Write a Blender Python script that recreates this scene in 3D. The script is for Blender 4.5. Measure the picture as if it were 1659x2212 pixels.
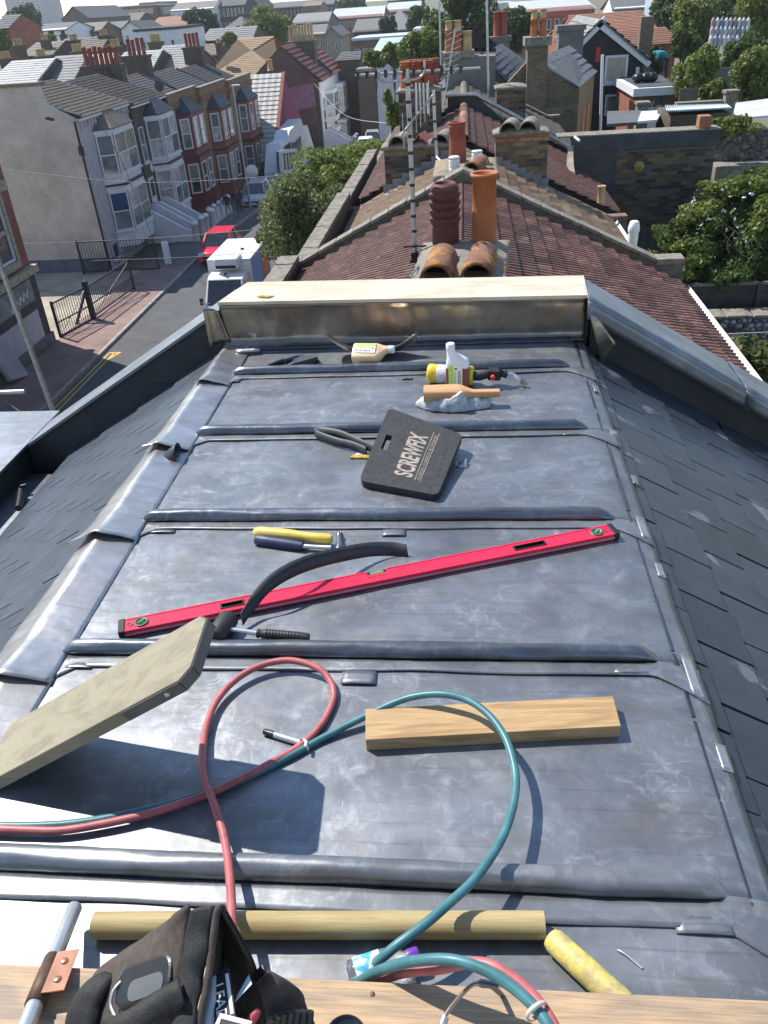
import bpy, bmesh, math, random
import numpy as np
from mathutils import Vector, Matrix, noise
random.seed(7)
R_ = math.radians
scn = bpy.context.scene
for o in list(bpy.data.objects): bpy.data.objects.remove(o)
COL = scn.collection
# ------------------------------------------------------------------ camera
PW, PH, FOC, PCX, PCY, CAMH = 1659.0, 2212.0, 1740.0, 830.0, 1106.0, 1.72
_a = Vector((1004 - PCX, -11 - PCY, FOC)).normalized()          # forward (street axis) in camera axes
_hd = Vector((1, -0.071, 0))
_up = _a.cross(_hd).normalized()
if _up.y > 0: _up = -_up
_rt = _a.cross(_up)
if _rt.x < 0: _rt = -_rt
RW = Matrix((_rt, _a, _up))                                      # rows: world axes expressed in camera axes
cam_d = bpy.data.cameras.new('camera'); cam = bpy.data.objects.new('camera', cam_d); COL.objects.link(cam)
cam_d.sensor_fit = 'VERTICAL'; cam_d.sensor_height = 36.0; cam_d.lens = FOC / PH * 36.0
cam_d.clip_start = 0.02; cam_d.clip_end = 5000
_m = Matrix((RW @ Vector((1, 0, 0)), RW @ Vector((0, -1, 0)), RW @ Vector((0, 0, -1)))).transposed().to_4x4()
_m.translation = (0, 0, CAMH); cam.matrix_world = _m
scn.camera = cam
# ------------------------------------------------------------------ light
SUN_EL, SUN_AZ = R_(50), R_(146.5)                               # azimuth counter-clockwise from +X
world = bpy.data.worlds.new('World'); scn.world = world; world.use_nodes = True
wn = world.node_tree.nodes; wl = world.node_tree.links
sky = wn.new('ShaderNodeTexSky'); sky.sky_type = 'NISHITA'; sky.sun_disc = False
sky.sun_elevation = SUN_EL; sky.sun_rotation = math.pi / 2 - SUN_AZ
sky.air_density = 1.0; sky.dust_density = .1; sky.ozone_density = 1.0
bg = wn['Background']; bg.inputs[1].default_value = 0.11
wl.new(sky.outputs[0], bg.inputs[0])
sun_d = bpy.data.lights.new('sun', 'SUN'); sun_d.energy = 3.9; sun_d.angle = R_(0.53); sun_d.color = (1, .95, .87)
sun = bpy.data.objects.new('sun', sun_d); COL.objects.link(sun)
_s = Vector((math.cos(SUN_AZ) * math.cos(SUN_EL), math.sin(SUN_AZ) * math.cos(SUN_EL), math.sin(SUN_EL)))
sun.rotation_euler = _s.to_track_quat('Z', 'Y').to_euler(); sun.location = _s * 60
scn.view_settings.view_transform = 'Standard'; scn.view_settings.look = 'None'
scn.view_settings.gamma = 1; scn.view_settings.use_curve_mapping = False
scn.view_settings.exposure = 0.85

# ------------------------------------------------------------------ helpers
def P(u, v, x=None, y=None, z=None):
    """point where the photograph's ray (u, v) meets the plane x=, y= or z="""
    d = RW @ Vector((u - PCX, v - PCY, FOC))
    t = x / d.x if x is not None else (y / d.y if y is not None else (z - CAMH) / d.z)
    return Vector((d.x * t, d.y * t, CAMH + d.z * t))
OFF = {}
def woff(p): return OFF.get(p.name, Vector((0, 0, 0))) if p else Vector((0, 0, 0))
def props(o, label=None, cat=None, group=None, kind=None):
    if label: o['label'] = label
    if cat: o['category'] = cat
    if group: o['group'] = group
    if kind: o['kind'] = kind
    return o
def thing(name, loc, label, cat, group=None):
    o = bpy.data.objects.new(name, None); COL.objects.link(o); o.location = loc
    o.empty_display_size = .1
    OFF[o.name] = Vector(loc); return props(o, label, cat, group)
class MB:
    def __init__(s): s.v = []; s.f = []; s.smooth = []; s.mi = []; s.cur = 0
    def add(s, vs, fs, sm=False):
        b = len(s.v); s.v += [tuple(q) for q in vs]
        for f in fs: s.f.append([b + i for i in f]); s.smooth.append(sm); s.mi.append(s.cur)
        return s
    def box(s, c, d, rot=None):
        c = Vector(c); hx, hy, hz = d[0] / 2, d[1] / 2, d[2] / 2
        pts = [Vector((i * hx, j * hy, k * hz)) for i in (-1, 1) for j in (-1, 1) for k in (-1, 1)]
        if rot is not None: pts = [rot @ p for p in pts]
        return s.add([c + p for p in pts], [(0, 1, 3, 2), (4, 6, 7, 5), (0, 4, 5, 1), (2, 3, 7, 6), (0, 2, 6, 4), (1, 5, 7, 3)])
    def bx(s, x0, x1, y0, y1, z0, z1): return s.box(((x0 + x1) / 2, (y0 + y1) / 2, (z0 + z1) / 2), (abs(x1 - x0), abs(y1 - y0), abs(z1 - z0)))
    def bar(s, a, b, w, h, up=(0, 0, 1)):
        a, b = Vector(a), Vector(b); d = b - a; L = d.length; d.normalize()
        up = Vector(up); r = d.cross(up)
        if r.length < 1e-5: r = d.cross(Vector((1, 0, 0)))
        r.normalize(); u = r.cross(d)
        return s.box((a + b) / 2, (L, w, h), Matrix((d, r, u)).transposed())
    def prism(s, poly, ext):
        """poly: list of 3d points, extruded by ext"""
        n = len(poly); e = Vector(ext); p = [Vector(q) for q in poly]
        fs = [tuple(range(n))[::-1], tuple(range(n, 2 * n))] + [(i, (i + 1) % n, n + (i + 1) % n, n + i) for i in range(n)]
        return s.add(p + [q + e for q in p], fs)
    def hexa(s, a, b):
        """two quads (4 points each), joined"""
        return s.add(list(a) + list(b), [(3, 2, 1, 0), (4, 5, 6, 7), (0, 1, 5, 4), (1, 2, 6, 5), (2, 3, 7, 6), (3, 0, 4, 7)])
    def tube(s, path, r, n=8, cap=True, flat=None):
        p = [Vector(q) for q in path]; rings = []; m = len(p)
        rr = r if isinstance(r, (list, tuple)) else [r] * m
        prev = None
        for i in range(m):
            t = (p[min(i + 1, m - 1)] - p[max(i - 1, 0)]).normalized()
            if prev is None:
                a = Vector((0, 0, 1)) if abs(t.z) < .9 else Vector((1, 0, 0))
                u = t.cross(a).normalized()
            else: u = (prev - t * prev.dot(t)).normalized()
            prev = u; w = t.cross(u)
            rings.append([p[i] + (u * math.cos(2 * math.pi * k / n) + w * math.sin(2 * math.pi * k / n)) * rr[i] for k in range(n)])
        vs = [q for g in rings for q in g]
        fs = [(i * n + k, i * n + (k + 1) % n, (i + 1) * n + (k + 1) % n, (i + 1) * n + k) for i in range(m - 1) for k in range(n)]
        s.add(vs, fs, True)
        if cap: s.add(rings[0], [tuple(range(n))[::-1]]); s.add(rings[-1], [tuple(range(n))])
        return s
    def lathe(s, prof, c, n=16, axis=(0, 0, 1), cap=True):
        c = Vector(c); ax = Vector(axis).normalized()
        a = Vector((1, 0, 0)) if abs(ax.x) < .8 else Vector((0, 1, 0))
        u = (a - ax * a.dot(ax)).normalized(); w = ax.cross(u)
        vs = [c + ax * z + (u * math.cos(2 * math.pi * k / n) + w * math.sin(2 * math.pi * k / n)) * r for r, z in prof for k in range(n)]
        m = len(prof)
        fs = [(i * n + k, i * n + (k + 1) % n, (i + 1) * n + (k + 1) % n, (i + 1) * n + k) for i in range(m - 1) for k in range(n)]
        s.add(vs, fs, True)
        if cap:
            s.add(vs[:n], [tuple(range(n))[::-1]]); s.add(vs[-n:], [tuple(range(n))])
        return s
    def grid(s, fn, nu, nv, sm=True, thick=None):
        vs = [Vector(fn(i / nu, j / nv)) for j in range(nv + 1) for i in range(nu + 1)]
        fs = [(j * (nu + 1) + i, j * (nu + 1) + i + 1, (j + 1) * (nu + 1) + i + 1, (j + 1) * (nu + 1) + i) for j in range(nv) for i in range(nu)]
        return s.add(vs, fs, sm)
    def build(s, name, mat, parent=None, kind=None, bevel=0, solid=0, label=None):
        me = bpy.data.meshes.new(name); off = woff(parent)
        me.from_pydata([tuple(Vector(q) - off) for q in s.v], [], s.f)
        me.polygons.foreach_set('use_smooth', s.smooth)
        mats = mat if isinstance(mat, (list, tuple)) else [mat]
        for m in mats: me.materials.append(m)
        if len(mats) > 1: me.polygons.foreach_set('material_index', s.mi)
        me.update()
        o = bpy.data.objects.new(name, me); COL.objects.link(o)
        if parent: o.parent = parent
        OFF[o.name] = off
        if kind: o['kind'] = kind
        if label: o['label'] = label
        if solid:
            md = o.modifiers.new('s', 'SOLIDIFY'); md.thickness = solid; md.offset = -1
        if bevel:
            md = o.modifiers.new('b', 'BEVEL'); md.width = bevel; md.segments = 2; md.limit_method = 'ANGLE'; md.angle_limit = R_(40)
        return o
def inst(name, me, parent, loc, rot=None, scale=None):
    o = bpy.data.objects.new(name, me); COL.objects.link(o); o.parent = parent
    o.location = Vector(loc) - woff(parent)
    if rot is not None: o.rotation_euler = rot
    if scale is not None: o.scale = scale
    return o
def one(name, mb, mat, label, cat, group=None, kind=None, bevel=0, solid=0, loc=None):
    """a top-level thing that is one mesh, its origin at loc"""
    v = mb.v
    if loc is None:
        loc = (sum(q[0] for q in v) / len(v), sum(q[1] for q in v) / len(v), min(q[2] for q in v))
    mb.v = [(q[0] - loc[0], q[1] - loc[1], q[2] - loc[2]) for q in v]
    o = mb.build(name, mat, None, kind, bevel, solid); o.location = loc; OFF[o.name] = Vector(loc)
    return props(o, label, cat, group)

# ------------------------------------------------------------------ materials
MATS = {}
class NT:
    def __init__(s, name):
        s.m = bpy.data.materials.new(name); s.m.use_nodes = True; s.t = s.m.node_tree; s.b = s.t.nodes['Principled BSDF']
    def n(s, t, **k):
        q = s.t.nodes.new('ShaderNode' + t)
        for a, b in k.items():
            if a in q.bl_rna.properties.keys(): setattr(q, a, b)
        return q
    def l(s, a, b): s.t.links.new(a, b)
    def co(s, kind='Object', scale=(1, 1, 1), rot=(0, 0, 0), world=False):
        c = s.n('TexCoord'); mp = s.n('Mapping'); mp.inputs['Scale'].default_value = scale; mp.inputs['Rotation'].default_value = rot
        if world:
            g = s.n('NewGeometry'); s.l(g.outputs['Position'], mp.inputs[0])
        else: s.l(c.outputs[kind], mp.inputs[0])
        return mp.outputs[0]
    def noise(s, vec, scale, detail=4, rough=.55, dist=0):
        q = s.n('TexNoise'); q.inputs['Scale'].default_value = scale; q.inputs['Detail'].default_value = detail
        q.inputs['Roughness'].default_value = rough; q.inputs['Distortion'].default_value = dist
        s.l(vec, q.inputs['Vector']); return q.outputs['Fac']
    def ramp(s, fac, stops):
        q = s.n('ValToRGB'); e = q.color_ramp.elements
        while len(e) < len(stops): e.new(.5)
        for i, (p, c) in enumerate(stops):
            e[i].position = p; e[i].color = (*c, 1) if len(c) == 3 else c
        s.l(fac, q.inputs[0]); return q.outputs[0]
    def mix(s, fac, a, b, mode='MIX'):
        q = s.n('Mix'); q.data_type = 'RGBA'; q.blend_type = mode
        for i, x in ((0, fac), (6, a), (7, b)):
            if hasattr(x, 'links') or hasattr(x, 'is_linked'): s.l(x, q.inputs[i])
            else: q.inputs[i].default_value = x if i == 0 else (*x, 1)
        return q.outputs[2]
    def math(s, op, a, b=0):
        q = s.n('Math', operation=op)
        for i, x in ((0, a), (1, b)):
            if hasattr(x, 'is_linked'): s.l(x, q.inputs[i])
            else: q.inputs[i].default_value = x
        return q.outputs[0]
    def bump(s, h, strength=.3, dist=.01):
        q = s.n('Bump'); q.inputs['Strength'].default_value = strength; q.inputs['Distance'].default_value = dist
        s.l(h, q.inputs['Height']); s.l(q.outputs[0], s.b.inputs['Normal'])
    def set(s, color=None, rough=None, metal=None, spec=None):
        for k, x in (('Base Color', color), ('Roughness', rough), ('Metallic', metal), ('Specular IOR Level', spec)):
            if x is None: continue
            if hasattr(x, 'is_linked'): s.l(x, s.b.inputs[k])
            else: s.b.inputs[k].default_value = (*x, 1) if k == 'Base Color' else x
def M(name, col, rough=.6, metal=0, var=.18, scale=6, bump=.0, col2=None, world=False, rand=0, spec=None, stretch=(1, 1, 1), bdist=.01):
    """plain procedural material: two tones by noise, optional relief and per-object variation"""
    if name in MATS: return MATS[name]
    t = NT(name); v = t.co(scale=stretch, world=world)
    f = t.noise(v, scale, 5, .6)
    c2 = col2 or tuple(c * (1 - 2 * var) for c in col)
    c1 = col if col2 else tuple(min(1, c * (1 + var)) for c in col)
    c = t.ramp(f, [(.3, c2), (.7, c1)])
    if rand:
        oi = t.n('ObjectInfo'); hv = t.n('HueSaturation'); t.l(c, hv.inputs['Color'])
        t.l(t.math('MULTIPLY_ADD', oi.outputs['Random'], rand), hv.inputs['Value'])
        q = hv.inputs['Value'].links[0].from_node; q.inputs[2].default_value = 1 - rand / 2
        c = hv.outputs[0]
    t.set(c, rough, metal, spec)
    if bump: t.bump(t.noise(v, scale * 3, 6, .65), bump, bdist)
    MATS[name] = t.m; return t.m

def make_lead(name, base=(.30, .315, .34), scuff=.5, rough=(.30, .52), metal=.82):
    t = NT(name); v = t.co(world=True)
    big = t.noise(v, 2.2, 4, .6, .4)
    c = t.ramp(big, [(.3, tuple(b * .74 for b in base)), (.55, base), (.78, (base[0] * 1.16, base[1] * 1.13, base[2] * 1.1))])
    # rubbed marks: short curved strokes, lighter
    sv = t.co(world=True, scale=(1, 1, 1), rot=(0, 0, .9))
    n1 = t.noise(sv, 15, 5, .68, .9); s1 = t.ramp(n1, [(.50, (0, 0, 0)), (.74, (.8, .8, .8))])
    n2 = t.noise(t.co(world=True, scale=(1.2, 9, 1), rot=(0, 0, -.6)), 14, 3, .6, .8); s2 = t.ramp(n2, [(.61, (0, 0, 0)), (.74, (.85, .85, .85))])
    n3 = t.noise(t.co(world=True, scale=(14, 1.5, 1), rot=(0, 0, .45)), 10, 3, .6, .5); s3 = t.ramp(n3, [(.63, (0, 0, 0)), (.76, (.75, .75, .75))])
    # rubbing arcs: concentric strokes round scattered centres
    vo = t.n('TexVoronoi'); vo.inputs['Scale'].default_value = 5.0; vd = t.n('VectorMath', operation='ADD'); nzc = t.n('TexNoise'); nzc.inputs['Scale'].default_value = 9; t.l(v, nzc.inputs['Vector']); sc_v = t.n('VectorMath', operation='SCALE'); sc_v.inputs['Scale'].default_value = .12; t.l(nzc.outputs['Color'], sc_v.inputs[0]); t.l(v, vd.inputs[0]); t.l(sc_v.outputs[0], vd.inputs[1]); t.l(vd.outputs[0], vo.inputs['Vector'])
    arc = t.math('SINE', t.math('MULTIPLY', vo.outputs['Distance'], 75.0)); arcm = t.ramp(arc, [(.2, (0, 0, 0)), (.9, (1, 1, 1))])
    am_ = t.ramp(t.noise(v, 7.5, 3, .6, .4), [(.56, (0, 0, 0)), (.7, (.34, .34, .34))]); arcm = t.mix(1.0, arcm, am_, 'MULTIPLY')
    s3 = t.mix(1.0, s3, arcm, 'SCREEN')
    area = t.ramp(t.noise(v, 2.3, 4, .6, .6), [(.38, (.04, .04, .04)), (.66, (1, 1, 1))])
    cl_ = t.ramp(t.noise(t.co(world=True, scale=(1, 1.8, 1), rot=(0, 0, .35)), 3.0, 5, .6, 1.0), [(.42, (0, 0, 0)), (.7, (.5, .5, .5))]); c = t.mix(cl_, c, tuple(min(.8, b * 1.75) for b in base))
    s = t.mix(1.0, t.mix(.55, s1, s2, 'SCREEN'), s3, 'SCREEN')
    s = t.mix(1.0, s, area, 'MULTIPLY')
    sm = t.math('MULTIPLY', s, scuff)
    c = t.mix(sm, c, (.62, .63, .64))
    # faint drawn lines of the milled sheet
    wv = t.n('TexWave'); wv.wave_type = 'BANDS'; wv.bands_direction = 'Y'; wv.inputs['Scale'].default_value = 5.5
    wv.inputs['Distortion'].default_value = .8; wv.inputs['Detail'].default_value = 2; wv.inputs['Detail Scale'].default_value = .6
    t.l(v, wv.inputs['Vector'])
    wl_ = t.ramp(wv.outputs['Fac'], [(0.0, (.72, .72, .74)), (.05, (1, 1, 1))])
    lm_ = t.ramp(t.noise(v, 3.2, 3, .6), [(.42, (0, 0, 0)), (.62, (.75, .75, .75))])
    c = t.mix(lm_, c, t.mix(1.0, c, wl_, 'MULTIPLY'))
    br_ = t.ramp(t.noise(t.co(world=True, scale=(1, 2.2, 1), rot=(0, 0, .3)), 3.4, 5, .65, .7), [(.5, (0, 0, 0)), (.72, (.55, .55, .55))])
    c = t.mix(br_, c, (base[0] * .95, base[1] * .8, base[2] * .62))
    r = t.n('MapRange'); t.l(t.noise(v, 3.2, 5, .65, .8), r.inputs[0]); r.inputs[3].default_value = rough[0]; r.inputs[4].default_value = rough[1]
    rr = t.math('ADD', r.outputs[0], t.math('MULTIPLY', sm, .16))
    t.set(c, rr, metal)
    hgt = t.math('ADD', t.math('ADD', t.noise(v, 3.0, 3, .5), t.math('MULTIPLY', t.noise(v, 9, 2, .5), .3)), t.math('MULTIPLY', t.noise(v, 26, 3, .6), .07))
    t.bump(hgt, .5, .011)
    MATS[name] = t.m; return t.m
LEAD = make_lead('lead_new', (.196, .208, .226), .62, (.24, .56), .62)
LEADR = make_lead('lead_roll', (.135, .15, .172), .4, (.24, .4), .75)
LEADD = make_lead('lead_dark', (.022, .027, .036), .04, (.5, .62), .0)  # near-black matt copy of the lead; parapet shade is put into its colour
LEADM = make_lead('lead_mid', (.19, .21, .24), .15, (.36, .5), .6)
LEADS = make_lead('lead_shiny', (.44, .43, .42), .35, (.26, .46), .88)
def make_slate():
    t = NT('slate'); v = t.co(world=True); oi = t.n('ObjectInfo')
    c = t.ramp(t.noise(v, 7, 6, .65), [(.3, (.022, .029, .040)), (.7, (.040, .051, .068))])
    pale = t.ramp(t.noise(t.co(world=True, scale=(1, 1.5, 1), rot=(0, 0, .5)), 2.6, 5, .55, .5), [(.61, (0, 0, 0)), (.67, (.8, .8, .8)), (.78, (.3, .3, .3))])
    c = t.mix(t.math('MULTIPLY', pale, .55), c, (.26, .28, .29))
    hv = t.n('HueSaturation'); t.l(c, hv.inputs['Color']); mr = t.n('MapRange'); t.l(oi.outputs['Random'], mr.inputs[0])
    mr.inputs[3].default_value = .82; mr.inputs[4].default_value = 1.18; t.l(mr.outputs[0], hv.inputs['Value'])
    t.set(hv.outputs[0], .42, 0); t.bump(t.noise(t.co(world=True, scale=(3, 1, 3)), 14, 6, .7), .25, .01)
    MATS['slate'] = t.m; return t.m
SLATE = make_slate()
SLATEL = M('slate_sky_tint', (.055, .070, .092), .36, 0, .15, 9, .15, rand=.3)  # left slope slates: paler blue stands in for sky reflected at a grazing angle
def make_wood(name, light, dark, ring=(1.2, 14, 14), rough=.65, grain=.6, dirt=0, knots=False):
    t = NT(name); v = t.co(scale=ring)
    n = t.noise(v, 1.6, 4, .6, 1.4)
    wv = t.n('TexWave'); wv.wave_type = 'BANDS'; wv.bands_direction = 'Y'; wv.inputs['Scale'].default_value = .55; wv.inputs['Distortion'].default_value = 5.5
    wv.inputs['Detail'].default_value = 3; wv.inputs['Detail Scale'].default_value = .7; t.l(v, wv.inputs['Vector'])
    f = t.mix(.5, n, wv.outputs['Color'])
    c = t.ramp(f, [(.25, dark), (.45, tuple(a * .35 + b * .65 for a, b in zip(dark, light))), (.75, light)])
    fine = t.noise(t.co(scale=(3, 90, 90)), 2, 3, .6)
    c = t.mix(grain * .5, c, t.mix(1.0, c, t.ramp(fine, [(.35, (.6, .6, .6)), (.6, (1, 1, 1))]), 'MULTIPLY'))
    if dirt:
        d = t.ramp(t.noise(t.co(), 7, 6, .7, .6), [(.45, (0, 0, 0)), (.75, (1, 1, 1))])
        c = t.mix(t.math('MULTIPLY', d, dirt), c, (.10, .085, .06))
    if knots:
        vo = t.n('TexVoronoi'); vo.inputs['Scale'].default_value = 1.0; t.l(t.co(scale=(3.1, 9, 9)), vo.inputs['Vector'])
        k = t.ramp(vo.outputs['Distance'], [(.05, (1, 1, 1)), (.16, (0, 0, 0))])
        c = t.mix(t.math('MULTIPLY', k, .75), c, tuple(a * .55 for a in dark))
    t.set(c, rough); t.bump(t.noise(v, 6, 5, .6), .15, .004)
    MATS[name] = t.m; return t.m
def make_ply(name, light, dark, st, fine=.35):
    t = NT(name); v = t.co(scale=st)
    f = t.noise(v, 1.3, 3, .5, 1.8); c = t.ramp(f, [(.36, dark), (.47, tuple(a * .5 + b * .5 for a, b in zip(light, dark))), (.56, light), (.62, tuple(a * .75 + b * .25 for a, b in zip(light, dark))), (.7, light)])
    g = t.ramp(t.noise(t.co(scale=(st[0] * 3, st[1] * 22, st[2] * 22)), 2.2, 4, .65), [(.35, (.66, .64, .62)), (.62, (1.05, 1.05, 1.05))])
    c = t.mix(fine, c, t.mix(1.0, c, g, 'MULTIPLY')); t.set(c, .65); t.bump(t.noise(t.co(scale=(st[0] * 3, st[1] * 22, st[2] * 22)), 2.2, 4, .65), .12, .003)
    MATS[name] = t.m; return t.m
PLY = make_ply('plywood', (.66, .56, .43), (.52, .42, .30), (.9, 3.2, 3.2))
PLYO = make_ply('plywood_grey', (.52, .35, .20), (.30, .23, .165), (1.3, 5.5, 5.5), .85)
BOARD = make_ply('board_treated', (.30, .265, .185), (.23, .20, .135), (.9, 9, 9), .8)
BLOCKW = make_ply('block_pine', (.50, .335, .165), (.34, .20, .085), (1.5, 13, 13), .95)
POLEW = make_ply('pole_treated', (.45, .355, .175), (.36, .275, .115), (1.2, 14, 14), .8)
BEECH = make_wood('beech', (.62, .36, .17), (.50, .26, .11), (2, 30, 30), .5, .3)
RED = M('level_red', (.72, .018, .06), .32, 0, .06, 12)
BLACKP = M('black_plastic', (.016, .016, .018), .38, 0, .2, 20)
RUBBER = M('black_rubber', (.022, .022, .024), .6, 0, .2, 15, .1)
FOAM = M('black_foam', (.034, .035, .038), .8, 0, .25, 40, .5)
STEEL = M('steel', (.62, .63, .65), .36, .75, .1, 12)
GALV = M('galvanised', (.50, .52, .54), .45, .75, .15, 9)
COPPER = M('copper', (.75, .36, .22), .35, .9, .15, 14)
RUST = M('rusty_clip', (.13, .07, .045), .6, .3, .3, 18)
YELP = M('yellow_plastic', (.76, .55, .03), .4, 0, .1, 20)
YELW = M('yellow_worn', (.70, .57, .12), .5, 0, .2, 34, .2, col2=(.30, .25, .16))
BLUEP = M('navy_grip', (.025, .035, .09), .5, 0, .15, 20)
HOSER = M('hose_red', (.44, .12, .12), .45, 0, .15, 22)
HOSEB = M('hose_teal', (.055, .18, .20), .42, 0, .15, 22)
WHITEP = M('white_plastic', (.80, .81, .80), .35, 0, .05, 12)
CREAM = M('cream_plastic', (.80, .56, .33), .35, 0, .08, 9)
PURPLE = M('purple_plastic', (.16, .05, .38), .35, 0, .1, 14)
LIME = M('lime_print', (.45, .68, .08), .5, 0, .05, 14)
PRINTW = M('label_white', (.82, .82, .80), .5, 0, .05, 14)
INK = M('ink_black', (.02, .02, .025), .5, 0, .1, 14)
TANINK = M('print_tan', (.36, .30, .245), .7, 0, .2, 40)
CLOTH = M('cloth_white', (.60, .60, .60), .9, 0, .18, 45, .6, col2=(.36, .36, .37))
BAGB = M('bag_brown', (.07, .054, .045), .85, 0, .2, 60, .25)
BAGK = M('bag_black', (.017, .017, .018), .7, 0, .3, 70, .25)
def make_clear(name, col, rough=.05, trans=.9):
    t = NT(name); n = t.noise(t.co(), 8, 2)
    t.set(t.ramp(n, [(.3, tuple(c * .95 for c in col)), (.7, col)]), rough); t.b.inputs['Transmission Weight'].default_value = trans; t.b.inputs['IOR'].default_value = 1.35
    MATS[name] = t.m; return t.m
CLEARP = make_clear('clear_plastic', (.93, .95, .96))
OILP = make_clear('oil_bottle', (.86, .80, .76), .25, .6)
VIAL = make_clear('vial_green', (.25, .8, .2), .1, .6)
def glassm(name, col, rough=.06):
    t = NT(name); n = t.noise(t.co(world=True), .9, 3, .6, 1.5)
    t.set(t.ramp(n, [(.3, tuple(c * .45 for c in col)), (.7, tuple(min(1, c * 1.5) for c in col))]), rough); t.b.inputs['Specular IOR Level'].default_value = .9
    MATS[name] = t.m; return t.m
GLASS = glassm('window_glass', (.15, .19, .20))  # base lightened to stand in for sky reflected in the panes
GLASSD = glassm('window_dark', (.03, .035, .04))
CURTAIN = glassm('net_curtain', (.42, .43, .42), .2)
CARGL = glassm('car_glass', (.02, .025, .03), .04)
# masonry
def make_brick(name, c1, c2, mortar, sc=1.0, rowh=.075, wid=.225, msz=.012, dirt=.3):
    t = NT(name); g = t.n('NewGeometry'); sp = t.n('SeparateXYZ'); t.l(g.outputs['Position'], sp.inputs[0])
    cb = t.n('CombineXYZ'); t.l(t.math('ADD', sp.outputs[0], sp.outputs[1]), cb.inputs[0]); t.l(sp.outputs[2], cb.inputs[1])
    b = t.n('TexBrick'); t.l(cb.outputs[0], b.inputs['Vector']); b.inputs['Scale'].default_value = sc
    b.inputs['Brick Width'].default_value = wid; b.inputs['Row Height'].default_value = rowh; b.inputs['Mortar Size'].default_value = msz
    b.inputs['Color1'].default_value = (*c1, 1); b.inputs['Color2'].default_value = (*c2, 1); b.inputs['Mortar'].default_value = (*mortar, 1)
    d = t.ramp(t.noise(t.co(world=True), .8, 6, .7), [(.35, (1 - dirt,) * 3), (.7, (1.1, 1.1, 1.1))])
    t.set(t.mix(1.0, b.outputs[0], d, 'MULTIPLY'), .85)
    t.bump(b.outputs['Fac'], -.4, .008)
    MATS[name] = t.m; return t.m
BRK_STOCK = make_brick('brick_stock', (.24, .165, .085), (.13, .09, .055), (.20, .18, .15))
BRK_BROWN = make_brick('brick_brown', (.13, .085, .055), (.075, .055, .042), (.15, .135, .115))
BRK_RED = make_brick('brick_red', (.40, .12, .058), (.31, .09, .045), (.17, .12, .09))
BRK_YEL = make_brick('brick_yellow', (.42, .25, .10), (.33, .18, .075), (.19, .15, .10))
BRK_GREY = make_brick('brick_painted_grey', (.043, .045, .05), (.036, .038, .043), (.028, .029, .032))
BRK_PAINT = make_brick('brick_painted_cream', (.70, .62, .53), (.64, .57, .49), (.56, .50, .435), dirt=.28)
BRK_PINK = make_brick('brick_painted_pink', (.44, .05, .17), (.38, .045, .145), (.16, .035, .06), dirt=.4)
MORTAR = M('mortar', (.20, .185, .155), .9, 0, .2, 9, .3, world=True)
MORTARD = M('mortar_dark', (.15, .135, .11), .9, 0, .2, 9, .3, world=True)
def make_unit(name, cols, rough=.85):
    t = NT(name); oi = t.n('ObjectInfo'); n = len(cols)
    c = t.ramp(oi.outputs['Random'], [(i / n, c) for i, c in enumerate(cols)])
    c.node.color_ramp.interpolation = 'CONSTANT'
    g = t.ramp(t.noise(t.co(world=True), 22, 5, .7), [(.3, (.7, .7, .7)), (.7, (1.15, 1.15, 1.15))])
    t.set(t.mix(1.0, c, g, 'MULTIPLY'), rough); t.bump(t.noise(t.co(world=True), 40, 5, .7), .4, .006)
    MATS[name] = t.m; return t.m
UB_STOCK = make_unit('brick_unit_stock', [(.22, .155, .085), (.16, .11, .065), (.27, .19, .10), (.12, .09, .06), (.19, .14, .09), (.075, .06, .05)])
UB_DARK = make_unit('brick_unit_dark', [(.14, .10, .06), (.075, .058, .045), (.18, .135, .075), (.045, .04, .04), (.11, .075, .05), (.20, .15, .09), (.12, .115, .105)])
UB_RED = make_unit('brick_unit_red', [(.33, .15, .085), (.27, .12, .075), (.38, .18, .10), (.24, .11, .07)])
def make_tile(name, cols, lichen=(.30, .15, .04), lw=.25, rough=.7):
    t = NT(name); v = t.co(world=True); oi = t.n('ObjectInfo')
    c = t.ramp(t.noise(v, 3.5, 6, .7), [(.28, cols[0]), (.5, cols[1]), (.74, cols[2])])
    l = t.ramp(t.noise(v, 7, 6, .7), [(.58, (0, 0, 0)), (.70, (1, 1, 1))])
    c = t.mix(t.math('MULTIPLY', l, lw), c, lichen)
    hv = t.n('HueSaturation'); t.l(c, hv.inputs['Color']); mr = t.n('MapRange'); t.l(oi.outputs['Random'], mr.inputs[0])
    mr.inputs[3].default_value = .6; mr.inputs[4].default_value = 1.4; t.l(mr.outputs[0], hv.inputs['Value'])
    t.set(hv.outputs[0], rough); t.bump(t.noise(v, 40, 4, .7), .3, .006)
    MATS[name] = t.m; return t.m
T_MAROON = make_tile('tile_maroon', [(.055, .031, .026), (.135, .062, .047), (.22, .125, .09)], (.36, .24, .12), .6)
T_TAN = make_tile('tile_tan', [(.12, .075, .045), (.24, .16, .10), (.30, .21, .13)], (.30, .27, .2), .3)
T_BROWN = make_tile('tile_brown', [(.07, .058, .043), (.15, .125, .095), (.20, .17, .13)], (.2, .17, .12), .3)
T_RED = make_tile('tile_red', [(.13, .042, .036), (.19, .065, .052), (.23, .085, .065)], (.2, .1, .07), .2)
T_OCHRE = make_tile('tile_ochre', [(.14, .088, .045), (.22, .145, .075), (.27, .18, .09)], (.25, .18, .1), .2)
T_CLAY = make_tile('tile_clay', [(.16, .07, .045), (.24, .105, .06), (.29, .14, .08)], (.15, .1, .07), .35)
T_SLATE = make_tile('tile_slate', [(.05, .055, .062), (.085, .09, .098), (.12, .125, .13)], (.22, .22, .2), .3, .8)
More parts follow.
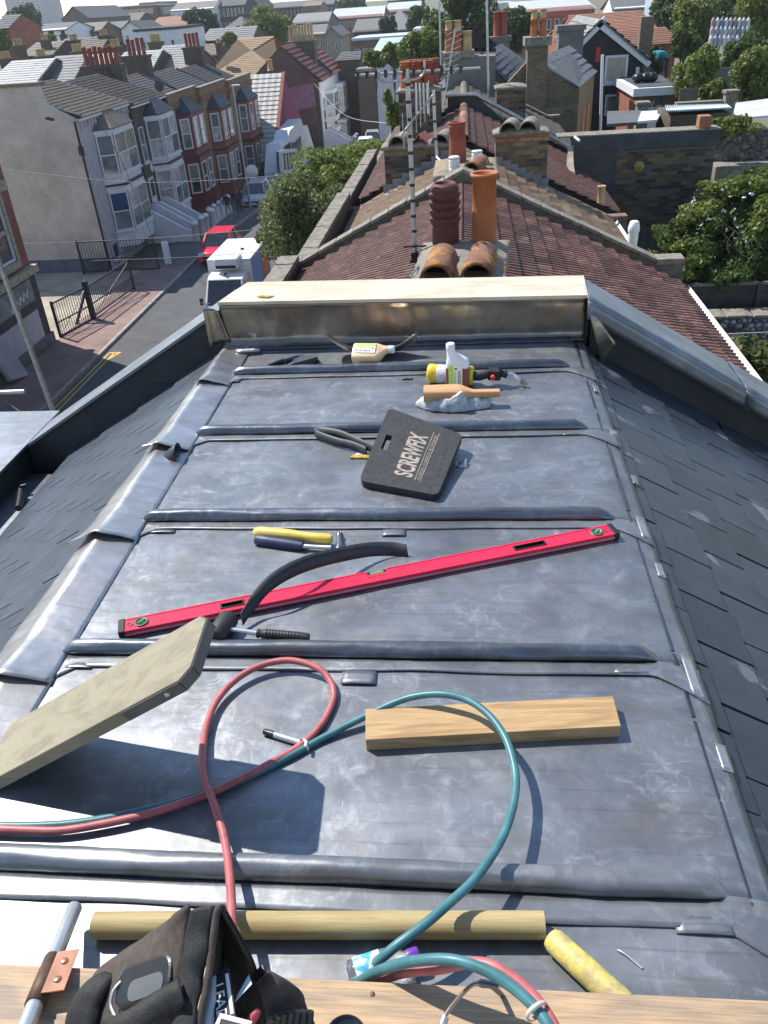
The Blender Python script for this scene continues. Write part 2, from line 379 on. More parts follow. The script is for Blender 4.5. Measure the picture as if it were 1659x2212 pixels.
T_SLATEW = make_tile('tile_slate_pale', [(.25, .24, .225), (.34, .33, .31), (.42, .41, .39)], (.4, .38, .33), .3, .45)  # pale tones carry the sun glare of the back-row slates in the colour
T_GREY = make_tile('tile_grey', [(.10, .10, .10), (.16, .157, .15), (.2, .2, .19)], (.22, .21, .18), .3)
def make_terracotta(name, a, b, soot_shade):
    t = NT(name); v = t.co(world=True)
    c = t.ramp(t.noise(v, 5, 6, .65), [(.3, a), (.7, b)])
    d = t.ramp(t.noise(t.co(world=True, scale=(2, 2, 1)), 3, 5, .7), [(.5, (0, 0, 0)), (.8, (1, 1, 1))])
    c = t.mix(t.math('MULTIPLY', d, soot_shade), c, (.05, .03, .025)); t.set(c, .7); t.bump(t.noise(v, 30, 4), .2, .005)
    MATS[name] = t.m; return t.m
POTO = make_terracotta('pot_orange', (.36, .10, .03), (.46, .15, .055), .4)
POTR = make_terracotta('pot_red', (.24, .055, .032), (.33, .085, .05), .5)
POTD = make_terracotta('pot_oxblood', (.075, .022, .018), (.14, .042, .032), .6)
POTY = make_terracotta('pot_buff', (.42, .29, .13), (.52, .38, .20), .3)
def make_flaunch():
    t = NT('flaunching'); v = t.co(world=True)
    c = t.ramp(t.noise(v, 12, 6, .7), [(.3, (.15, .135, .11)), (.7, (.28, .26, .21))])
    l = t.ramp(t.noise(v, 4.5, 6, .65, .4), [(.52, (0, 0, 0)), (.62, (1, 1, 1))])
    c = t.mix(t.math('MULTIPLY', l, .8), c, (.40, .20, .025)); t.set(c, .9); t.bump(t.noise(v, 25, 6, .7), .5, .012)
    MATS['flaunching'] = t.m; return t.m
FLAUNCH = make_flaunch()
def make_hood():
    t = NT('hood_tile'); v = t.co(world=True)
    c = t.ramp(t.noise(v, 10, 6, .7), [(.3, (.13, .06, .04)), (.7, (.24, .12, .08))])
    l = t.ramp(t.noise(v, 8, 6, .65, .4), [(.5, (0, 0, 0)), (.63, (1, 1, 1))])
    c = t.mix(t.math('MULTIPLY', l, .9), c, (.50, .22, .015)); t.set(c, .85); t.bump(t.noise(v, 40, 5, .7), .4, .008)
    MATS['hood_tile'] = t.m; return t.m
HOOD = make_hood()
STONE = M('coping_stone', (.24, .215, .175), .9, 0, .25, 9, .5, world=True)
RENDER = M('cement_render', (.17, .165, .16), .9, 0, .15, 3, .15, world=True)
RENDERD = M('cement_render_dark', (.075, .075, .078), .9, 0, .2, 3, .2, world=True)
RENDERG = M('render_pale_grey', (.52, .49, .50), .85, 0, .1, 2, .1, world=True)
WHITEW = M('white_wall_paint', (.78, .79, .80), .7, 0, .08, 2.5, .1, world=True)
WHITEF = M('white_frame', (.72, .73, .74), .45, 0, .05, 3)
CREAMST = M('cream_stone', (.42, .36, .26), .8, 0, .2, 6, .3)
DKRED = M('paint_oxblood', (.17, .02, .025), .5, 0, .12, 6)
ASPHALT = M('asphalt', (.085, .088, .092), .9, 0, .12, 1.2, .3, world=True)
ASPHALTP = M('asphalt_patch', (.055, .057, .06), .9, 0, .12, 3, .3, world=True)
PAVE = M('pavement_red', (.25, .165, .145), .9, 0, .15, .9, .2, world=True)
PAVEG = M('pavement_grey', (.14, .135, .13), .9, 0, .15, .9, .2, world=True)
CONCRETE = M('concrete_yard', (.40, .35, .28), .9, 0, .18, .6, .3, world=True)
KERB = M('kerb', (.33, .31, .28), .85, 0, .15, 3, .2, world=True)
YLINE = M('yellow_line', (.60, .38, .06), .7, 0, .15, 6, world=True)
GATEM = M('gate_paint', (.022, .028, .045), .5, .2, .2, 9)
IRON = M('black_iron', (.02, .02, .022), .5, .2, .2, 9)
GRASSY = M('ground_scrub', (.10, .11, .05), .95, 0, .3, .25, .4, col2=(.16, .14, .09), world=True)
CARRED = M('car_red', (.62, .012, .045), .22, 0, .03, 3); CARWHITE = M('car_white', (.78, .79, .80), .25, 0, .03, 3)
CARSIL = M('car_silver', (.42, .45, .47), .3, .5, .05, 3); CARBLUE = M('van_blue', (.02, .15, .58), .35, 0, .08, 3)
LIGHTS = M('headlight', (.65, .68, .70), .12, 0, .1, 9)
TYRE = M('tyre', (.018, .018, .018), .8, 0, .15, 20)
ORANGEP = M('food_print', (.55, .20, .06), .5, 0, .3, 4, col2=(.30, .06, .03))
BARK = M('bark', (.10, .075, .05), .9, 0, .25, 9, .5)
def make_leaf(name, a, b, tr=.25):
    t = NT(name); v = t.co(world=True)
    c = t.ramp(t.noise(v, 1.7, 4, .6), [(.3, a), (.7, b)]); t.set(c, .55)
    t.b.inputs['Transmission Weight'].default_value = 0
    ts = t.n('BsdfTranslucent'); t.l(c, ts.inputs[0]); mx = t.n('MixShader'); mx.inputs[0].default_value = tr
    t.l(t.b.outputs[0], mx.inputs[1]); t.l(ts.outputs[0], mx.inputs[2]); t.l(mx.outputs[0], t.t.nodes['Material Output'].inputs[0])
    MATS[name] = t.m; return t.m
LEAFA = make_leaf('leaf_mid', (.055, .095, .022), (.11, .165, .04), .4)
LEAFB = make_leaf('leaf_olive', (.10, .13, .045), (.19, .22, .08), .45)
LEAFC = make_leaf('leaf_lime', (.12, .17, .03), (.21, .26, .055), .4)
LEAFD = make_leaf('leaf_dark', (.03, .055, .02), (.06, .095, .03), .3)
ZINC = M('corrugated', (.50, .58, .63), .45, .3, .12, 3, world=True)
FELT = M('roof_felt', (.065, .075, .088), .85, 0, .2, 3, .2, world=True)
MODG = M('pale_metal_roof', (.55, .57, .60), .5, .2, .08, .3, world=True)
SHEDG = M('shed_green', (.40, .52, .45), .6, .1, .08, .3, world=True)
FENCEW = M('fence_wood', (.07, .065, .06), .9, 0, .25, 5, .3, world=True)
FLINT = make_unit('flint', [(.30, .32, .34), (.12, .13, .14), (.45, .46, .47), (.20, .21, .22), (.07, .075, .08), (.36, .36, .35)], .5)
FLINTD = make_unit('flint_dark', [(.10, .10, .095), (.055, .055, .055), (.15, .14, .13), (.08, .08, .078), (.20, .19, .175)], .6)

# ================================================================== the house under repair (foreground roof)
TS = .6                                                           # slope of both slated sides
XL, XR = -1.42, .58
def zl(x): return TS * (x - XL)
def zr_(x): return -TS * (x - XR)
own = thing('house_under_repair', (-.3, 1.5, -10.3), 'house roof with new lead flat top and dark slated slopes in the foreground', 'house')
m = MB(); m.bx(-3.55, 3.5, -3, 4.9, -10.3, -1.75); m.build('wall', BRK_STOCK, own)
m = MB()
m.prism([(XL - 1.35, -3, zl(XL - 1.35) - .03), (XL, -3, -.03), (XR, -3, -.03), (XR + 3.0, -3, zr_(XR + 3.0) - .03), (XR + 3, -3, -1.9), (XL - 1.35, -3, -1.9)], (0, 7.6, 0))
m.build('roof_deck', M('roof_deck_boards', (.12, .10, .08), .9), own)
RY = [4.118, 3.385, 2.628, 1.852, 1.10]                             # lead rolls, far to near
edges = [4.56] + RY + [-.9]
def sheet_pt(x, s):
    """top surface of a lead sheet running from the left crease over the right edge"""
    t = max(0, x - .53); return x, -1.2 * t * t
for i in range(6):
    ya, yb = edges[i], edges[i + 1]
    zo = .0 + .0006 * i
    def fn(u, v, ya=ya, yb=yb, i=i, zo=zo):
        x = -1.30 + u * (.678 + 1.30)
        if u > .9: x = -1.30 + u * 1.978
        y = ya + (yb - ya) * v
        x2, z = sheet_pt(x, 0)
        n_ = noise.noise(Vector((x * 2.2, y * 2.2, i * 3.1))) * .0035 + noise.noise(Vector((x * 7, y * 7, i * 5.3))) * .0012
        ed = min(1, u * 12) * min(1, (1 - u) * 14)
        return (x2 + (noise.noise(Vector((y * 5, i, 2))) * .006 if u > .98 else 0), y, z + zo + n_ * ed + .004)
    m = MB(); m.grid(fn, 72, 26); m.build('lead_sheet', LEAD, own, solid=.003)
# rolls: bossed lead over a wooden batten
def roll(y, x0, x1, r=.029):
    m = MB(); N = 60; K = 12; rings = []
    for i in range(N + 1):
        t = i / N; x = x0 + (x1 - x0) * t
        e = min(1, max(0.02, (x - x0) / .075)) if t < .5 else min(1, max(0.02, (x1 - x) / .075))
        s = math.sin(e * math.pi / 2) ** .8
        w = .55 + .45 * s
        ring = []
        for k in range(K + 1):
            a = math.pi * (1.12 - 1.24 * k / K)
            yy = math.cos(a) * r * w; zz = (math.sin(a) * r + .017) * s
            wob = 1 + noise.noise(Vector((x * 5, k * .4, y))) * .12 + noise.noise(Vector((x * 16, k * .5, y))) * .05
            ring.append((x, y - yy * wob + noise.noise(Vector((x * 2.5, y, 1))) * .004, max(.0, zz * wob) + .004))
        ring = [(x, y + r * w * 1.05 + .014, .005)] + ring[::-1][::1] + [(x, y - r * w * 1.05 - .014, .0075)] if False else [(x, ring[0][1] - .012, .0075)] + ring + [(x, ring[-1][1] + .012, .0075)]
        rings.append(ring)
    n = len(rings[0])
    m.add([q for g in rings for q in g], [(i * n + k, i * n + k + 1, (i + 1) * n + k + 1, (i + 1) * n + k) for i in range(N) for k in range(n - 1)], True)
    return m
for i, y in enumerate(RY):
    m = roll(y + .012, -1.32 if i < 4 else -1.5, .553 + .004 * i, .029 if i < 4 else .031)
    ro = m.build('lead_roll', LEADR if i < 4 else LEAD, own)
    # splash lap in front of the roll, its cut edge slightly wavy, running down the right edge
    m = MB(); w0 = .072 if i < 4 else .085
    def fn(u, v, y=y, i=i, w0=w0):
        x = -1.29 + u * 1.97
        _, z = sheet_pt(x, 0)
        cut = w0 + noise.noise(Vector((x * 3.2, i * 4.0, 0))) * .008
        if x > .54: cut = w0 + (x - .54) * .62
        if x < -1.22: cut = w0 + (-1.22 - x) * .9
        return (x, y - .02 - (cut - .02) * v, z + .0095 + .002 * v + noise.noise(Vector((x * 9, y, v))) * .0012)
    m.grid(fn, 90, 4); m.build('splash_lap', LEAD, own, solid=.004)
def clip(u, v, du, dy, rz=0, z=.012, right=False):
    p = P(u, v, z=z)
    m = MB(); 
    m.grid(lambda a, b: (p.x + (a - .5) * du, p.y + (b - .5) * dy, z + .003 * math.sin(a * 3.1) + .004 * (1 - b)), 6, 3)
    m.build('lead_clip', LEAD, own, solid=.0035)
for u, v, du, dy in ((352, 1148, .10, .022), (386, 958, .08, .02), (505, 824, .07, .018), (852, 1151, .09, .045), (776, 1463, .105, .06), (1362, 1448, .10, .028), (880, 818, .06, .022), (172, 1438, .085, .024), (1235, 938, .08, .018), (1520, 2000, .12, .04), (1200, 800, .05, .012)):
    clip(u, v, du, dy)
def rclip(u, v, L, w):
    d = RW @ Vector((u - PCX, v - PCY, FOC)); t = (TS * XR - CAMH) / (d.z + TS * d.x); p = Vector((d.x * t, d.y * t, CAMH + d.z * t))
    m = MB(); m.grid(lambda a, b: (p.x + (a - .5) * w, p.y + (b - .5) * L, p.z + .04 - TS * (a - .5) * w + .006 * a), 3, 5)
    m.build('lead_clip', LEADS, own, solid=.003)
for u, v, L, w in ((1287, 855, .09, .03), (1328, 962, .14, .034), (1370, 1055, .07, .025), (1388, 1160, .15, .036), (1424, 1252, .08, .028), (1492, 1480, .17, .036), (1560, 1660, .09, .03)):
    rclip(u, v, L, w)
# left apron flashings: shiny, hand-dressed, their near ends curling off the slates
def apron(ya, yb, wf, wn, lift, curl, mat=LEADS):
    m = MB()
    def fn(u, v):
        y = ya + (yb - ya) * v - .03 * u * v
        w = wf + (wn - wf) * v ** 1.6
        s = u * w
        x = -1.275 - s
        if s < .09: z = .010 - .6 * s * s / .18 * 1.0
        else: z = .010 - .6 * (.045 + (s - .09))
        z = max(z, min(0, zl(x)) + .012 + .036 * min(1, s / .15))
        e = max(0, (v - .72) / .28)
        z += lift * e ** 2.2 * (.25 + .75 * u) + curl * max(0, u - .7) * 1.6 * e
        n_ = noise.noise(Vector((x * 9, y * 5, 1.3))) * .006 * u + noise.noise(Vector((x * 3, y * 14, 4))) * .003
        return (x + .05 * e * max(0, u - .6), y + noise.noise(Vector((u * 4, ya, 0))) * .01 * v, z + n_)
    m.grid(fn, 16, 30); return m.build('apron_flashing', mat, own, solid=.003)
apron(4.50, 3.95, .17, .21, .03, .02); apron(4.10, 3.20, .20, .24, .045, .05)
apron(3.33, 2.47, .22, .29, .05, .03); apron(2.58, 1.70, .23, .30, .04, .03); apron(1.83, .55, .22, .26, .02, .01)
# rolled-back scrap of lead at the second roll
pc = P(365, 975, z=.03); m = MB()
m.grid(lambda u, v: (pc.x - .03 + .085 * u, pc.y + (.035 + .012 * u) * math.cos(v * 4.4 - .6) - .03, .035 - .05 * (1 - u) + (.035 + .012 * u) * math.sin(v * 4.4 - .6)), 6, 14)
m.build('curled_end', LEADD, own, solid=.003)
# slates
def slate_mesh(seed, w, L, mat):
    rnd = random.Random(seed); me = bpy.data.meshes.new('slate'); n = 7; vs = []
    for zz in (0, .0105):
        vs += [(-w / 2, 0, zz), (w / 2, 0, zz)]
        vs += [(w / 2 - w * i / n, -L + rnd.uniform(-.004, .004), zz) for i in range(n + 1)]
    k = n + 3
    fs = [tuple(range(k))[::-1], tuple(range(k, 2 * k))] + [(i, (i + 1) % k, k + (i + 1) % k, k + i) for i in range(k)]
    me.from_pydata(vs, [], fs); me.materials.append(mat); return me
slm = [slate_mesh(i, .256, .40, SLATE) for i in range(4)]; sll = [slate_mesh(10 + i, .254, .33, SLATEL) for i in range(4)]
rs = MB(); rs.add([(XR, -3, -.012), (XR + 3, -3, zr_(XR + 3) - .012), (XR + 3, 4.6, zr_(XR + 3) - .012), (XR, 4.6, -.012)], [(0, 1, 2, 3)])
rsl = rs.build('right_roof_slope', SLATE, own)
rs = MB(); rs.add([(XL, -3, -.012), (XL - 1.22, -3, zl(XL - 1.22) - .012), (XL - 1.22, 4.6, zl(XL - 1.22) - .012), (XL, 4.6, -.012)], [(3, 2, 1, 0)])
lsl = rs.build('left_roof_slope', SLATE, own)
ang = math.atan(TS)
for c in range(12):
    xt = .727 + .187 * c
    for k in range(16):
        y = 4.42 - .266 * k - (.133 if c % 2 else 0) + random.uniform(-.004, .004)
        if y < .1 or y > 4.5: continue
        x = xt + random.uniform(-.008, .008); L = .40
        tilt = ang - .034 + random.uniform(-.010, .008)
        # tail at xt, head up-slope (towards -x)
        hx = x - L * math.cos(tilt); hz = zr_(x) + .018 + L * math.sin(tilt)
        fr = min(1, (x - XR - .03) / (L * math.cos(tilt))); hx = x - fr * L * math.cos(tilt); hz = zr_(x) + .018 + fr * L * math.sin(tilt)
        inst('slate', slm[(c * 7 + k * 3) % 4], rsl, (hx, y, hz), (Matrix.Rotation(math.pi / 2, 3, 'Z') @ Matrix.Rotation(tilt, 3, 'X')).to_euler(), (1, fr, 1))
for c in range(9):
    xt = -1.50 - .14 * c
    for k in range(17):
        y = 4.45 - .262 * k - (.131 if c % 2 else 0) + random.uniform(-.004, .004)
        if y < .0: continue
        x = xt + random.uniform(-.003, .003); L = .33; tilt = ang - .03 + random.uniform(-.003, .003)
        hx = x + L * math.cos(tilt); hz = zl(x) + .016 + L * math.sin(tilt)
        fr = min(1, (XL - .03 - x) / (L * math.cos(tilt))); hx = x + fr * L * math.cos(tilt); hz = zl(x) + .016 + fr * L * math.sin(tilt)
        inst('slate', sll[(c * 5 + k * 3) % 4], lsl, (hx, y, hz), (Matrix.Rotation(-math.pi / 2, 3, 'Z') @ Matrix.Rotation(tilt, 3, 'X')).to_euler(), (1, fr, 1))
# gutter and front parapet at the foot of the left slope
zg = -.84
m = MB(); m.grid(lambda u, v: (-2.62 - .36 * u, -3 + 7.5 * v, zg + .02 * (1 - u)), 4, 20); m.build('gutter_sole', LEADM, own, solid=.003)
m = MB(); m.bx(-3.5, -2.965, -3, 5.05, -1.8, -.66); m.build('front_parapet', LEADD, own)
m = MB(); m.bx(-3.54, -2.93, -3, 5.09, -.657, -.64); m.build('parapet_capping', LEADM, own, bevel=.004)
# party-wall parapet: raised lead-faced middle and two raking ends
m = MB(); m.prism([(-1.47, 4.60, .20), (-2.95, 4.60, -.68), (-2.95, 4.60, -1.9), (-1.47, 4.60, -1.5)], (0, .30, 0)); m.build('raking_parapet', LEADD, own)
m = MB(); m.hexa([(-1.44, 4.57, .245), (-1.44, 4.93, .245), (-3.0, 4.93, -.685), (-3.0, 4.57, -.685)][::-1], [(-1.44, 4.57, .225), (-1.44, 4.93, .225), (-3.0, 4.93, -.705), (-3.0, 4.57, -.705)][::-1]); m.build('raking_capping', LEADM, own)
m = MB(); m.bx(-2.02, -1.78, 4.594, 4.5995, -.46, -.24); m.build('lead_patch', LEADD, own)
m = MB(); m.prism([(.71, 4.54, .18), (3.5, 4.54, -1.5), (3.5, 4.54, -2.3), (.71, 4.54, -1.2)], (0, .34, 0)); m.build('raking_parapet', LEADD, own)
def rcap(xa, xb, up):
    m = MB()
    def zt(x): return .262 - (x - .68) * .606 + up
    m.grid(lambda u, v: (xa + (xb - xa) * u, 4.49 + .44 * v, zt(xa + (xb - xa) * u) - (.02 if v < .04 or v > .96 else 0) + noise.noise(Vector((u * 9 + xa, v * 3, 0))) * .004), 24, 14)
    m.grid(lambda u, v: (xa + (xb - xa) * u, 4.49 - .004 * v, zt(xa + (xb - xa) * u) - .02 - .10 * v), 24, 3)
    return m
rcap(.675, 1.66, 0).build('raking_capping', LEADM, own, solid=.004); rcap(1.62, 3.45, .008).build('raking_capping', LEADM, own, solid=.004)
m = MB(); m.bx(-1.42, .70, 4.585, 4.90, -1.3, .232); m.build('upstand_core', M('roof_deck_boards', (.12, .10, .08)), own)
m = MB()
def fn(u, v):
    x = -1.455 + 2.135 * u; z = .262 - .022 * u - v * .258
    w = noise.noise(Vector((x * 3.0, z * 5, 7))) * .016 + noise.noise(Vector((x * 11, z * 4, 3))) * .009
    w *= min(1, v * 6); y = 4.575 - w - max(0, v - .82) ** 1.5 * .7
    return (x, y - .004 - (.004 if v < .06 else 0), max(.006, z) + w * .1)
m.grid(fn, 110, 20); LEADU = make_lead('lead_upstand', (.25, .215, .18), .25, (.2, .36), .85); m.build('upstand_flashing', LEADU, own, solid=.003)  # warm lead tint stands in for golden-brown reflections of the sunlit roof
m = MB(); m.grid(lambda u, v: (-1.30 + 1.9 * u, 4.585 - .10 * v, .012 + noise.noise(Vector((u * 12, v, 5))) * .003), 40, 4); m.build('upstand_apron', LEADR, own, solid=.003)
m = MB(); m.hexa([(-1.452, 4.545, .268), (.678, 4.525, .246), (.70, 4.90, .246), (-1.36, 4.93, .268)], [(-1.452, 4.545, .287), (.678, 4.525, .265), (.70, 4.90, .265), (-1.36, 4.93, .287)])
m.build('plywood_capping', PLY, own, bevel=.001)
# loose corners of lead at both ends of the upstand
pa = [P(438, 668, y=4.52), P(470, 672, y=4.55), P(452, 752, y=4.48), P(497, 742, y=4.53)]
m = MB(); m.grid(lambda u, v: (pa[0].lerp(pa[1], u)).lerp(pa[2].lerp(pa[3], u), v) + Vector((0, .03 * math.sin(u * 3) + .02 * v, 0)), 6, 10); m.build('corner_flap', LEADU, own, solid=.003)
pa = [P(1272, 672, y=4.50), P(1290, 680, y=4.47), P(1296, 788, y=4.44), P(1331, 742, y=4.40)]
m = MB(); m.grid(lambda u, v: (pa[0].lerp(pa[1], u)).lerp(pa[2].lerp(pa[3], u), v) + Vector((0, -.03 * math.sin(v * 3), 0)), 6, 10); m.build('corner_flap', LEADU, own, solid=.003)
m = MB(); pg = P(520, 760, z=.02); m.grid(lambda u, v: (pg.x - .02 + .14 * u, pg.y - .04 + .05 * v + .02 * u, .03 + .012 * math.sin(v * 3)), 4, 4); m.build('lead_clip', LEADS, own, solid=.003)

# ================================================================== tools and materials left on the lead roof
def frame(o, xd, zd=(0, 0, 1)):
    x = Vector(xd).normalized(); z = Vector(zd); z = (z - x * z.dot(x)).normalized(); y = z.cross(x)
    f = Matrix((x, y, z)).transposed().to_4x4(); f.translation = Vector(o); return f
def xf(mb, f):
    mb.v = [tuple(f @ Vector(q)) for q in mb.v]; return mb
def text_part(name, s, f, size, mat, parent, ext=.0006, sx=1, align='LEFT', shear=0, bold=0):
    cu = bpy.data.curves.new('t', 'FONT'); cu.body = s; cu.size = size; cu.extrude = ext; cu.align_x = align; cu.shear = shear
    cu.resolution_u = 3; cu.offset = bold
    to = bpy.data.objects.new('t', cu); COL.objects.link(to)
    dg = bpy.context.evaluated_depsgraph_get(); me = bpy.data.meshes.new_from_object(to.evaluated_get(dg))
    bpy.data.objects.remove(to); bpy.data.curves.remove(cu)
    off = woff(parent); g = Matrix.Translation(-off) @ f @ Matrix.Diagonal((sx, 1, 1, 1))
    me.transform(g); me.name = name; me.materials.clear(); me.materials.append(mat)
    o = bpy.data.objects.new(name, me); COL.objects.link(o); o.parent = parent; return o
def spline(pts, n=10):
    p = [Vector(q) for q in pts]; out = []
    for i in range(len(p) - 1):
        a, b, c, d = p[max(i - 1, 0)], p[i], p[i + 1], p[min(i + 2, len(p) - 1)]
        for k in range(n):
            t = k / n; out.append(.5 * ((2 * b) + (c - a) * t + (2 * a - 5 * b + 4 * c - d) * t * t + (3 * b - a - 3 * c + d) * t ** 3))
    return out + [p[-1]]
def ribbon(path, wv, n=8, w0=1):
    """path points with width vectors"""
    m = MB(); L = len(path)
    m.grid(lambda u, v: Vector(path[min(L - 1, int(round(v * (L - 1))))]) + Vector(wv(v)) * (u - .5), 2, L - 1); return m
def rbox(m, sx, sy, z0, z1, r, n=5):
    pts = []
    for cx, cy, a0 in ((sx / 2 - r, sy / 2 - r, 0), (-sx / 2 + r, sy / 2 - r, 90), (-sx / 2 + r, -sy / 2 + r, 180), (sx / 2 - r, -sy / 2 + r, 270)):
        for k in range(n + 1):
            a = R_(a0 + 90 * k / n); pts.append((cx + r * math.cos(a), cy + r * math.sin(a), z0))
    return m.prism(pts, (0, 0, z1 - z0))
ZS = .008                                                          # lying on a lead sheet

# --- long red spirit level
A = P(259, 1381, z=ZS); B = P(1338, 1165, z=ZS); A.z = B.z = ZS + .0035
LV = (B - A).length; f = frame(A, B - A)
lev = thing('spirit_level', A, 'long red spirit level lying diagonally across the lead roof', 'spirit level')
Wd, Tk = .062, .026
def lx(u, v): return (f.inverted() @ P(u, v, z=ZS + .026)).x
holes = [(lx(478, 1322), lx(530, 1311)), (lx(1112, 1188), lx(1178, 1172))]
vg = (lx(795, 1246), lx(838, 1238)); rv = [lx(306, 1362), lx(1291, 1153)]
m = MB(); cuts = sorted([(0.02, None)] + [(h[0], 'h') for h in holes] + [(h[1], None) for h in holes] + [(vg[0], 'v'), (vg[1], None)])
for i, (c, k) in enumerate(cuts):
    e = cuts[i + 1][0] if i + 1 < len(cuts) else LV - .02
    if k == 'h':
        m.bx(c, e, 0, .018, .004, Tk - .002); m.bx(c, e, .044, Wd, .004, Tk - .002)
    elif k == 'v': m.bx(c, e, 0, .044, .004, Tk - .002)
    else: m.bx(c, e, 0, Wd, .004, Tk - .002)
m.bx(0.02, LV - .02, -.002, .004, 0, Tk); m.bx(.02, vg[0], Wd - .004, Wd + .002, 0, Tk); m.bx(vg[1], LV - .02, Wd - .004, Wd + .002, 0, Tk)
xf(m, f).build('body', RED, lev, bevel=.0012)
m = MB(); m.bx(.02, LV - .02, -.0045, -.002, .008, .013); xf(m, f).build('measuring_edge', STEEL, lev)
for a, b in ((0, .022), (LV - .022, LV)):
    m = MB(); m.bx(a, b, -.004, Wd + .004, -.001, Tk + .002); xf(m, f).build('end_cap', BLACKP, lev, bevel=.003)
for h in holes:
    m = MB()
    for y0, y1 in ((.0175, .0215), (.0405, .0445)): m.bx(h[0] - .001, h[1] + .001, y0, y1, .003, Tk + .001)
    for a, b in ((h[0] - .001, h[0] + .005), (h[1] - .005, h[1] + .001)): m.bx(a, b, .0175, .0445, .0035, Tk + .0006)
    xf(m, f).build('hand_hole', BLACKP, lev)
for r in rv:
    m = MB(); m.lathe([(.0235, .0), (.0235, .0255), (.018, .0262), (.0165, .0235), (0.0005, .0235)], (r, .031, .003), 24, cap=False); vr = xf(m, f).build('vial_housing', M('vial_ring', (.12, .12, .125), .4, .3), lev)
    m = MB(); m.tube([(r - .012, .022, .0275), (r + .012, .040, .0275)], .0055, 10); xf(m, f).build('vial', VIAL, vr)
    dx = -.036 if r < 1 else .036
    m = MB(); m.lathe([(.0095, .0), (.0095, .0225), (.0075, .023), (.006, .02), (.0005, .02)], (r + dx, .031, .003), 16, cap=False); xf(m, f).build('hang_hole', BLACKP, lev)
m = MB(); m.tube([(vg[0] + .012, .0535, .017), (vg[1] - .012, .0535, .017)], .0055, 10); xf(m, f).build('vial', VIAL, lev)
m = MB(); m.bx(vg[0], vg[0] + .012, .044, Wd, .005, .022); m.bx(vg[1] - .012, vg[1], .044, Wd, .005, .022); xf(m, f).build('vial_mount', BLACKP, lev)
text_part('lettering', '1800mm   0.5mm/m', f @ Matrix.Translation((vg[0] - .005, .026, Tk - .0015)), .009, DKRED, lev)

# --- black kneeling mat with worn print
c4 = [P(840, 880, z=.13), P(1000, 938, z=.085), P(946, 1070, z=.042), P(776, 1038, z=.045)]
cc = (c4[0] + c4[1] + c4[2] + c4[3]) / 4
xd = ((c4[0] - c4[3]) + (c4[1] - c4[2])) / 2; yd = ((c4[0] - c4[1]) + (c4[3] - c4[2])) / 2
nz = xd.cross(yd).normalized(); sx_, sy_ = xd.length, yd.length
f = frame(cc - nz * .03, xd, nz)
mat_t = thing('kneeling_mat', cc - nz * .03, 'black foam kneeling mat with SCREWFIX printed in worn tan letters', 'kneeling mat')
def wm(q):
    u, v = q[0] / sx_ + .5, q[1] / sy_ + .5
    return c4[2].lerp(c4[3], v).lerp(c4[1].lerp(c4[0], v), u) + nz * (q[2] - .03)
def warp(o):
    off = woff(o.parent); fi = f.inverted()
    for vt in o.data.vertices: vt.co = wm(fi @ (vt.co + off)) - off
    return o
def wrapc(m, r=.03):
    outer = []; ns = 6
    for cx, cy, a0 in ((sx_ / 2 - r, sy_ / 2 - r, 0), (-sx_ / 2 + r, sy_ / 2 - r, 90), (-sx_ / 2 + r, -sy_ / 2 + r, 180), (sx_ / 2 - r, -sy_ / 2 + r, 270)):
        for k in range(ns + 1):
            a = R_(a0 + 90 * k / ns); outer.append((cx + r * math.cos(a), cy + r * math.sin(a)))
    hx, hy, hw, hh = .02, sy_ / 2 - .055, .055, .017; inner = []
    for o in outer:
        a = math.atan2(o[1] / sy_, o[0] / sx_); t = max(abs(math.cos(a)) , abs(math.sin(a)))
        c, s = math.cos(a), math.sin(a); q = 1 / ((abs(c) ** 4 + abs(s) ** 4) ** .25)
        inner.append((hx + hw * c * q, hy + hh * s * q))
    n = len(outer); T = .03; K = 10; vs = []; fs = []
    for z in (T, 0):
        for k in range(K + 1): vs += [(o[0] + (i_[0] - o[0]) * k / K, o[1] + (i_[1] - o[1]) * k / K, z) for o, i_ in zip(outer, inner)]
    H = (K + 1) * n
    for i in range(n):
        j = (i + 1) % n
        for k in range(K): a_, b_ = k * n, (k + 1) * n; fs += [(a_ + i, a_ + j, b_ + j, b_ + i), (H + a_ + j, H + a_ + i, H + b_ + i, H + b_ + j)]
        fs += [(i, H + i, H + j, j), (K * n + i, K * n + j, H + K * n + j, H + K * n + i)]
    return m.add(vs, fs)
m = MB(); wrapc(m); warp(xf(m, f).build('pad', FOAM, mat_t, bevel=.004))
tf = f @ Matrix.Translation((-sx_ / 2 + .08, -.042, .0306))
warp(text_part('print', 'SCREWFIX', tf, .118, TANINK, mat_t, sx=(sx_ - .17) / .60, ext=.0004, bold=.0035))
for dy in (-.062, -.088):
    m = MB(); m.bx(-sx_ / 2 + .07, sx_ / 2 - .06, dy, dy + .0025, .030, .0306); warp(xf(m, f).build('printed_line', TANINK, mat_t))
warp(text_part('print', 'CALL 03330 112 112   CLICK SCREWFIX.COM   VISIT YOUR LOCAL STORE', f @ Matrix.Translation((-sx_ / 2 + .075, -.081, .0301)), .0165, TANINK, mat_t, sx=(sx_ - .15) / .545, ext=.0004))

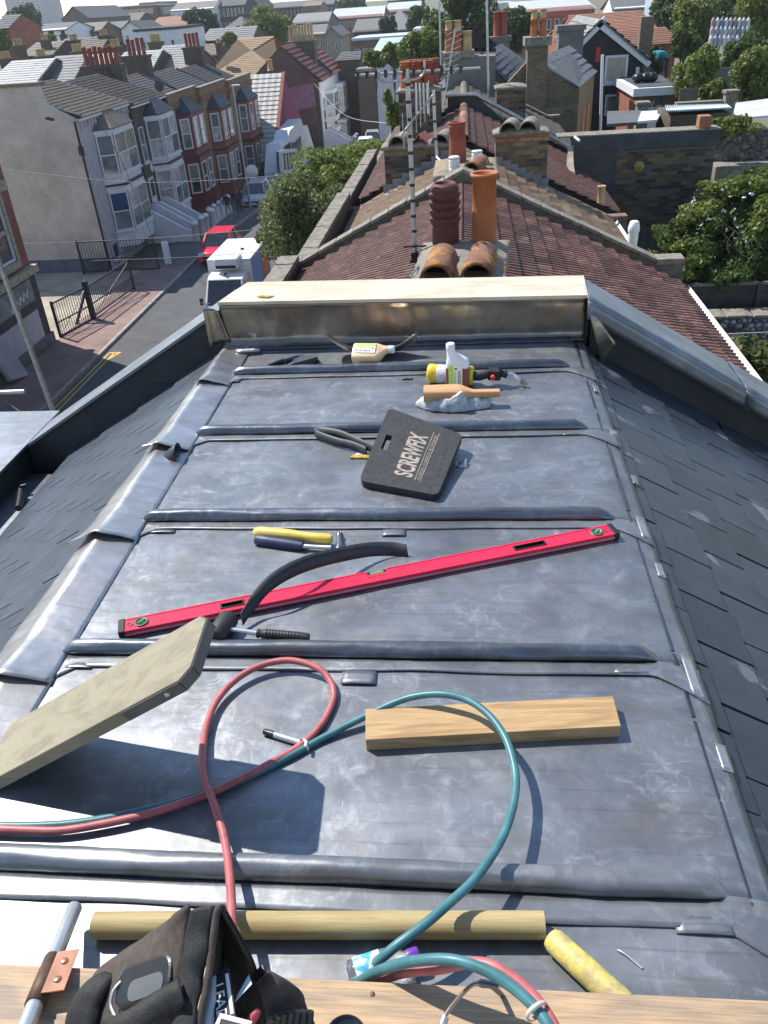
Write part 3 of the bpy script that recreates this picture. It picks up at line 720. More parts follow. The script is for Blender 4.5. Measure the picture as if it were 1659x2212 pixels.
# --- scaffold board leaning up the left slope over the ridge
E1 = Vector((-.665, 1.563, .423)); E2 = Vector((-.652, 1.332, .421)); d = Vector((-.852, -.035, -.523)).normalized()
f = frame((E1 + E2) / 2, d, d.cross(E1 - E2)); wdt = (E1 - E2).length
if (f.to_3x3() @ Vector((0, 0, 1))).z < 0: f = f @ Matrix.Rotation(math.pi, 4, 'X')
brd = thing('scaffold_board', E1 + d * .8, 'pale weathered scaffold board leaning up the left slope over the roof edge', 'scaffold board')
m = MB(); w2 = wdt / 2
m.prism([(0.03, -w2, -.038), (2.0, -w2, -.038), (2.0, w2, -.038), (.03, w2, -.038), (0, w2 - .03, -.038), (0, -w2 + .03, -.038)], (0, 0, .038)); xf(m, f).build('plank', BOARD, brd, bevel=.003)
m = MB(); pl = [(.22, -w2), (.03, -w2), (0, -w2 + .03), (0, w2 - .03), (.03, w2), (.22, w2)]
for a, b in zip(pl, pl[1:]):
    dd = Vector((b[0] - a[0], b[1] - a[1], 0)).normalized(); nn = Vector((dd.y, -dd.x, 0))
    q = [Vector((a[0], a[1], -.035)), Vector((b[0], b[1], -.035)), Vector((b[0], b[1], -.004)), Vector((a[0], a[1], -.004))]
    if nn.dot(Vector((.1 - (a[0] + b[0]) / 2, -(a[1] + b[1]) / 2, 0))) > 0: nn = -nn
    m.hexa([p + nn * .0015 for p in q], [p + nn * .0035 for p in q])
xf(m, f).build('end_band', M('dull_band', (.13, .125, .115), .6, .3), brd)
m = MB()
for x, y in ((.08, -w2 - .004), (.17, -w2 - .004), (.08, w2 + .004)): m.lathe([(.007, -.0015), (.007, .0015), (.004, .003)], (x, y, -.019), 10, (0, -1 if y < 0 else 1, 0))
xf(m, f).build('band_rivets', STEEL, brd)

# --- offcut of treated pine
q = [P(790, 1531, z=.051), P(1325, 1503, z=.051), P(1342, 1568, z=.051), P(790, 1598, z=.051)]
lo = [Vector((p.x, p.y, ZS)) for p in q]
m = MB(); m.hexa(lo[::-1], q[::-1])
f = frame(lo[3], lo[2] - lo[3]); fi = f.inverted(); m.v = [tuple(fi @ Vector(v)) for v in m.v]
blk = m.build('timber_offcut', BLOCKW, None, bevel=.002); blk.matrix_world = f; OFF[blk.name] = Vector((0, 0, 0))
props(blk, 'sawn pine timber offcut lying flat under the teal hose', 'timber')

# --- long treated pole in front of the nearest roll
a, b = P(205, 1999, z=.04), P(1176, 1998, z=.04); f = frame(a, b - a); m = MB(); L = (b - a).length
m.tube([(L * i / 24, noise.noise(Vector((i * .4, 1, 1))) * .0015, 0) for i in range(25)], .0285, 16)
m.build('timber_pole', POLEW, None, bevel=.003).matrix_world = f; po = bpy.data.objects['timber_pole']; props(po, 'long round treated timber pole lying in front of the nearest lead roll', 'pole')
# --- worn yellow bossing stick
a, b = P(1186, 2022, z=.036), P(1350, 2172, z=.036); f = frame(a, b - a); m = MB(); L = (b - a).length
m.tube([(0, 0, 0), (.004, 0, 0), (.015, 0, 0), (L * .5, 0, 0), (L, 0, 0)], [.012, .02, .0255, .027, .027], 16)
m.build('bossing_stick', YELW, None).matrix_world = f; props(bpy.data.objects['bossing_stick'], 'scuffed yellow bossing stick lying past the end of the timber pole', 'lead tool')

# --- plywood platform at the camera's feet
pf = thing('plywood_platform', (0, .3, ZS), 'grainy plywood board at the bottom edge carrying the tool bag', 'plywood board')
fa, fb = P(-120, 2076, z=.125), P(1800, 2168, z=.125)
dn = Vector((fb.y - fa.y, -(fb.x - fa.x), 0)).normalized() * .75
m = MB(); q = [fa, fb, fb + dn, fa + dn]; m.hexa([p - Vector((0, 0, .02)) for p in q][::-1], q[::-1]) ; m.build('sheet', PLYO, pf, bevel=.002)
for t in (.15, .85):
    c = fa.lerp(fb, t) + dn * .5
    m = MB(); m.box((c.x, c.y, .0565), (.09, .5, .097)); m.build('bearer', BOARD, pf)
m = MB(); c = P(805, 2147, z=.1258); m.lathe([(.005, 0), (.004, .0008), (.0005, .0008)], c, 10); m.build('screw', RUST, pf)

# --- hoses
def hose(name, pts, mat, label, r=.0103):
    path = spline([P(u, v, z=z) for u, v, z in pts], 8)
    m = MB(); m.tube(path, r, 10); return one(name, m, mat, label, 'hose', loc=path[0])
hose('gas_hose', [(-60, 1788, .030), (60, 1793, .030), (150, 1792, .03), (300, 1763, .03), (400, 1733, .03), (480, 1702, .03), (560, 1662, .024), (640, 1617, .018), (690, 1572, .018), (716, 1525, .018), (722, 1497, .02), (712, 1468, .03), (690, 1445, .04), (650, 1430, .045), (610, 1427, .045), (560, 1439, .04), (510, 1468, .035), (470, 1512, .03), (446, 1570, .03), (437, 1630, .04), (441, 1680, .048), (460, 1730, .055), (480, 1790, .06), (492, 1850, .07), (498, 1910, .085), (501, 1970, .10), (504, 2020, .11), (506, 2070, .14), (500, 2120, .15)], HOSER, 'red rubber gas hose looping once over the lead sheets')
hose('oxygen_hose', [(-60, 1782, .017), (60, 1784, .017), (180, 1776, .017), (330, 1746, .017), (430, 1718, .017), (520, 1686, .017), (620, 1637, .017), (700, 1593, .018), (790, 1547, .035), (860, 1515, .06), (910, 1502, .08), (960, 1500, .095), (1010, 1512, .10), (1055, 1543, .10), (1090, 1590, .095), (1108, 1640, .09), (1115, 1690, .085), (1108, 1745, .085), (1090, 1800, .09), (1062, 1850, .095), (1025, 1900, .10), (980, 1943, .105), (920, 1995, .11), (860, 2040, .10), (815, 2078, .07), (775, 2112, .045), (735, 2150, .03)], HOSEB, 'teal rubber gas hose curving over the pine offcut and the near roll')
h1 = hose('oxygen_hose', [(735, 2160, .04), (775, 2122, .06), (825, 2095, .13), (890, 2077, .20), (970, 2073, .24), (1040, 2092, .25), (1100, 2127, .25), (1150, 2170, .25), (1185, 2215, .25), (1210, 2270, .24)], HOSEB, 'teal gas hose arching above the plywood at the bottom edge', .0105)
h2 = hose('gas_hose', [(780, 2160, .04), (822, 2118, .07), (880, 2099, .14), (950, 2092, .19), (1010, 2080, .225), (1060, 2085, .24), (1115, 2117, .245), (1160, 2160, .245), (1195, 2212, .245), (1220, 2270, .24)], HOSER, 'red gas hose arching above the plywood at the bottom edge', .0105)
m = MB(); c = P(1160, 2184, z=.248)
m.lathe([(.0215, -.004), (.023, 0), (.0215, .004)], c, 16, (.45, -.75, 0.0), cap=False); one('cable_tie', m, M('nylon_clear', (.55, .52, .45), .4), 'clear cable tie holding the two arching hoses together', 'cable tie', solid=.002)
m = MB(); c = P(661, 1609, z=.018); m.lathe([(.017, -.003), (.018, 0), (.017, .003)], c, 14, (.9, .5, 0), cap=False); m.box(c + Vector((.004, -.012, .018)), (.006, .02, .006)); one('cable_tie', m, WHITEP, 'white cable tie joining red and teal hoses beside the marker pen', 'cable tie', solid=.002)

# --- marker pen
a, b = P(570, 1580, z=.018), P(655, 1606, z=.018); f = frame(a, b - a); L = (b - a).length
pen = thing('marker_pen', a, 'silver marker pen with black cap beside the red hose loop', 'pen')
m = MB(); m.tube([(0, 0, 0), (.003, 0, 0), (L * .28, 0, 0)], [.007, .009, .0095], 14); xf(m, f).build('cap', BLACKP, pen)
m = MB(); m.tube([(L * .28, 0, 0), (L * .93, 0, 0)], .0092, 14); xf(m, f).build('barrel', STEEL, pen)
m = MB(); m.tube([(L * .93, 0, 0), (L, 0, 0)], .0095, 14); xf(m, f).build('end_plug', BLACKP, pen)

# --- rubber mallet
ml = thing('rubber_mallet', P(480, 1375, z=ZS), 'black rubber mallet with ribbed handle beside the fourth lead roll', 'mallet')
c = P(480, 1357, z=.042); a = c + Vector((.012, .055, .0)); b = c - Vector((.012, .055, 0))
m = MB(); ax = (b - a).normalized(); m.lathe([(.012, 0), (.030, .002), (.034, .008), (.034, .104), (.030, .110), (.012, .112)], a, 20, ax); m.build('head', RUBBER, ml)
a, b = P(500, 1360, z=.04), P(556, 1368, z=.03); m = MB(); m.tube([a, b], .0085, 12); m.build('shaft', STEEL, ml)
e = P(668, 1378, z=.024); m = MB(); m.tube([b, b + (e - b) * .03, b + (e - b) * .06, b + (e - b) * .12, b + (e - b) * .5, b + (e - b) * .95, e], [.014, .016, .012, .0145, .0165, .016, .014], 14); hd = m.build('handle', RUBBER, ml)
m = MB(); dr = (e - b).normalized()
for k in range(11):
    c = b + (e - b) * (.2 + .06 * k); m.lathe([(.0165, -.0025), (.0185, 0), (.0165, .0025)], c, 12, (dr + Vector((.25, .2, .2))).normalized())
m.build('grip_ribs', BLACKP, hd)

# --- claw hammer with the yellow lead knife handle lying against it
hm = thing('claw_hammer', P(640, 1170, z=ZS), 'claw hammer with navy dimpled grip below the third lead roll', 'hammer')
a, b, e = P(553, 1166, z=.022), P(655, 1180, z=.024), P(716, 1183, z=.026)
m = MB(); m.tube([a, a.lerp(b, .04), a.lerp(b, .3), a.lerp(b, .7), b], [.017, .022, .021, .021, .017], 14); gp = m.build('grip', BLUEP, hm)
m = MB()
for k in range(9):
    c = a.lerp(b, .12 + .09 * k) + Vector((0, .004, .0168)); m.lathe([(.0028, -.001), (.0028, .0012), (.0005, .0014)], c, 8)
m.build('grip_dimples', BLACKP, gp)
m = MB(); m.tube([b, b.lerp(e, .5), e], [.0095, .008, .009], 10); m.build('shaft', STEEL, hm)
hf = P(733, 1158, z=.022); cl = P(707, 1196, z=.02)
m = MB(); m.tube(spline([hf + Vector((.006, .012, 0)), hf, e + Vector((.03, .0, .0)), e + Vector((.018, -.02, -.004)), cl + Vector((.012, 0, 0)), cl], 4), [.016] * 3 + [.0165, .012, .011, .0125, .014, .014, .013, .012, .011, .010, .0095, .009, .008, .007, .006, .005, .004, .003], 12)
m.build('head', M('forged_steel', (.20, .21, .22), .35, .8), hm)
m = MB(); a, b = P(550, 1149, z=.03), P(717, 1165, z=.038); dv = b - a
m.tube([a, a + dv * .02, a + dv * .08, a + dv * .3, a + dv * .5, a + dv * .62, a + dv * .75, a + dv * .96, b], [.013, .019, .0235, .024, .0225, .019, .019, .020, .015], 14)
one('yellow_lead_tool', m, M('yellow_tool', (.74, .56, .06), .45, 0, .1, 14, col2=(.50, .38, .10)), 'yellow shaped lead working tool lying against the claw hammer', 'lead tool')

# --- strips and offcuts of lead
pth = spline([P(522, 1338, z=.036), P(548, 1300, z=.06), P(585, 1258, z=.10), P(640, 1226, z=.11), P(705, 1205, z=.09), P(790, 1188, z=.055), P(845, 1186, z=.035), P(881, 1191, z=.028)], 8)
m = ribbon(pth, lambda v: Vector((-.010, .026, .045)) * (1 if v > .1 else .8)); one('lead_strip', m, LEADD, 'curved dark lead strip arching over the red spirit level', 'lead strip', solid=.003)
pth = spline([P(792, 975, z=.03), P(760, 962, z=.035), P(730, 955, z=.035), P(700, 945, z=.033), P(683, 938, z=.03), P(681, 932, z=.035), P(700, 932, z=.05), P(735, 938, z=.055), P(775, 955, z=.05), P(812, 972, z=.04)], 6)
m = ribbon(pth, lambda v: Vector((0, .018, .036))); one('lead_strip', m, LEADD, 'folded lead strip poking out beside the kneeling mat', 'lead strip', solid=.003)
c0 = P(706, 779, z=.0); c1 = P(884, 755, z=0)
def curlfn(u, v):
    x = c0.x + (.52) * u; cup = (abs(u - .55) / .55) ** 2.4
    wdt_ = .16 * (1 - .35 * u)
    if u > .8: wdt_ *= max(.15, (1.0 - u) / .2)
    return (x, c0.y + .03 - (v - .5) * wdt_ + .03 * (u - .5), .012 + .125 * cup * (1 if u < .55 else .95) + .055 * max(0, v - .45) / .55)
m = MB(); m.grid(curlfn, 30, 6); one('lead_offcut', m, LEADU, 'upturned lead offcut cradling the lying oil bottle', 'lead offcut', solid=.003)
# lying bottle
def bottle(label, f, name, mat, lab_txt, upright):
    t = thing(name, f.translation, label, 'bottle')
    w, d_, h = .085, .055, .128
    m = MB(); sec = []
    for z, sx, sy, ox in ((0, .94, .9, 0), (.006, 1, 1, 0), (.55 * h, 1, 1, 0), (.78 * h, 1, 1, 0), (.86 * h, .97, .95, 0), (.95 * h, .72, .72, -.008), (h * 1.05, .5, .62, -.019), (h * 1.12, .38, .56, -.024), (h * 1.2, .34, .5, -.026)):
        ring = []
        for k in range(28):
            a = 2 * math.pi * k / 28; c, s = math.cos(a), math.sin(a); q = 1 / ((abs(c) ** 6 + abs(s) ** 6) ** (1 / 6)) if z < h else 1 / ((abs(c) ** 2.4 + abs(s) ** 2.4) ** (1 / 2.4))
            ring.append((ox + w / 2 * sx * c * q, d_ / 2 * sy * s * q, z))
        sec.append(ring)
    n = 28; m.add([q for r in sec for q in r], [(i * n + k, i * n + (k + 1) % n, (i + 1) * n + (k + 1) % n, (i + 1) * n + k) for i in range(len(sec) - 1) for k in range(n)], True)
    m.add(sec[0], [tuple(range(n))[::-1]]); m.add(sec[-1], [tuple(range(n))]); xf(m, f).build('body', mat, t)
    m = MB(); m.lathe([(.016, 0), (.0165, .002), (.0165, .021), (.014, .024)], (-.026, 0, h * 1.2 - .002), 18); xf(m, f).build('cap', WHITEP, t)
    m = MB(); m.bx(-.033, -.006, -.0305, -.0295, .012, .10); lb = xf(m, f).build('label_panel', LIME, t)
    m = MB(); m.bx(-.006, .018, -.0305, -.0295, .012, .10); xf(m, f).build('label_panel', PRINTW, t)
    lm = f @ Matrix.Translation((.002, -.0306, .080)) @ Matrix.Rotation(R_(90), 4, 'X') @ Matrix.Rotation(R_(-90), 4, 'Z')
    text_part('lettering', 'PATINATION OIL', lm, .0155, INK, lb, sx=.56)
    for k in range(5):
        m = MB(); z = .016 + k * .0135; m.bx(-.028, -.011, -.0312, -.0306, z, z + .0015); m.bx(-.028, -.026, -.0312, -.0306, z, z + .01); m.bx(-.015, -.011, -.0312, -.0306, z, z + .01); xf(m, f).build('label_mark', PRINTW, lb)
    m = MB(); m.lathe([(.011, 0), (.011, .001)], (-.005, -.0306, .090), 16, (0, -1, 0)); lg = xf(m, f).build('label_badge', PRINTW, lb)
    m = MB(); m.prism([(-.011, -.0322, .0875), (.001, -.0322, .0875), (.001, -.0322, .0895), (-.005, -.0322, .0935), (-.011, -.0322, .0895)], (0, -.0006, 0)); xf(m, f).build('badge_roof', INK, lb)
    return t, f
fb_ = P(990, 838, z=ZS); f = frame(fb_ + Vector((0, .0, 0)), (1, -.06, 0))
S15 = Matrix.Scale(1.38, 4)
t_, f_ = bottle('white topped bottle of brown patination oil standing in front of the torch', f @ S15, 'oil_bottle', WHITEP, '', True)
m = MB(); 
for s in (1,): rbox(m, .0862, .0562, .004, .088, .008)
xf(m, f @ S15).build('oil_fill', M('oil_brown', (.22, .075, .045), .3, 0, .15, 9), t_)
# raise the label clear of the darker lower body
f2 = frame(P(770, 768, z=.075), (0, -.10, -1), (0, 1, .25))
fl = Matrix.Translation(P(764, 764, z=.072)) @ Matrix.Rotation(R_(-6), 4, 'Z') @ Matrix.Rotation(R_(90), 4, 'Y') @ Matrix.Rotation(R_(-62), 4, 'Z') @ Matrix.Scale(1.3, 4)
bottle('cream bottle with lime label lying on its side in curled lead', fl, 'oil_bottle', CREAM, '', False)

# --- blow torch
bt = thing('blow_torch', P(980, 815, z=ZS), 'blow torch with yellow gas canister behind the standing bottle', 'blow torch')
zc = .062; a, b = P(925, 806, z=zc), P(1024, 812, z=zc); dv = b - a; L = dv.length; dn_ = dv.normalized()
m = MB(); m.lathe([(.03, 0), (.046, .003), (.05, .012), (.05, .03), (.0485, .034), (.0485, L - .05), (.05, L - .045), (.05, L - .012), (.046, L - .003), (.03, L)], a, 26, dn_); cn = m.build('canister', YELP, bt)
m = MB(); m.lathe([(.0488, L * .22), (.0492, L * .225), (.0492, L * .52), (.0488, L * .525)], a, 26, dn_, cap=False); m.build('canister_label', M('label_grey', (.34, .37, .42), .5, 0, .3, 60, col2=(.72, .72, .72)), cn)
c = P(1060, 806, z=zc + .01); m = MB(); m.tube([b - dn_ * .005, b + dn_ * .01, b + dn_ * .03, c], [.022, .024, .0225, .021], 16); m.build('grip', RUBBER, bt)
g = frame(c, dn_); m = MB(); m.bx(-.01, .055, -.03, .026, -.028, .024); xf(m, g).build('valve_block', BLACKP, bt, bevel=.004)
m = MB(); m.lathe([(.012, 0), (.013, .004), (.013, .014), (.009, .018)], (.02, -.03, -.006), 14, (0, -1, 0)); xf(m, g).build('red_button', M('red_plastic', (.65, .03, .03), .4), bt)
m = MB(); m.tube([(.055, 0, 0), (.075, 0, 0)], .017, 6); m.tube([(.06, .0, .01), (.045, .0, .04)], .007, 8); m.tube([(.075, 0, 0), (.085, 0, 0)], .021, 6); xf(m, g).build('knob', BLACKP, bt)
n0 = g @ Vector((.085, 0, 0)); m = MB(); pth = spline([n0, P(1107, 808, z=.065), P(1120, 817, z=.05), P(1126, 822, z=.04)], 5); m.tube(pth, .0085, 10); m.build('neck_tube', STEEL, bt)
m = MB(); m.tube([P(1125, 821, z=.042), P(1137, 832, z=.02)], .0125, 14, cap=False); m.build('nozzle', M('nozzle_bronze', (.45, .38, .28), .3, .9), bt)

# --- beech bat-shaped dresser, resting on the towel
dr_ = thing('lead_dresser', P(960, 860, z=.06), 'beech bat shaped lead dresser resting on the white towel', 'lead tool')
bz = .075
o = P(916, 850, z=bz); e = P(1000, 849, z=bz); g = frame(o, e - o); Lb = (e - o).length
def bat(u, v):
    a = v * 2 * math.pi; x = u * .46
    if u < .45: hw, hz = .052, .032
    else:
        t = min(1, (u - .45) / .22); t = t * t * (3 - 2 * t); hw, hz = .052 - .030 * t, .032 - .014 * t
    k = 1 / ((abs(math.cos(a)) ** 3.2 + abs(math.sin(a)) ** 3.2) ** (1 / 3.2))
    yo = -.020 * min(1, max(0, (u - .45) / .22))
    return (x, hw * math.cos(a) * k + yo, hz * math.sin(a) * k - .006 * max(0, u - .45))
m = MB(); m.grid(bat, 40, 22); m.add([bat(0, j / 22) for j in range(22)], [tuple(range(22))]); m.add([bat(1, j / 22) for j in range(22)], [tuple(range(22))[::-1]])
sc_ = (P(1078, 858, z=bz) - o).length / .46
xf(m, g @ Matrix.Diagonal((sc_, 1, 1, 1)) @ Matrix.Rotation(R_(3), 4, 'Z')).build('bat', BEECH, dr_)
# --- towel
m = MB(); tc = P(982, 879, z=.0)
def tw(u, v):
    a = u * 2 * math.pi; r = math.sin(v * math.pi * .5)
    x = .165 * r * math.cos(a) * (1 + .15 * math.cos(2 * a + .4)); y = .085 * r * math.sin(a)
    n1 = noise.noise(Vector((x * 22, y * 24, 3))); n2 = noise.noise(Vector((x * 55, y * 60, 8)))
    z = max(.0, (1 - v ** 3.0) * (.05 + .05 * n1) + .012 * n2 * (1 - v)) + (.02 * math.exp(-((x - .01) ** 2) / .0012) if v < .8 else 0)
    return (tc.x + x + .02 * n1, tc.y + y + .012 * n2, ZS + .004 + z)
m.grid(tw, 72, 26); m.add([tw(k / 72, 1) for k in range(72)], [tuple(range(72))]); one('towel', m, CLOTH, 'crumpled white towel bunched under the beech dresser', 'towel')
# --- snips and black chase wedge near the upstand
sn = thing('tin_snips', P(600, 785, z=ZS), 'dark snips with blue grip lying left of the black wedge', 'snips')
m = MB(); m.tube([P(578, 789, z=.014), P(600, 783, z=.02), P(618, 777, z=.024)], [.006, .014, .012], 8); m.build('jaws', BLACKP, sn)
m = MB(); m.tube([P(614, 778, z=.03), P(640, 770, z=.03), P(657, 768, z=.03)], .009, 8); m.build('handle', M('blue_grip', (.05, .14, .20), .4), sn)
m = MB(); m.tube([P(614, 783, z=.014), P(640, 778, z=.016), P(660, 775, z=.016)], .009, 8); m.build('handle', BLACKP, sn)
w = [P(628, 793, z=ZS), P(676, 793, z=ZS), P(690, 776, z=ZS), P(648, 776, z=ZS)]; w2_ = [P(618, 789, z=.02), P(640, 782, z=.045), P(688, 770, z=.065), P(652, 766, z=.05)]
m = MB(); m.hexa(w, w2_); one('plastic_wedge', m, M('wedge_black', (.05, .05, .055), .35), 'black plastic dressing wedge lying before the upstand', 'lead tool', bevel=.006)
# --- small strips of nails / abrasive
def nailstrip(c, ang_, label, L=.11, W=.035):
    t = thing('nail_strip', c, label, 'nail strip'); g = Matrix.Translation(c) @ Matrix.Rotation(ang_, 4, 'Z')
    m = MB(); m.prism([(-L / 2, 0, 0), (L / 2 - .02, 0, 0), (L / 2, W, 0), (-L / 2 + .02, W, 0)], (0, 0, .003)); xf(m, g).build('collation', M('nail_paper', (.60, .60, .58), .6), t)
    m = MB(); m.prism([(-L / 2 - .004, -.006, .001), (L / 2 - .024, -.006, .001), (L / 2 - .012, W * .45, .001), (-L / 2 + .006, W * .45, .001)], (0, 0, .006)); xf(m, g).build('nails', M('nail_brass', (.62, .42, .10), .4, .4, .3, 90), t)
nailstrip(P(787, 990, z=ZS + .001), R_(-3), 'white and gold nail strip half under the kneeling mat', .12, .045)
nailstrip(Vector((P(573, 642, z=.289).x, P(573, 642, z=.289).y, .288)), R_(-14), 'small nail strip lying on the new plywood parapet cap', .09, .04)

# --- clear drinks bottle with purple cap
wb = thing('water_bottle', P(840, 2090, z=ZS), 'clear plastic drinks bottle with purple cap by the plywood edge', 'bottle')
a, b = P(752, 2112, z=.042), P(884, 2067, z=.042); dv = b - a; L = dv.length; dn_ = dv.normalized()
m = MB(); m.lathe([(.02, 0), (.03, .006), (.032, .02), (.0305, .04), (.032, .06), (.032, L * .62), (.030, L * .7), (.022, L * .85), (.0135, L * .94), (.013, L)], a, 20, dn_); m.build('body', CLEARP, wb)
m = MB(); m.lathe([(.0325, L * .12), (.0328, L * .125), (.0328, L * .55), (.0325, L * .555)], a, 20, dn_, cap=False); lbm = NT('bottle_label')
gr = lbm.ramp(lbm.noise(lbm.co(), 30, 3, .6), [(.40, (.08, .30, .62)), (.5, (.10, .45, .75)), (.56, (.8, .82, .85)), (.7, (.32, .06, .42))]); lbm.set(gr, .35); m.build('wrap_label', lbm.m, wb)
m = MB(); m.lathe([(.0145, L - .004), (.0155, L), (.0155, L + .018), (.013, L + .021)], a, 18, dn_); m.build('cap', PURPLE, wb)

# --- steel tube with rusty clip and copper rivets
tb = thing('steel_prop_tube', P(150, 1960, z=ZS), 'bright steel tube with copper riveted clip at bottom left', 'tube')
a, b = P(163, 1957, z=.06), P(52, 2230, z=.17); m = MB(); m.tube([a, a.lerp(b, .01), a.lerp(b, .02), b], [.011, .0155, .0165, .0165], 18); m.build('tube', STEEL, tb)
g0, g1 = a.lerp(b, .47), a.lerp(b, .82); m = MB(); m.tube([g0, g1], .0195, 16, cap=False); cp = m.build('clip', RUST, tb, solid=.003)
g = frame((g0 + g1) / 2, g1 - g0, (0, 0, 1)); L2 = (g1 - g0).length
m = MB(); m.bx(-L2 * .48, L2 * .42, .012, .055, .0155, .018); xf(m, g).build('clip_tab', COPPER, tb)
m = MB()
for xx in (-L2 * .22, L2 * .18): m.lathe([(.0085, 0), (.0085, .002), (.006, .004), (.0005, .0045)], g @ Vector((xx, .034, .018)), 14, g.to_3x3() @ Vector((0, 0, 1)))
m.build('rivets', COPPER, tb)
# --- torch tip lying on the platform
tp = thing('welding_tip', P(980, 2170, z=.126), 'thin bent steel welding tip lying on the near plywood', 'welding torch')
m = MB(); m.tube(spline([P(950, 2225, z=.19), P(965, 2190, z=.19), P(985, 2163, z=.19), P(1008, 2138, z=.19), P(1022, 2127, z=.19), P(1035, 2124, z=.19)], 5), .004, 10); m.build('tip_tube', M('nozzle_bronze', (.45, .38, .28)), tp)
m = MB(); m.tube([P(1034, 2125, z=.19), P(1040, 2124, z=.19), P(1055, 2126, z=.19), P(1078, 2131, z=.19)], [.005, .0075, .0065, .007], 10); m.build('nozzle_end', M('forged_steel', (.20, .21, .22)), tp)
m = MB(); q0, q1 = P(962, 2197, z=.19), P(955, 2216, z=.19); m.tube([q0, q1], .0075, 6); m.build('collar_nut', STEEL, tp)
m = MB(); m.tube([P(1060, 2128, z=.186), P(1080, 2145, z=.14), P(1085, 2150, z=.1275)], .005, 8); m.build('support_hook', M('forged_steel', (.20, .21, .22)), tp)
# --- tin lid peeping in
m = MB(); c = P(752, 2268, z=.126); m.lathe([(.037, 0), (.037, .05), (.0355, .052), (.0335, .05), (.033, .045), (.0305, .0455), (.0295, .044), (.0005, .044)], c, 32, cap=False); one('paint_tin', m, [M('tin_dark', (.03, .035, .05), .3, .4)], 'round dark tin lid cut by the bottom edge', 'tin')
# --- wire scraps
m = MB(); m.tube(spline([P(1335, 2052, z=.012), P(1352, 2062, z=.014), P(1388, 2092, z=.012)], 5), [.0028] * 11, 6); one('wire_scrap', m, GALV, 'bent scrap of grey wire near the yellow bossing stick', 'wire')
m = MB(); m.box(P(614, 920, z=.016), (.035, .012, .012), Matrix.Rotation(-.5, 3, 'Z')); one('lead_scrap', m, LEADS, 'tiny shiny lead scrap behind the second roll', 'lead scrap', bevel=.003)
m = MB(); p_ = P(1483 * .6636, 1515 * .6636, z=.02); m.grid(lambda u, v: (p_.x + .05 * u, p_.y + .05 * v - .01 * u, .012 + .02 * u * v), 4, 4); one('lead_scrap', m, LEADS, 'thin pale lead scrap lying right of the kneeling mat', 'lead scrap', solid=.002)
# --- roller handle in the left gutter
rh = thing('roller_handle', P(42, 1085, z=-.8), 'black tube handled tool lying in the left gutter', 'tool')
m = MB(); m.tube([P(40, 1098, z=-.78), P(44, 1080, z=-.78), P(46, 1062, z=-.78)], [.022, .024, .022], 12); m.build('handle', BLACKP, rh)
m = MB(); m.tube([P(46, 1062, z=-.78), P(40, 1052, z=-.77), P(58, 1048, z=-.77)], .012, 8); m.build('frame', BLACKP, rh)

# --- tool bag
bag = thing('tool_bag', P(380, 2200, z=.126), 'open brown and black canvas tool bag at the bottom edge', 'tool bag')
def surf(A, B, nu, nv, bulge=None, mat=BAGB, name='panel', solid=.004):
    sa, sb = spline(A, 8), spline(B, 8)
    def at(s, t):
        i = min(len(s) - 1, t * (len(s) - 1)); k = int(i); return s[k].lerp(s[min(k + 1, len(s) - 1)], i - k)
    def fn(u, v):
        p = at(sa, v).lerp(at(sb, v), u)
        if bulge: p = p + Vector(bulge) * math.sin(math.pi * u) * (.4 + .6 * math.sin(math.pi * v))
        w_ = noise.noise(Vector((p.x * 14, p.y * 14, p.z * 30))) * .010 + noise.noise(p * 45) * .003; return p + Vector((w_, -w_ * .4, w_))
    m = MB(); m.grid(fn, nu, nv); return m.build(name, mat, bag, solid=solid)
mouthL = [P(412, 1966, z=.40), P(402, 2050, z=.36), P(388, 2130, z=.33), P(370, 2230, z=.30)]
outL = [P(408, 1966, z=.395), P(305, 2034, z=.24), P(205, 2110, z=.17), P(150, 2240, z=.14)]
surf(outL, mouthL, 16, 24, (-.0, .0, .03), BAGB, 'brown_side_panel')
strapO = [P(414, 1966, z=.403), P(404, 2050, z=.365), P(390, 2130, z=.335), P(372, 2230, z=.305)]
strapI = [P(466, 1956, z=.41), P(452, 2050, z=.37), P(440, 2130, z=.34), P(415, 2230, z=.31)]
surf(strapO, strapI, 6, 20, (0, 0, .008), BAGK, 'black_webbing_edge', .006)
zipp = spline([P(476, 1958, z=.41), P(468, 1975, z=.405), P(458, 2050, z=.372), P(447, 2130, z=.342), P(425, 2230, z=.31)], 6)
m = MB(); m.tube(zipp, .0065, 8); zo_ = m.build('zip_piping', BAGB, bag)
zip2 = spline([P(476, 1957, z=.41), P(492, 1985, z=.39), P(520, 2035, z=.34), P(540, 2075, z=.30), P(552, 2110, z=.26)], 6)
m = MB(); m.tube(zip2, .005, 8)
for i in range(0, len(zip2) - 1):
    for t in (0, .5):
        m.box(zip2[i].lerp(zip2[i + 1], t) + Vector((.004, 0, .002)), (.006, .003, .004))
m.build('zip_teeth', BAGK, bag)
deep = [P(476, 1960, z=.38), P(480, 2050, z=.26), P(470, 2130, z=.20), P(440, 2230, z=.16)]
surf([p for p in (P(474, 1958, z=.407), P(458, 2050, z=.368), P(447, 2130, z=.338), P(425, 2230, z=.306))], deep, 6, 20, (0, 0, -.02), BAGK, 'inner_lining', .003)
surf(deep, [P(478, 1958, z=.405), P(522, 2035, z=.335), P(556, 2115, z=.25), P(600, 2230, z=.2)], 8, 20, (0, 0, -.04), BAGK, 'inner_lining', .003)
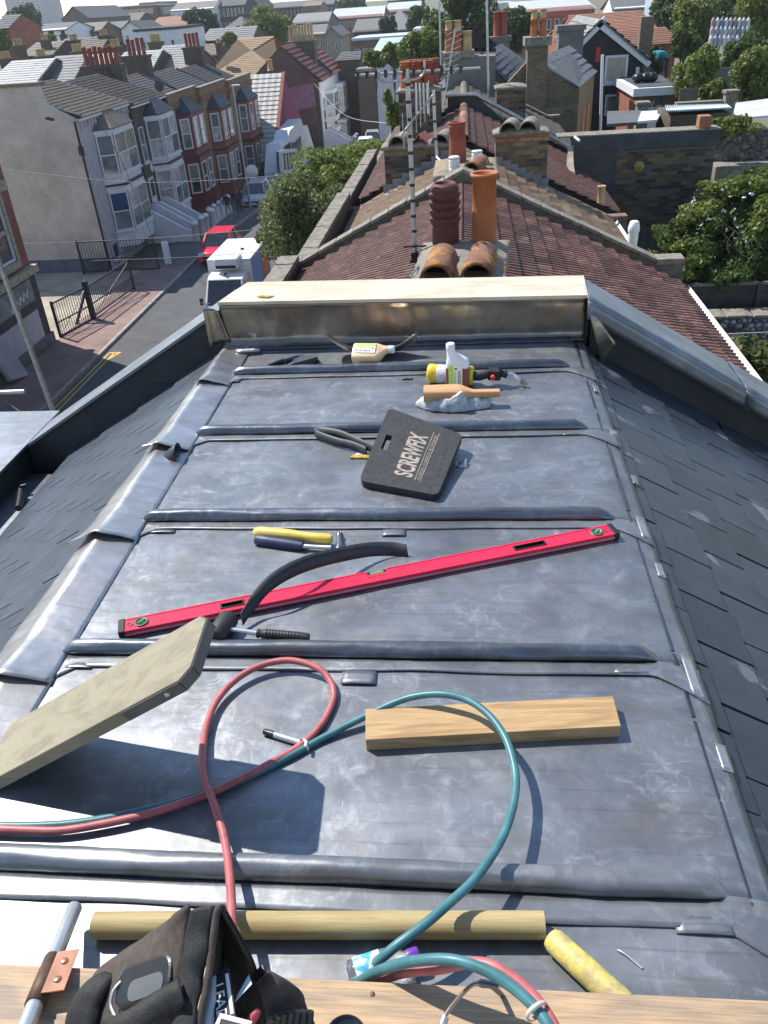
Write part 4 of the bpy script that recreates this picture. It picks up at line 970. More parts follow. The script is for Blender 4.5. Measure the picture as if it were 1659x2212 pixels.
# things on and in the bag
m = MB(); q = [P(268, 2100, z=.262), P(395, 2060, z=.335), P(385, 2150, z=.315), P(262, 2190, z=.25)]
g = frame(q[3], q[2] - q[3], (q[2] - q[3]).cross(q[0] - q[3])); ww, hh_ = (q[2] - q[3]).length, (q[0] - q[3]).length
m = MB(); rbox(m, ww, hh_, 0, .022, .025); m.v = [(v[0] + ww / 2, v[1] + hh_ / 2, v[2]) for v in m.v]; hb = xf(m, g).build('moulded_handle_plate', BLACKP, bag, bevel=.006)
m = MB(); rbox(m, ww * .62, hh_ * .5, .022, .0235, .015); m.v = [(v[0] + ww / 2 + .01, v[1] + hh_ / 2 - .012, v[2]) for v in m.v]; xf(m, g).build('plate_recess', M('grey_plastic', (.12, .125, .13), .4), hb)
m = MB(); m.tube(spline([P(262, 2120, z=.285), P(246, 2140, z=.28), P(240, 2170, z=.27), P(250, 2195, z=.27), P(262, 2200, z=.275)], 6), .0028, 8); m.build('steel_ring', STEEL, bag)
surf([P(225, 2205, z=.30), P(300, 2165, z=.33), P(355, 2130, z=.352), P(388, 2112, z=.358)], [P(235, 2260, z=.30), P(310, 2225, z=.32), P(372, 2190, z=.33), P(398, 2170, z=.345)], 6, 14, (0, 0, .012), BAGK, 'shoulder_strap', .005)
surf([P(225, 2110, z=.20), P(195, 2135, z=.19), P(160, 2190, z=.17), P(140, 2240, z=.15)], [P(250, 2112, z=.235), P(228, 2150, z=.235), P(212, 2200, z=.22), P(200, 2240, z=.2)], 6, 14, (-.02, 0, .02), BAGK, 'side_pocket', .006)
surf([P(262, 2088, z=.22), P(290, 2072, z=.22), P(318, 2060, z=.23)], [P(266, 2070, z=.22), P(300, 2053, z=.23), P(330, 2042, z=.24)], 3, 6, None, BAGK, 'pocket_flap', .006)
# right-hand lump of the bag with ribbed foot
surf([P(556, 2115, z=.25), P(565, 2150, z=.24), P(575, 2190, z=.22), P(590, 2240, z=.2)], [P(600, 2112, z=.24), P(640, 2140, z=.2), P(665, 2180, z=.16), P(690, 2240, z=.135)], 12, 16, (.0, 0, .05), BAGB, 'brown_end_panel')
m = MB()
for k in range(7):
    a = P(585 + 14 * k, 2195 - 3 * k + (k - 3) ** 2 * .8, z=.255 - .006 * k); b = P(575 + 15 * k, 2232, z=.23 - .006 * k); m.tube([a, b], .0085, 8)
m.build('ribbed_foot', BLACKP, bag)
m = MB(); a, b = P(550, 2118, z=.27), P(574, 2093, z=.29); m.bar(a, b, .022, .008, (0, 0, 1)); m.build('zip_pull', BLACKP, bag, bevel=.003)
m = MB(); m.tube([P(540, 2215, z=.26), P(548, 2195, z=.27), P(558, 2182, z=.27)], [.006, .010, .007], 8); m.build('red_tool_grip', M('red_rubber', (.40, .06, .08), .5), bag)
qa = [P(448, 2100, z=.30), P(472, 2108, z=.28), P(475, 2150, z=.275), P(430, 2235, z=.29)]
surf([P(452, 2098, z=.315), P(445, 2140, z=.31), P(432, 2235, z=.30)], [P(474, 2105, z=.30), P(482, 2160, z=.30), P(470, 2235, z=.29)], 5, 10, (0, 0, .012), make_clear('poly_bag', (.75, .80, .84), .3, .55), 'plastic_bag', .001)
g = frame(P(478, 2192, z=.305), P(470, 2128, z=.315) - P(478, 2192, z=.305), (0, -.55, .8))
lL = (P(470, 2128, z=.315) - P(478, 2192, z=.305)).length
m = MB(); m.bx(-.01, lL + .02, -.024, .03, -.002, 0); xf(m, g).build('packet', INK, bag)
for yy in (-.022, .020):
    m = MB(); m.bx(-.005, lL + .012, yy, yy + .006, .0, .0007); xf(m, g).build('packet_stripe', PRINTW, bag)
text_part('lettering', 'LEAD', g @ Matrix.Translation((lL + .002, .007, .0005)) @ Matrix.Rotation(math.pi, 4, 'Z'), .026, PRINTW, bag, sx=.92)
g2 = g @ Matrix.Translation((-.035, -.012, .003)) @ Matrix.Rotation(R_(-30), 4, 'Z')
m = MB(); m.bx(-.022, .022, -.03, .03, 0, .001); pk = xf(m, g2).build('packet', INK, bag)
m = MB()
for a_ in ((-.024, .024, .024, .031), (-.024, .024, -.031, -.024), (-.026, -.019, -.031, .031), (.019, .026, -.031, .031)): m.bx(a_[0], a_[1], a_[2], a_[3], .001, .002)
xf(m, g2).build('packet_border', PRINTW, bag)
text_part('lettering', 'e', g2 @ Matrix.Translation((.008, .008, .0012)) @ Matrix.Rotation(math.pi * .8, 4, 'Z'), .024, PRINTW, bag)
m = MB(); m.prism([P(538, 2106, z=.31), P(545, 2126, z=.31), P(508, 2165, z=.30), P(513, 2150, z=.30)], (0, 0, .001)); m.build('paper_tag', M('tag_blue', (.55, .66, .70), .6), bag)

# ================================================================== generic builders
def unit_box(name, d, mat, chip=.004):
    me = bpy.data.meshes.new(name); hx, hy, hz = d[0] / 2, d[1] / 2, d[2] / 2
    vs = [(i * hx, j * hy, k * hz) for i in (-1, 1) for j in (-1, 1) for k in (-1, 1)]
    me.from_pydata(vs, [], [(0, 1, 3, 2), (4, 6, 7, 5), (0, 4, 5, 1), (2, 3, 7, 6), (0, 2, 6, 4), (1, 5, 7, 3)]); me.materials.append(mat); return me
BRICKM = {k: unit_box('brick', (.213, .05, .063), m_) for k, m_ in (('stock', UB_STOCK), ('dark', UB_DARK), ('red', UB_RED))}
def bricks(part, o, ud, width, z0, z1, nrm, kind='stock', keep=None, limit=300, bw=.225, bh=.075):
    """lay bricks proud of the mortar face of a wall part"""
    o = Vector(o); ud = Vector(ud).normalized(); nrm = Vector(nrm); rz = math.atan2(ud.y, ud.x); n = 0; r = 0
    z = z1 - bh / 2
    while z > z0 and n < limit:
        off = 0 if r % 2 else -bw / 2; x = off
        while x < width - .02 and n < limit:
            a, b = max(x, 0), min(x + bw, width)
            if b - a > .05 and (keep is None or keep((a + b) / 2, z)):
                q = o + ud * ((a + b) / 2) + nrm * (-.018 + random.uniform(-.003, .004)); q.z = z
                inst('brick', BRICKM[kind], part, q, (0, 0, rz), ((b - a - .011) / .213, 1, random.uniform(.95, 1.03))); n += 1
            x += bw
        z -= bh; r += 1
def tile_mesh(name, w, L, nrib, mat, hr=.022, th=.046, amp=0):
    """ribbed tile: local x across, local -y down the slope, head at y=0"""
    xs, zs = [], []
    for i in range(nrib):
        for a, z in ((0, 0), (.34, 0), (.5, hr), (.84, hr)):
            xs.append(-w / 2 + w * (i + a) / nrib); zs.append(z)
    xs.append(w / 2); zs.append(0); n = len(xs)
    vs = [(x, 0, z) for x, z in zip(xs, zs)] + [(x, -L, z + th) for x, z in zip(xs, zs)] + [(x, -L, z * .3) for x, z in zip(xs, zs)]
    fs = [(i + 1, i, n + i, n + i + 1) for i in range(n - 1)] + [(n + i + 1, n + i, 2 * n + i, 2 * n + i + 1) for i in range(n - 1)]
    return vs, fs
def tile_obj(name, w, L, nrib, mat, **k):
    v, f = tile_mesh(name, w, L, nrib, mat, **k); me = bpy.data.meshes.new(name); me.from_pydata(v, [], f); me.materials.append(mat); return me
def slope_frame(head, down, across):
    d = Vector(down).normalized(); a = Vector(across).normalized(); n = a.cross(-d)
    f = Matrix((a, -d, n)).transposed().to_4x4(); f.translation = Vector(head); return f
def tiled_slope(parent, name, H0, H1, E0, E1, gauge, tw, nrib, mat, parts=False, base=None, lap=1.12, hr=.022, th=.046, jit=.012):
    """roof slope: ridge from H0 to H1, eave from E0 to E1. A base sheet plus courses of tiles."""
    H0, H1, E0, E1 = map(Vector, (H0, H1, E0, E1))
    ac = (H1 - H0); ac_n = ac.normalized(); dn0 = E0 - H0
    if ac_n.cross(-dn0.normalized()).z < 0: H0, H1, E0, E1 = H1, H0, E1, E0; ac = H1 - H0; ac_n = ac.normalized()
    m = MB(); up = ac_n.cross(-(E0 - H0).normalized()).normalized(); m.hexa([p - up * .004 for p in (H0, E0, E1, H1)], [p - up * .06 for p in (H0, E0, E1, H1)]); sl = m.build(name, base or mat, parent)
    Ls = (E0 - H0).length; nc = max(1, round(Ls / gauge)); W = max(ac.length, (E1 - E0).length)
    me = tile_obj('roof_tile', tw - .003, Ls / nc * lap, nrib, mat, hr=hr, th=th) if parts else None
    mb = MB(); v0, f0 = tile_mesh('t', tw - .003, Ls / nc * lap, nrib, mat, hr=hr, th=th)
    for c in range(nc):
        t0 = c / nc; a, b = H0.lerp(E0, t0), H1.lerp(E1, t0); w = (b - a).length; nt = max(1, int(w / tw + .5))
        d_ = (E0 - H0).lerp(E1 - H1, .5).normalized()
        for k in range(nt):
            q = a.lerp(b, (k + .5) / nt) + up * .004
            f = slope_frame(q, d_ + up * random.uniform(-jit, jit), ac_n)
            if parts:
                o = inst('roof_tile', me, sl, q); o.matrix_local = Matrix.Translation(-woff(sl)) @ f @ Matrix.Diagonal((w / nt / tw, 1, 1, 1))
            else: mb.add([f @ Vector((x[0] * w / nt / tw, x[1], x[2])) for x in v0], f0)
    if not parts: mb.build('roof_tiles', mat, sl, kind='stuff')
    return sl
def ridge_tiles(parent, a, b, r, mat, L=.42):
    a, b = Vector(a), Vector(b); n = max(1, round((b - a).length / L)); d = (b - a).normalized(); me = None
    for i in range(n):
        p, q = a.lerp(b, i / n), a.lerp(b, (i + .97) / n)
        if me is None:
            m = MB(); u = Vector((0, 0, 1)); s = d.cross(u); l_ = (q - p).length
            m.grid(lambda x, y: (y * l_, -r * math.cos(math.pi * (x * 1.16 - .08)), r * math.sin(math.pi * (x * 1.16 - .08))), 8, 1)
            me = bpy.data.meshes.new('ridge_tile'); me.from_pydata([tuple(v) for v in m.v], [], m.f); me.polygons.foreach_set('use_smooth', [True] * len(m.f)); me.materials.append(mat)
        o = inst('ridge_tile', me, parent, p); o.rotation_euler = (0, -math.atan2(d.z, math.hypot(d.x, d.y)), math.atan2(d.y, d.x))
def pot(parent, c, h, r, mat, kind='roll', n=16):
    c = Vector(c)
    if kind == 'roll': pr = [(r * .98, 0), (r * 1.0, .03 * h), (r * .92, .5 * h), (r * .88, .86 * h), (r * 1.0, .865 * h), (r * 1.02, .88 * h), (r * .92, .90 * h), (r * .9, .95 * h), (r * 1.04, .965 * h), (r * 1.08, .985 * h), (r * 1.0, h), (r * .8, .985 * h), (r * .78, .5 * h), (.01, .5 * h)]
    elif kind == 'plain': pr = [(r * 1.06, 0), (r * 1.0, .02 * h), (r * .95, .5 * h), (r * .92, .93 * h), (r * 1.06, .94 * h), (r * 1.1, .97 * h), (r * 1.04, h), (r * .86, .985 * h), (r * .84, .6 * h), (.01, .6 * h)]
    else:
        pr = [(r * .9, 0), (r * .95, .04 * h), (r * .93, .25 * h), (r * .97, .30 * h), (r * .86, .31 * h)]
        for k in range(4): z = .34 + .13 * k; pr += [(r * .95, z * h), (r * 1.08, (z + .085) * h), (r * 1.08, (z + .10) * h), (r * .84, (z + .105) * h)]
        pr += [(r * .98, .88 * h), (r * .92, .94 * h), (r * .72, h), (r * .62, .99 * h), (r * .6, .7 * h), (.01, .7 * h)]
    m = MB(); m.lathe(pr, c, n, cap=False); return m.build('chimney_pot', mat, parent)
def hood(parent, a, b, r, mat, name='hood_tile'):
    a, b = Vector(a), Vector(b); d = (b - a).normalized(); s = d.cross(Vector((0, 0, 1))).normalized(); u = s.cross(d); m = MB()
    m.grid(lambda x, y: a.lerp(b, y) + s * (r * (1 - .12 * y) * math.cos(math.pi * x)) + u * (r * (1 - .12 * y) * math.sin(math.pi * x)), 12, 4); o = m.build(name, mat, parent, solid=.022)
    m = MB(); m.grid(lambda x, y: a.lerp(b, .35) + s * (r * .9 * math.cos(math.pi * x)) * y + u * (r * .9 * math.sin(math.pi * x)) * y, 12, 2); m.build('flue_shade_plug', M('soot_shade', (.01, .01, .01), .95), parent); return o  # black plug inside the hood stands in for the darkness of the flue
def lead_step(parent, pts, w, mat=LEADM):
    m = MB()
    for a, b in zip(pts, pts[1:]): m.add([a, b, b + w, a + w], [(0, 1, 2, 3)])
    return m.build('step_flashing', mat, parent, solid=.004)
def mast(name, label, base, top, r, mat=GALV):
    t = thing(name, base, label, 'aerial'); m = MB(); m.tube([base, top], r, 10); m.build('mast', mat, t); return t

# ================================================================== terrace on our side of the street, beyond the parapet
KT = .485; GAPD = M('course_gap_black', (.02, .017, .015), .95, world=True)  # near-black base showing between shortened courses; stands in for shade in the joints
def terrace_house(nm, label, y0, y1, zr, xl, xr, matL, matR, xc=-.03, partsR=False, partsL=False, gauge=.2, tw=.28, nrib=3, wall=BRK_STOCK):
    t = thing('terraced_house', (xc, (y0 + y1) / 2, -10.3), label, 'house', 'terraced houses beyond the new parapet')
    m = MB(); m.bx(xl - .3, xr - .12, y0 + .002, y1 - .002, -10.3, zr - KT * max(-xl, xr) - .1); m.build('wall', wall, t)
    m = MB(); m.prism([(xl, y0 + .01, zr - KT * (xc - xl) - .08), (xr, y0 + .01, zr - KT * (xr - xc) - .08), (xc, y0 + .01, zr - .08)], (0, y1 - y0 - .02, 0)); m.build('gable_core', MORTARD, t)
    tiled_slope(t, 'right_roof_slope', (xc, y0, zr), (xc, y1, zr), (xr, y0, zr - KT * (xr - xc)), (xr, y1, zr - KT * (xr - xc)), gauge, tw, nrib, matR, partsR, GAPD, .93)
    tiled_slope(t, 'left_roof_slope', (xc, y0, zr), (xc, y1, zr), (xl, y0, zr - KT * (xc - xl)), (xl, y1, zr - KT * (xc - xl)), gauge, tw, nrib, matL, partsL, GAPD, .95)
    return t
n1 = terrace_house('n1', 'nearest terraced house with maroon ribbed tile roof beyond the plywood', 4.95, 10.95, -.31, -2.2, 2.78, T_MAROON, T_MAROON, partsR=True)
n2 = terrace_house('n2', 'second terraced house with tan weathered tile roof', 11.25, 16.45, -.74, -2.15, 2.75, T_TAN, T_TAN, partsR=True)
n3 = terrace_house('n3', 'third terraced house with maroon tiles and clay ridge', 16.75, 22.3, -.62, -2.1, 3.0, T_MAROON, T_MAROON, gauge=.24)
n4 = terrace_house('n4', 'fourth terraced house with brown ridge and lead flashings', 22.6, 28.3, -.50, -2.0, 2.9, T_BROWN, T_BROWN, gauge=.26)
n5 = terrace_house('n5', 'fifth terraced house with dark slate roof on our side', 28.6, 36, -.7, -2.0, 2.6, T_SLATE, T_SLATE, gauge=.3, tw=.3, nrib=1)
for t_, y0, y1, z in ((n3, 16.8, 22.2, -.60), (n4, 22.7, 28.2, -.48)): ridge_tiles(t_, (-.03, y0, z), (-.03, y1, z), .10, T_CLAY if t_ is n3 else T_BROWN)
# gutters on the garden side
for t_, y0, y1, xr, zr in ((n1, 4.95, 10.9, 2.80, -.31), (n2, 11.25, 16.4, 2.77, -.74)):
    z = zr - KT * (xr + .0) - .02; m = MB(); m.grid(lambda u, v, z=z, xr=xr, y0=y0, y1=y1: (xr + .06 - .065 * math.cos(math.pi * u), y0 + (y1 - y0) * v, z - .06 * math.sin(math.pi * u)), 8, 6); m.build('gutter', WHITEF, t_, solid=.004)
# party parapets with coping stones
def parapet(t_, y, zt, xl, xr, w=.26, xc=-.03, h=.22, endflat=.35, mat=STONE):
    m = MB()
    m.prism([(xl, y + .03, zt - KT * (xc - xl) - .05), (xc, y + .03, zt - .05), (xr, y + .03, zt - KT * (xr - xc) - .05), (xr, y + .03, zt - KT * (xr - xc) - 1.2), (xl, y + .03, zt - KT * (xc - xl) - 1.2)], (0, w - .06, 0)); pw = m.build('party_wall', MORTARD, t_)
    for s, xe in ((-1, xl), (1, xr)):
        L = abs(xe - xc); n = round(L / .26)
        for i in range(n):
            a = Vector((xc + (xe - xc) * i / n, 0, 0)); b = Vector((xc + (xe - xc) * (i + .96) / n, 0, 0))
            a.z = zt - KT * abs(a.x - xc); b.z = zt - KT * abs(b.x - xc); dz = random.uniform(-.006, .006)
            m = MB(); m.hexa([Vector((a.x, y, a.z - .05 + dz)), Vector((b.x, y, b.z - .05 + dz)), Vector((b.x, y + w, b.z - .05 + dz)), Vector((a.x, y + w, a.z - .05 + dz))], [Vector((a.x, y, a.z + dz)), Vector((b.x, y, b.z + dz)), Vector((b.x, y + w, b.z + dz)), Vector((a.x, y + w, a.z + dz))])
            m.build('coping_stone', mat, pw, bevel=.008)
        e = Vector((xe, y, zt - KT * L)); m = MB(); m.bx(min(e.x, e.x + s * endflat), max(e.x, e.x + s * endflat), y, y + w, e.z - .07, e.z); m.build('coping_stone', mat, pw)
        m = MB(); m.bx(min(e.x, e.x + s * endflat), max(e.x, e.x + s * endflat), y + .03, y + w - .03, e.z - 3, e.z - .07); m.build('parapet_end', MORTARD, pw)
    return pw
parapet(n1, 10.95, -.13, -2.25, 2.5)
pw2 = parapet(n2, 16.45, -.70, -2.1, 2.75, mat=M('coping_brick', (.20, .13, .10), .85, 0, .25, 12, .4, world=True))
parapet(n4, 28.3, -.35, -2.0, 2.6)
# front parapet wall along the street side
fp = thing('front_parapet_wall', (-2.5, 16, -10.3), 'long sunlit stone coped parapet wall running along the street side', 'wall')
for ya, yb, zt in ((4.95, 11.1, -1.12), (11.1, 16.6, -1.40), (16.6, 22.4, -1.48), (22.4, 36, -2.0)):
    m = MB(); m.bx(-2.46, -2.28, ya, yb - .004, -10.3, zt - .077); m.build('wall', BRK_BROWN, fp); y = ya
    while y < yb - .2:
        L = min(random.uniform(.4, .5), yb - y); dz = random.uniform(-.006, .006); m = MB(); m.bx(-2.5, -2.25, y, y + L - .012, zt - .075 + dz, zt + dz); m.build('coping_stone', STONE, fp, bevel=.008); y += L

# --- chimney stack 1: flaunched top with two pots and two hood tiles
s1 = thing('chimney_stack', (-.06, 7.8, -1.2), 'near chimney stack with lichen flaunching, louvred and orange pots', 'chimney')
zt = -.08
cr = [P(885, 613, z=zt - .05), P(1096, 615, z=zt - .05), P(1103, 517, z=zt - .05), P(928, 512, z=zt - .05)]
ya_, yb_ = cr[0].y, cr[2].y + .02
m = MB(); m.bx(cr[0].x + .03, cr[1].x - .02, ya_ + .05, yb_ - .05, -1.6, zt - .06); m.build('brickwork', BRK_BROWN, s1)
def flf(u, v):
    xl_, xr_ = cr[0].x + (cr[3].x - .05 - cr[0].x) * v, cr[1].x + (cr[2].x - cr[1].x) * v
    x = xl_ + (xr_ - xl_) * u; y = ya_ + (yb_ - ya_) * v
    e = min(1, 6 * min(u, 1 - u)) * min(1, 6 * min(v, 1 - v))
    return (x + noise.noise(Vector((u * 8, v * 8, 3))) * .012, y, zt - .06 + .065 * e + noise.noise(Vector((x * 6, y * 6, 0))) * .018)
m = MB(); m.grid(flf, 24, 40)
m.grid(lambda u, v: Vector(flf(u, 0)) - Vector((0, 0, .16 * v)), 24, 2)
m.build('flaunching', FLAUNCH, s1, solid=.03)
pb = P(1046, 522, z=zt - .01); hp = 0
def pot_h(u, vt, base): return P(u, vt, y=base.y).z - base.z
pot(s1, pb, pot_h(1046, 372, pb), .108, POTO, 'plain', 28)
pd = P(963, 526, z=zt - .01); pot(s1, pd, pot_h(963, 394, pd), .125, POTD, 'louvre', 28)
hood(s1, P(942, 607, z=zt - .02), P(958, 556, z=zt + .0), .108, HOOD); hood(s1, P(1030, 604, z=zt - .02), P(1044, 552, z=zt + .0), .108, HOOD)
m = MB()
for (a, b) in ((P(905, 575, z=zt - .03), P(885, 600, z=zt - .03)),): m.bar(a, b, .01, .01)
m.build('lead_tag', LEADM, s1)
# --- aerial mast 1 with long boom
ab = P(898, 560, y=7.2); at_ = P(880, 150, y=7.2)
am = mast('television_aerial', 'tall strapped aerial mast with long yagi boom beside near pots', ab, at_, .020)
for k in range(11):
    m = MB(); c = ab.lerp(at_, .08 + .085 * k); m.lathe([(.0215, -.012), (.0225, 0), (.0215, .012)], c, 12); m.build('tape_band', BLACKP, am)
m = MB(); m.tube([ab + Vector((-.10, -.03, .12)), ab + Vector((.10, -.03, .12))], .008, 6); m.tube([ab + Vector((-.05, 0, -.02)), ab + Vector((.06, 0, -.02))], .014, 6); m.box(ab + Vector((0, 0, .02)), (.07, .06, .09)); m.build('wall_bracket', IRON, am)
b0, b1 = P(768, 163, y=7.2), P(1038, 147, y=7.2)
m = MB(); m.tube([b0, b1], .011, 8); m.build('boom', GALV, am)
for k in range(12):
    c = b0.lerp(b1, .02 + .075 * k)
    m = MB(); m.box(c + Vector((0, 0, .0)), (.022, .03, .055)); m.tube([c + Vector((.01, -.10, .03)), c + Vector((0, .16, -.01))], .006, 6); m.build('director', M('director_black', (.03, .03, .032), .5), am)
c = at_.lerp(ab, .03); m = MB(); m.tube(spline([c + Vector((-.22, -.06, .05)), c + Vector((-.2, -.04, -.02)), c + Vector((0, -.03, -.03)), c + Vector((.12, -.02, -.0)), c + Vector((.14, -.02, .10))], 5), .010, 8); m.build('cradle', GALV, am)
m = MB(); c = at_.lerp(ab, .30); q0, q1 = c + Vector((-.08, -.04, -.03)), P(936, 165 + 40, y=7.2); m.tube([q0, q1], .008, 6); m.build('cross_arm', GALV, am)
for k in range(7):
    c = q0.lerp(q1, .1 + .13 * k); m = MB(); m.tube([c + Vector((0, 0, -.12)), c + Vector((0, 0, .14))], .0035, 5); m.build('element', GALV, am)
for k in range(4):
    c = P(900 + 8 * k, 213, y=7.2); m = MB(); m.box(c, (.014, .01, .22)); m.build('reflector_bar', WHITEP, am)

# --- chimney stack 2
s2 = thing('chimney_stack', (0, 13.1, -1.2), 'second stack with one red pot and two white vents', 'chimney')
z2 = -.42; m = MB(); m.bx(-.40, .42, 12.55, 13.75, -1.6, z2 - .05); bw2 = m.build('brickwork', MORTAR, s2)
bricks(bw2, (-.40, 12.55, 0), (1, 0, 0), .82, -1.1, z2 - .06, (0, -1, 0), 'stock')
def fl2(u, v):
    x = -.47 + .96 * u; y = 12.45 + 1.4 * v; e = min(1, 5 * min(u, 1 - u)) * min(1, 5 * min(v, 1 - v)); return (x, y, z2 - .05 + .06 * e + noise.noise(Vector((x * 6, y * 6, 9))) * .02)
m = MB(); m.grid(fl2, 20, 26); m.build('flaunching', FLAUNCH, s2, solid=.07)
pb = P(989, 348, z=z2 + .01); pot(s2, pb, pot_h(989, 262, pb), .135, POTR, 'roll', 24)
def vent(t_, u, v0, v1, r):
    b = P(u, v0, z=z2 + .02); h = P(u, v1, y=b.y).z - b.z; m = MB(); m.lathe([(r * .9, 0), (r, .02), (r, .3 * h), (r * .93, .31 * h), (r * .93, .85 * h), (r * 1.05, .86 * h), (r * 1.05, .95 * h), (r * .8, h), (.01, h)], b, 18, cap=False); o = m.build('vent_cowl', WHITEP, t_)
    for k in range(4):
        m = MB(); m.lathe([(r * .93, 0), (r * 1.06, -.02), (r * 1.06, -.024), (r * .93, -.012)], b + Vector((0, 0, h * (.45 + .12 * k))), 18, cap=False); m.build('louvre', WHITEP, o)
    m = MB(); m.lathe([(r * .94, .36 * h), (r * .945, .82 * h)], b, 18, cap=False); m.build('louvre_dark', M('vent_dark', (.12, .12, .13), .6), o)
vent(s2, 982, 371, 337, .075); vent(s2, 1031, 352, 324, .078)
hood(s2, P(1018, 372, z=z2 + .03), P(1040, 352, z=z2 + .05), .115, HOOD)

# --- raised brick chimneys on the party wall at the second house
def brick_stack(label, x0, x1, y0, y1, z0, zt, kind='dark', redtop=False, keep=None, name='chimney_stack'):
    t = thing(name, ((x0 + x1) / 2, (y0 + y1) / 2, z0), label, 'chimney'); m = MB(); m.bx(x0, x1, y0, y1, z0, zt); w = m.build('brickwork', MORTAR if kind != 'dark' else MORTARD, t)
    bricks(w, (x0, y0, 0), (1, 0, 0), x1 - x0, z0, zt - (.15 if redtop else 0), (0, -1, 0), kind, keep)
    if redtop: bricks(w, (x0 - .02, y0 - .02, 0), (1, 0, 0), x1 - x0 + .04, zt - .152, zt, (0, -1, 0), 'red')
    bricks(w, (x1, y0, 0), (0, 1, 0), y1 - y0, z0, zt, (1, 0, 0), kind, None, 120)
    m = MB(); m.grid(lambda u, v: (x0 - .05 + (x1 - x0 + .1) * u, y0 - .05 + (y1 - y0 + .1) * v, zt + .012 + .06 * min(1, 4 * min(u, 1 - u, v, 1 - v)) + noise.noise(Vector((u * 9 + x0, v * 6, y0))) * .02), 18, 8); m.build('mortar_cap', STONE, t, solid=.06)
    return t
ypl = 16.42
lx0, lx1 = P(830, 330, y=ypl).x, P(975, 330, y=ypl).x; rx0, rx1 = P(1071, 300, y=ypl).x, P(1184, 300, y=ypl).x
zl_ = P(900, 316, y=ypl).z; zr2 = P(1125, 287, y=ypl).z
sa = brick_stack('broad dark brick stack on left of second roof capped with tiles', lx0, lx1, ypl, ypl + .5, -1.7, zl_, 'dark')
sb = brick_stack('brown brick stack with red top courses right of the ridge', rx0, rx1, ypl, ypl + .5, -1.7, zr2, 'stock', True)
for u0, v0 in ((857, 300), (950, 292)): a = P(u0, v0, y=ypl - .02); hood(sa, (a.x, ypl - .06, zl_ + .03), (a.x + .12, ypl + .5, zl_ + .06), .15, STONE)
a = P(905, 296, y=ypl); m = MB(); m.prism([(a.x - .18, ypl, zl_ + .03), (a.x, ypl, zl_ + .21), (a.x + .18, ypl, zl_ + .03), (a.x + .15, ypl, zl_ + .03), (a.x, ypl, zl_ + .18), (a.x - .15, ypl, zl_ + .03)], (.1, .45, 0)); m.build('ridge_cap', M('ridge_red', (.42, .10, .055), .6, 0, .15, 9), sa)
for u0 in (1098, 1140): a = P(u0, 275, y=ypl); hood(sb, (a.x, ypl - .06, zr2 + .03), (a.x + .1, ypl + .5, zr2 + .06), .15, STONE)
# step flashings against the stacks
for t_, xa, xb in ((sa, lx0 - .05, lx1), (sb, rx0, rx1 + .05)):
    n = 7; m = MB()
    for i in range(n):
        x = xa + (xb - xa) * i / n; x2 = xa + (xb - xa) * (i + 1) / n; zz = -.74 - KT * abs((x + x2) / 2 + .03) + .02
        m.bx(x, x2 - .005, ypl - .036 - .002 * (i % 2), ypl - .031, zz, zz + .17)
    m.build('step_flashing', LEADM, t_)
    m = MB(); m.hexa([Vector((xa, ypl - .28, -.74 - KT * abs(xa + .03) + .03)), Vector((xb, ypl - .28, -.74 - KT * abs(xb + .03) + .03)), Vector((xb, ypl - .03, -.74 - KT * abs(xb + .03) + .05)), Vector((xa, ypl - .03, -.74 - KT * abs(xa + .03) + .05))], [Vector((xa, ypl - .28, -.74 - KT * abs(xa + .03) + .036)), Vector((xb, ypl - .28, -.74 - KT * abs(xb + .03) + .036)), Vector((xb, ypl - .03, -.74 - KT * abs(xb + .03) + .056)), Vector((xa, ypl - .03, -.74 - KT * abs(xa + .03) + .056))]); m.build('flashing_soaker', LEADS, t_)
# second, bent pole on the brick stack
p0 = P(977, 385, y=15.8); m = MB(); m.tube(spline([P(975, 366, y=15.7), P(948, 344, y=16.1), P(944, 330, y=16.2), P(940, 270, y=16.2), P(937, 195, y=16.2)], 6), .03, 10)
bp = thing('aerial_pole', P(975, 366, y=15.7), 'grey bent aerial pole rising past the broad brick stack', 'aerial'); m.build('pole', GALV, bp)
for v in (345, 300, 262, 225): m = MB(); m.lathe([(.033, -.02), (.034, 0), (.033, .02)], P(944 - (345 - v) * .05, v, y=16.2), 10); m.build('tape_band', BLACKP, bp)

# --- stack with cluster of red pots
cx0, cx1 = P(862, 230, y=21).x, P(951, 230, y=21).x; zc_ = P(905, 196, y=21).z
s3 = brick_stack('dark brick stack crowned by cluster of red pots', cx0, cx1, 21, 22.2, -2.4, zc_, 'dark')
for u0, yy, mt in ((877, 21.3, POTO), (893, 21.9, POTR), (904, 21.3, POTR), (914, 21.9, POTR), (926, 21.3, POTR), (938, 21.9, POTR)):
    c = Vector((P(u0, 190, y=yy).x, yy, zc_ + .04)); pot(s3, c, .55, .125, mt, 'roll', 14)
# --- dark lead faced wall and flashing between houses three and four
m = MB(); w_ = P(968, 250, y=22.3).x, P(1035, 250, y=22.3).x
m.prism([(w_[0], 22.3, -1.2), (w_[1] + .9, 22.3, -1.2), (w_[1], 22.3, -.45), (w_[1] - .15, 22.3, -.38), (w_[0], 22.3, -.36)], (0, .26, 0)); m.build('lead_faced_party_wall', LEADD, n3)
m = MB(); m.tube(spline([(w_[0] - .05, 22.28, -.34), (w_[1] - .1, 22.28, -.36), (w_[1] + .1, 22.28, -.46), (w_[1] + 1.2, 22.25, -1.05), (2.9, 22.2, -1.85)], 6), .05, 8); m.build('lead_capping', LEADS, n3)
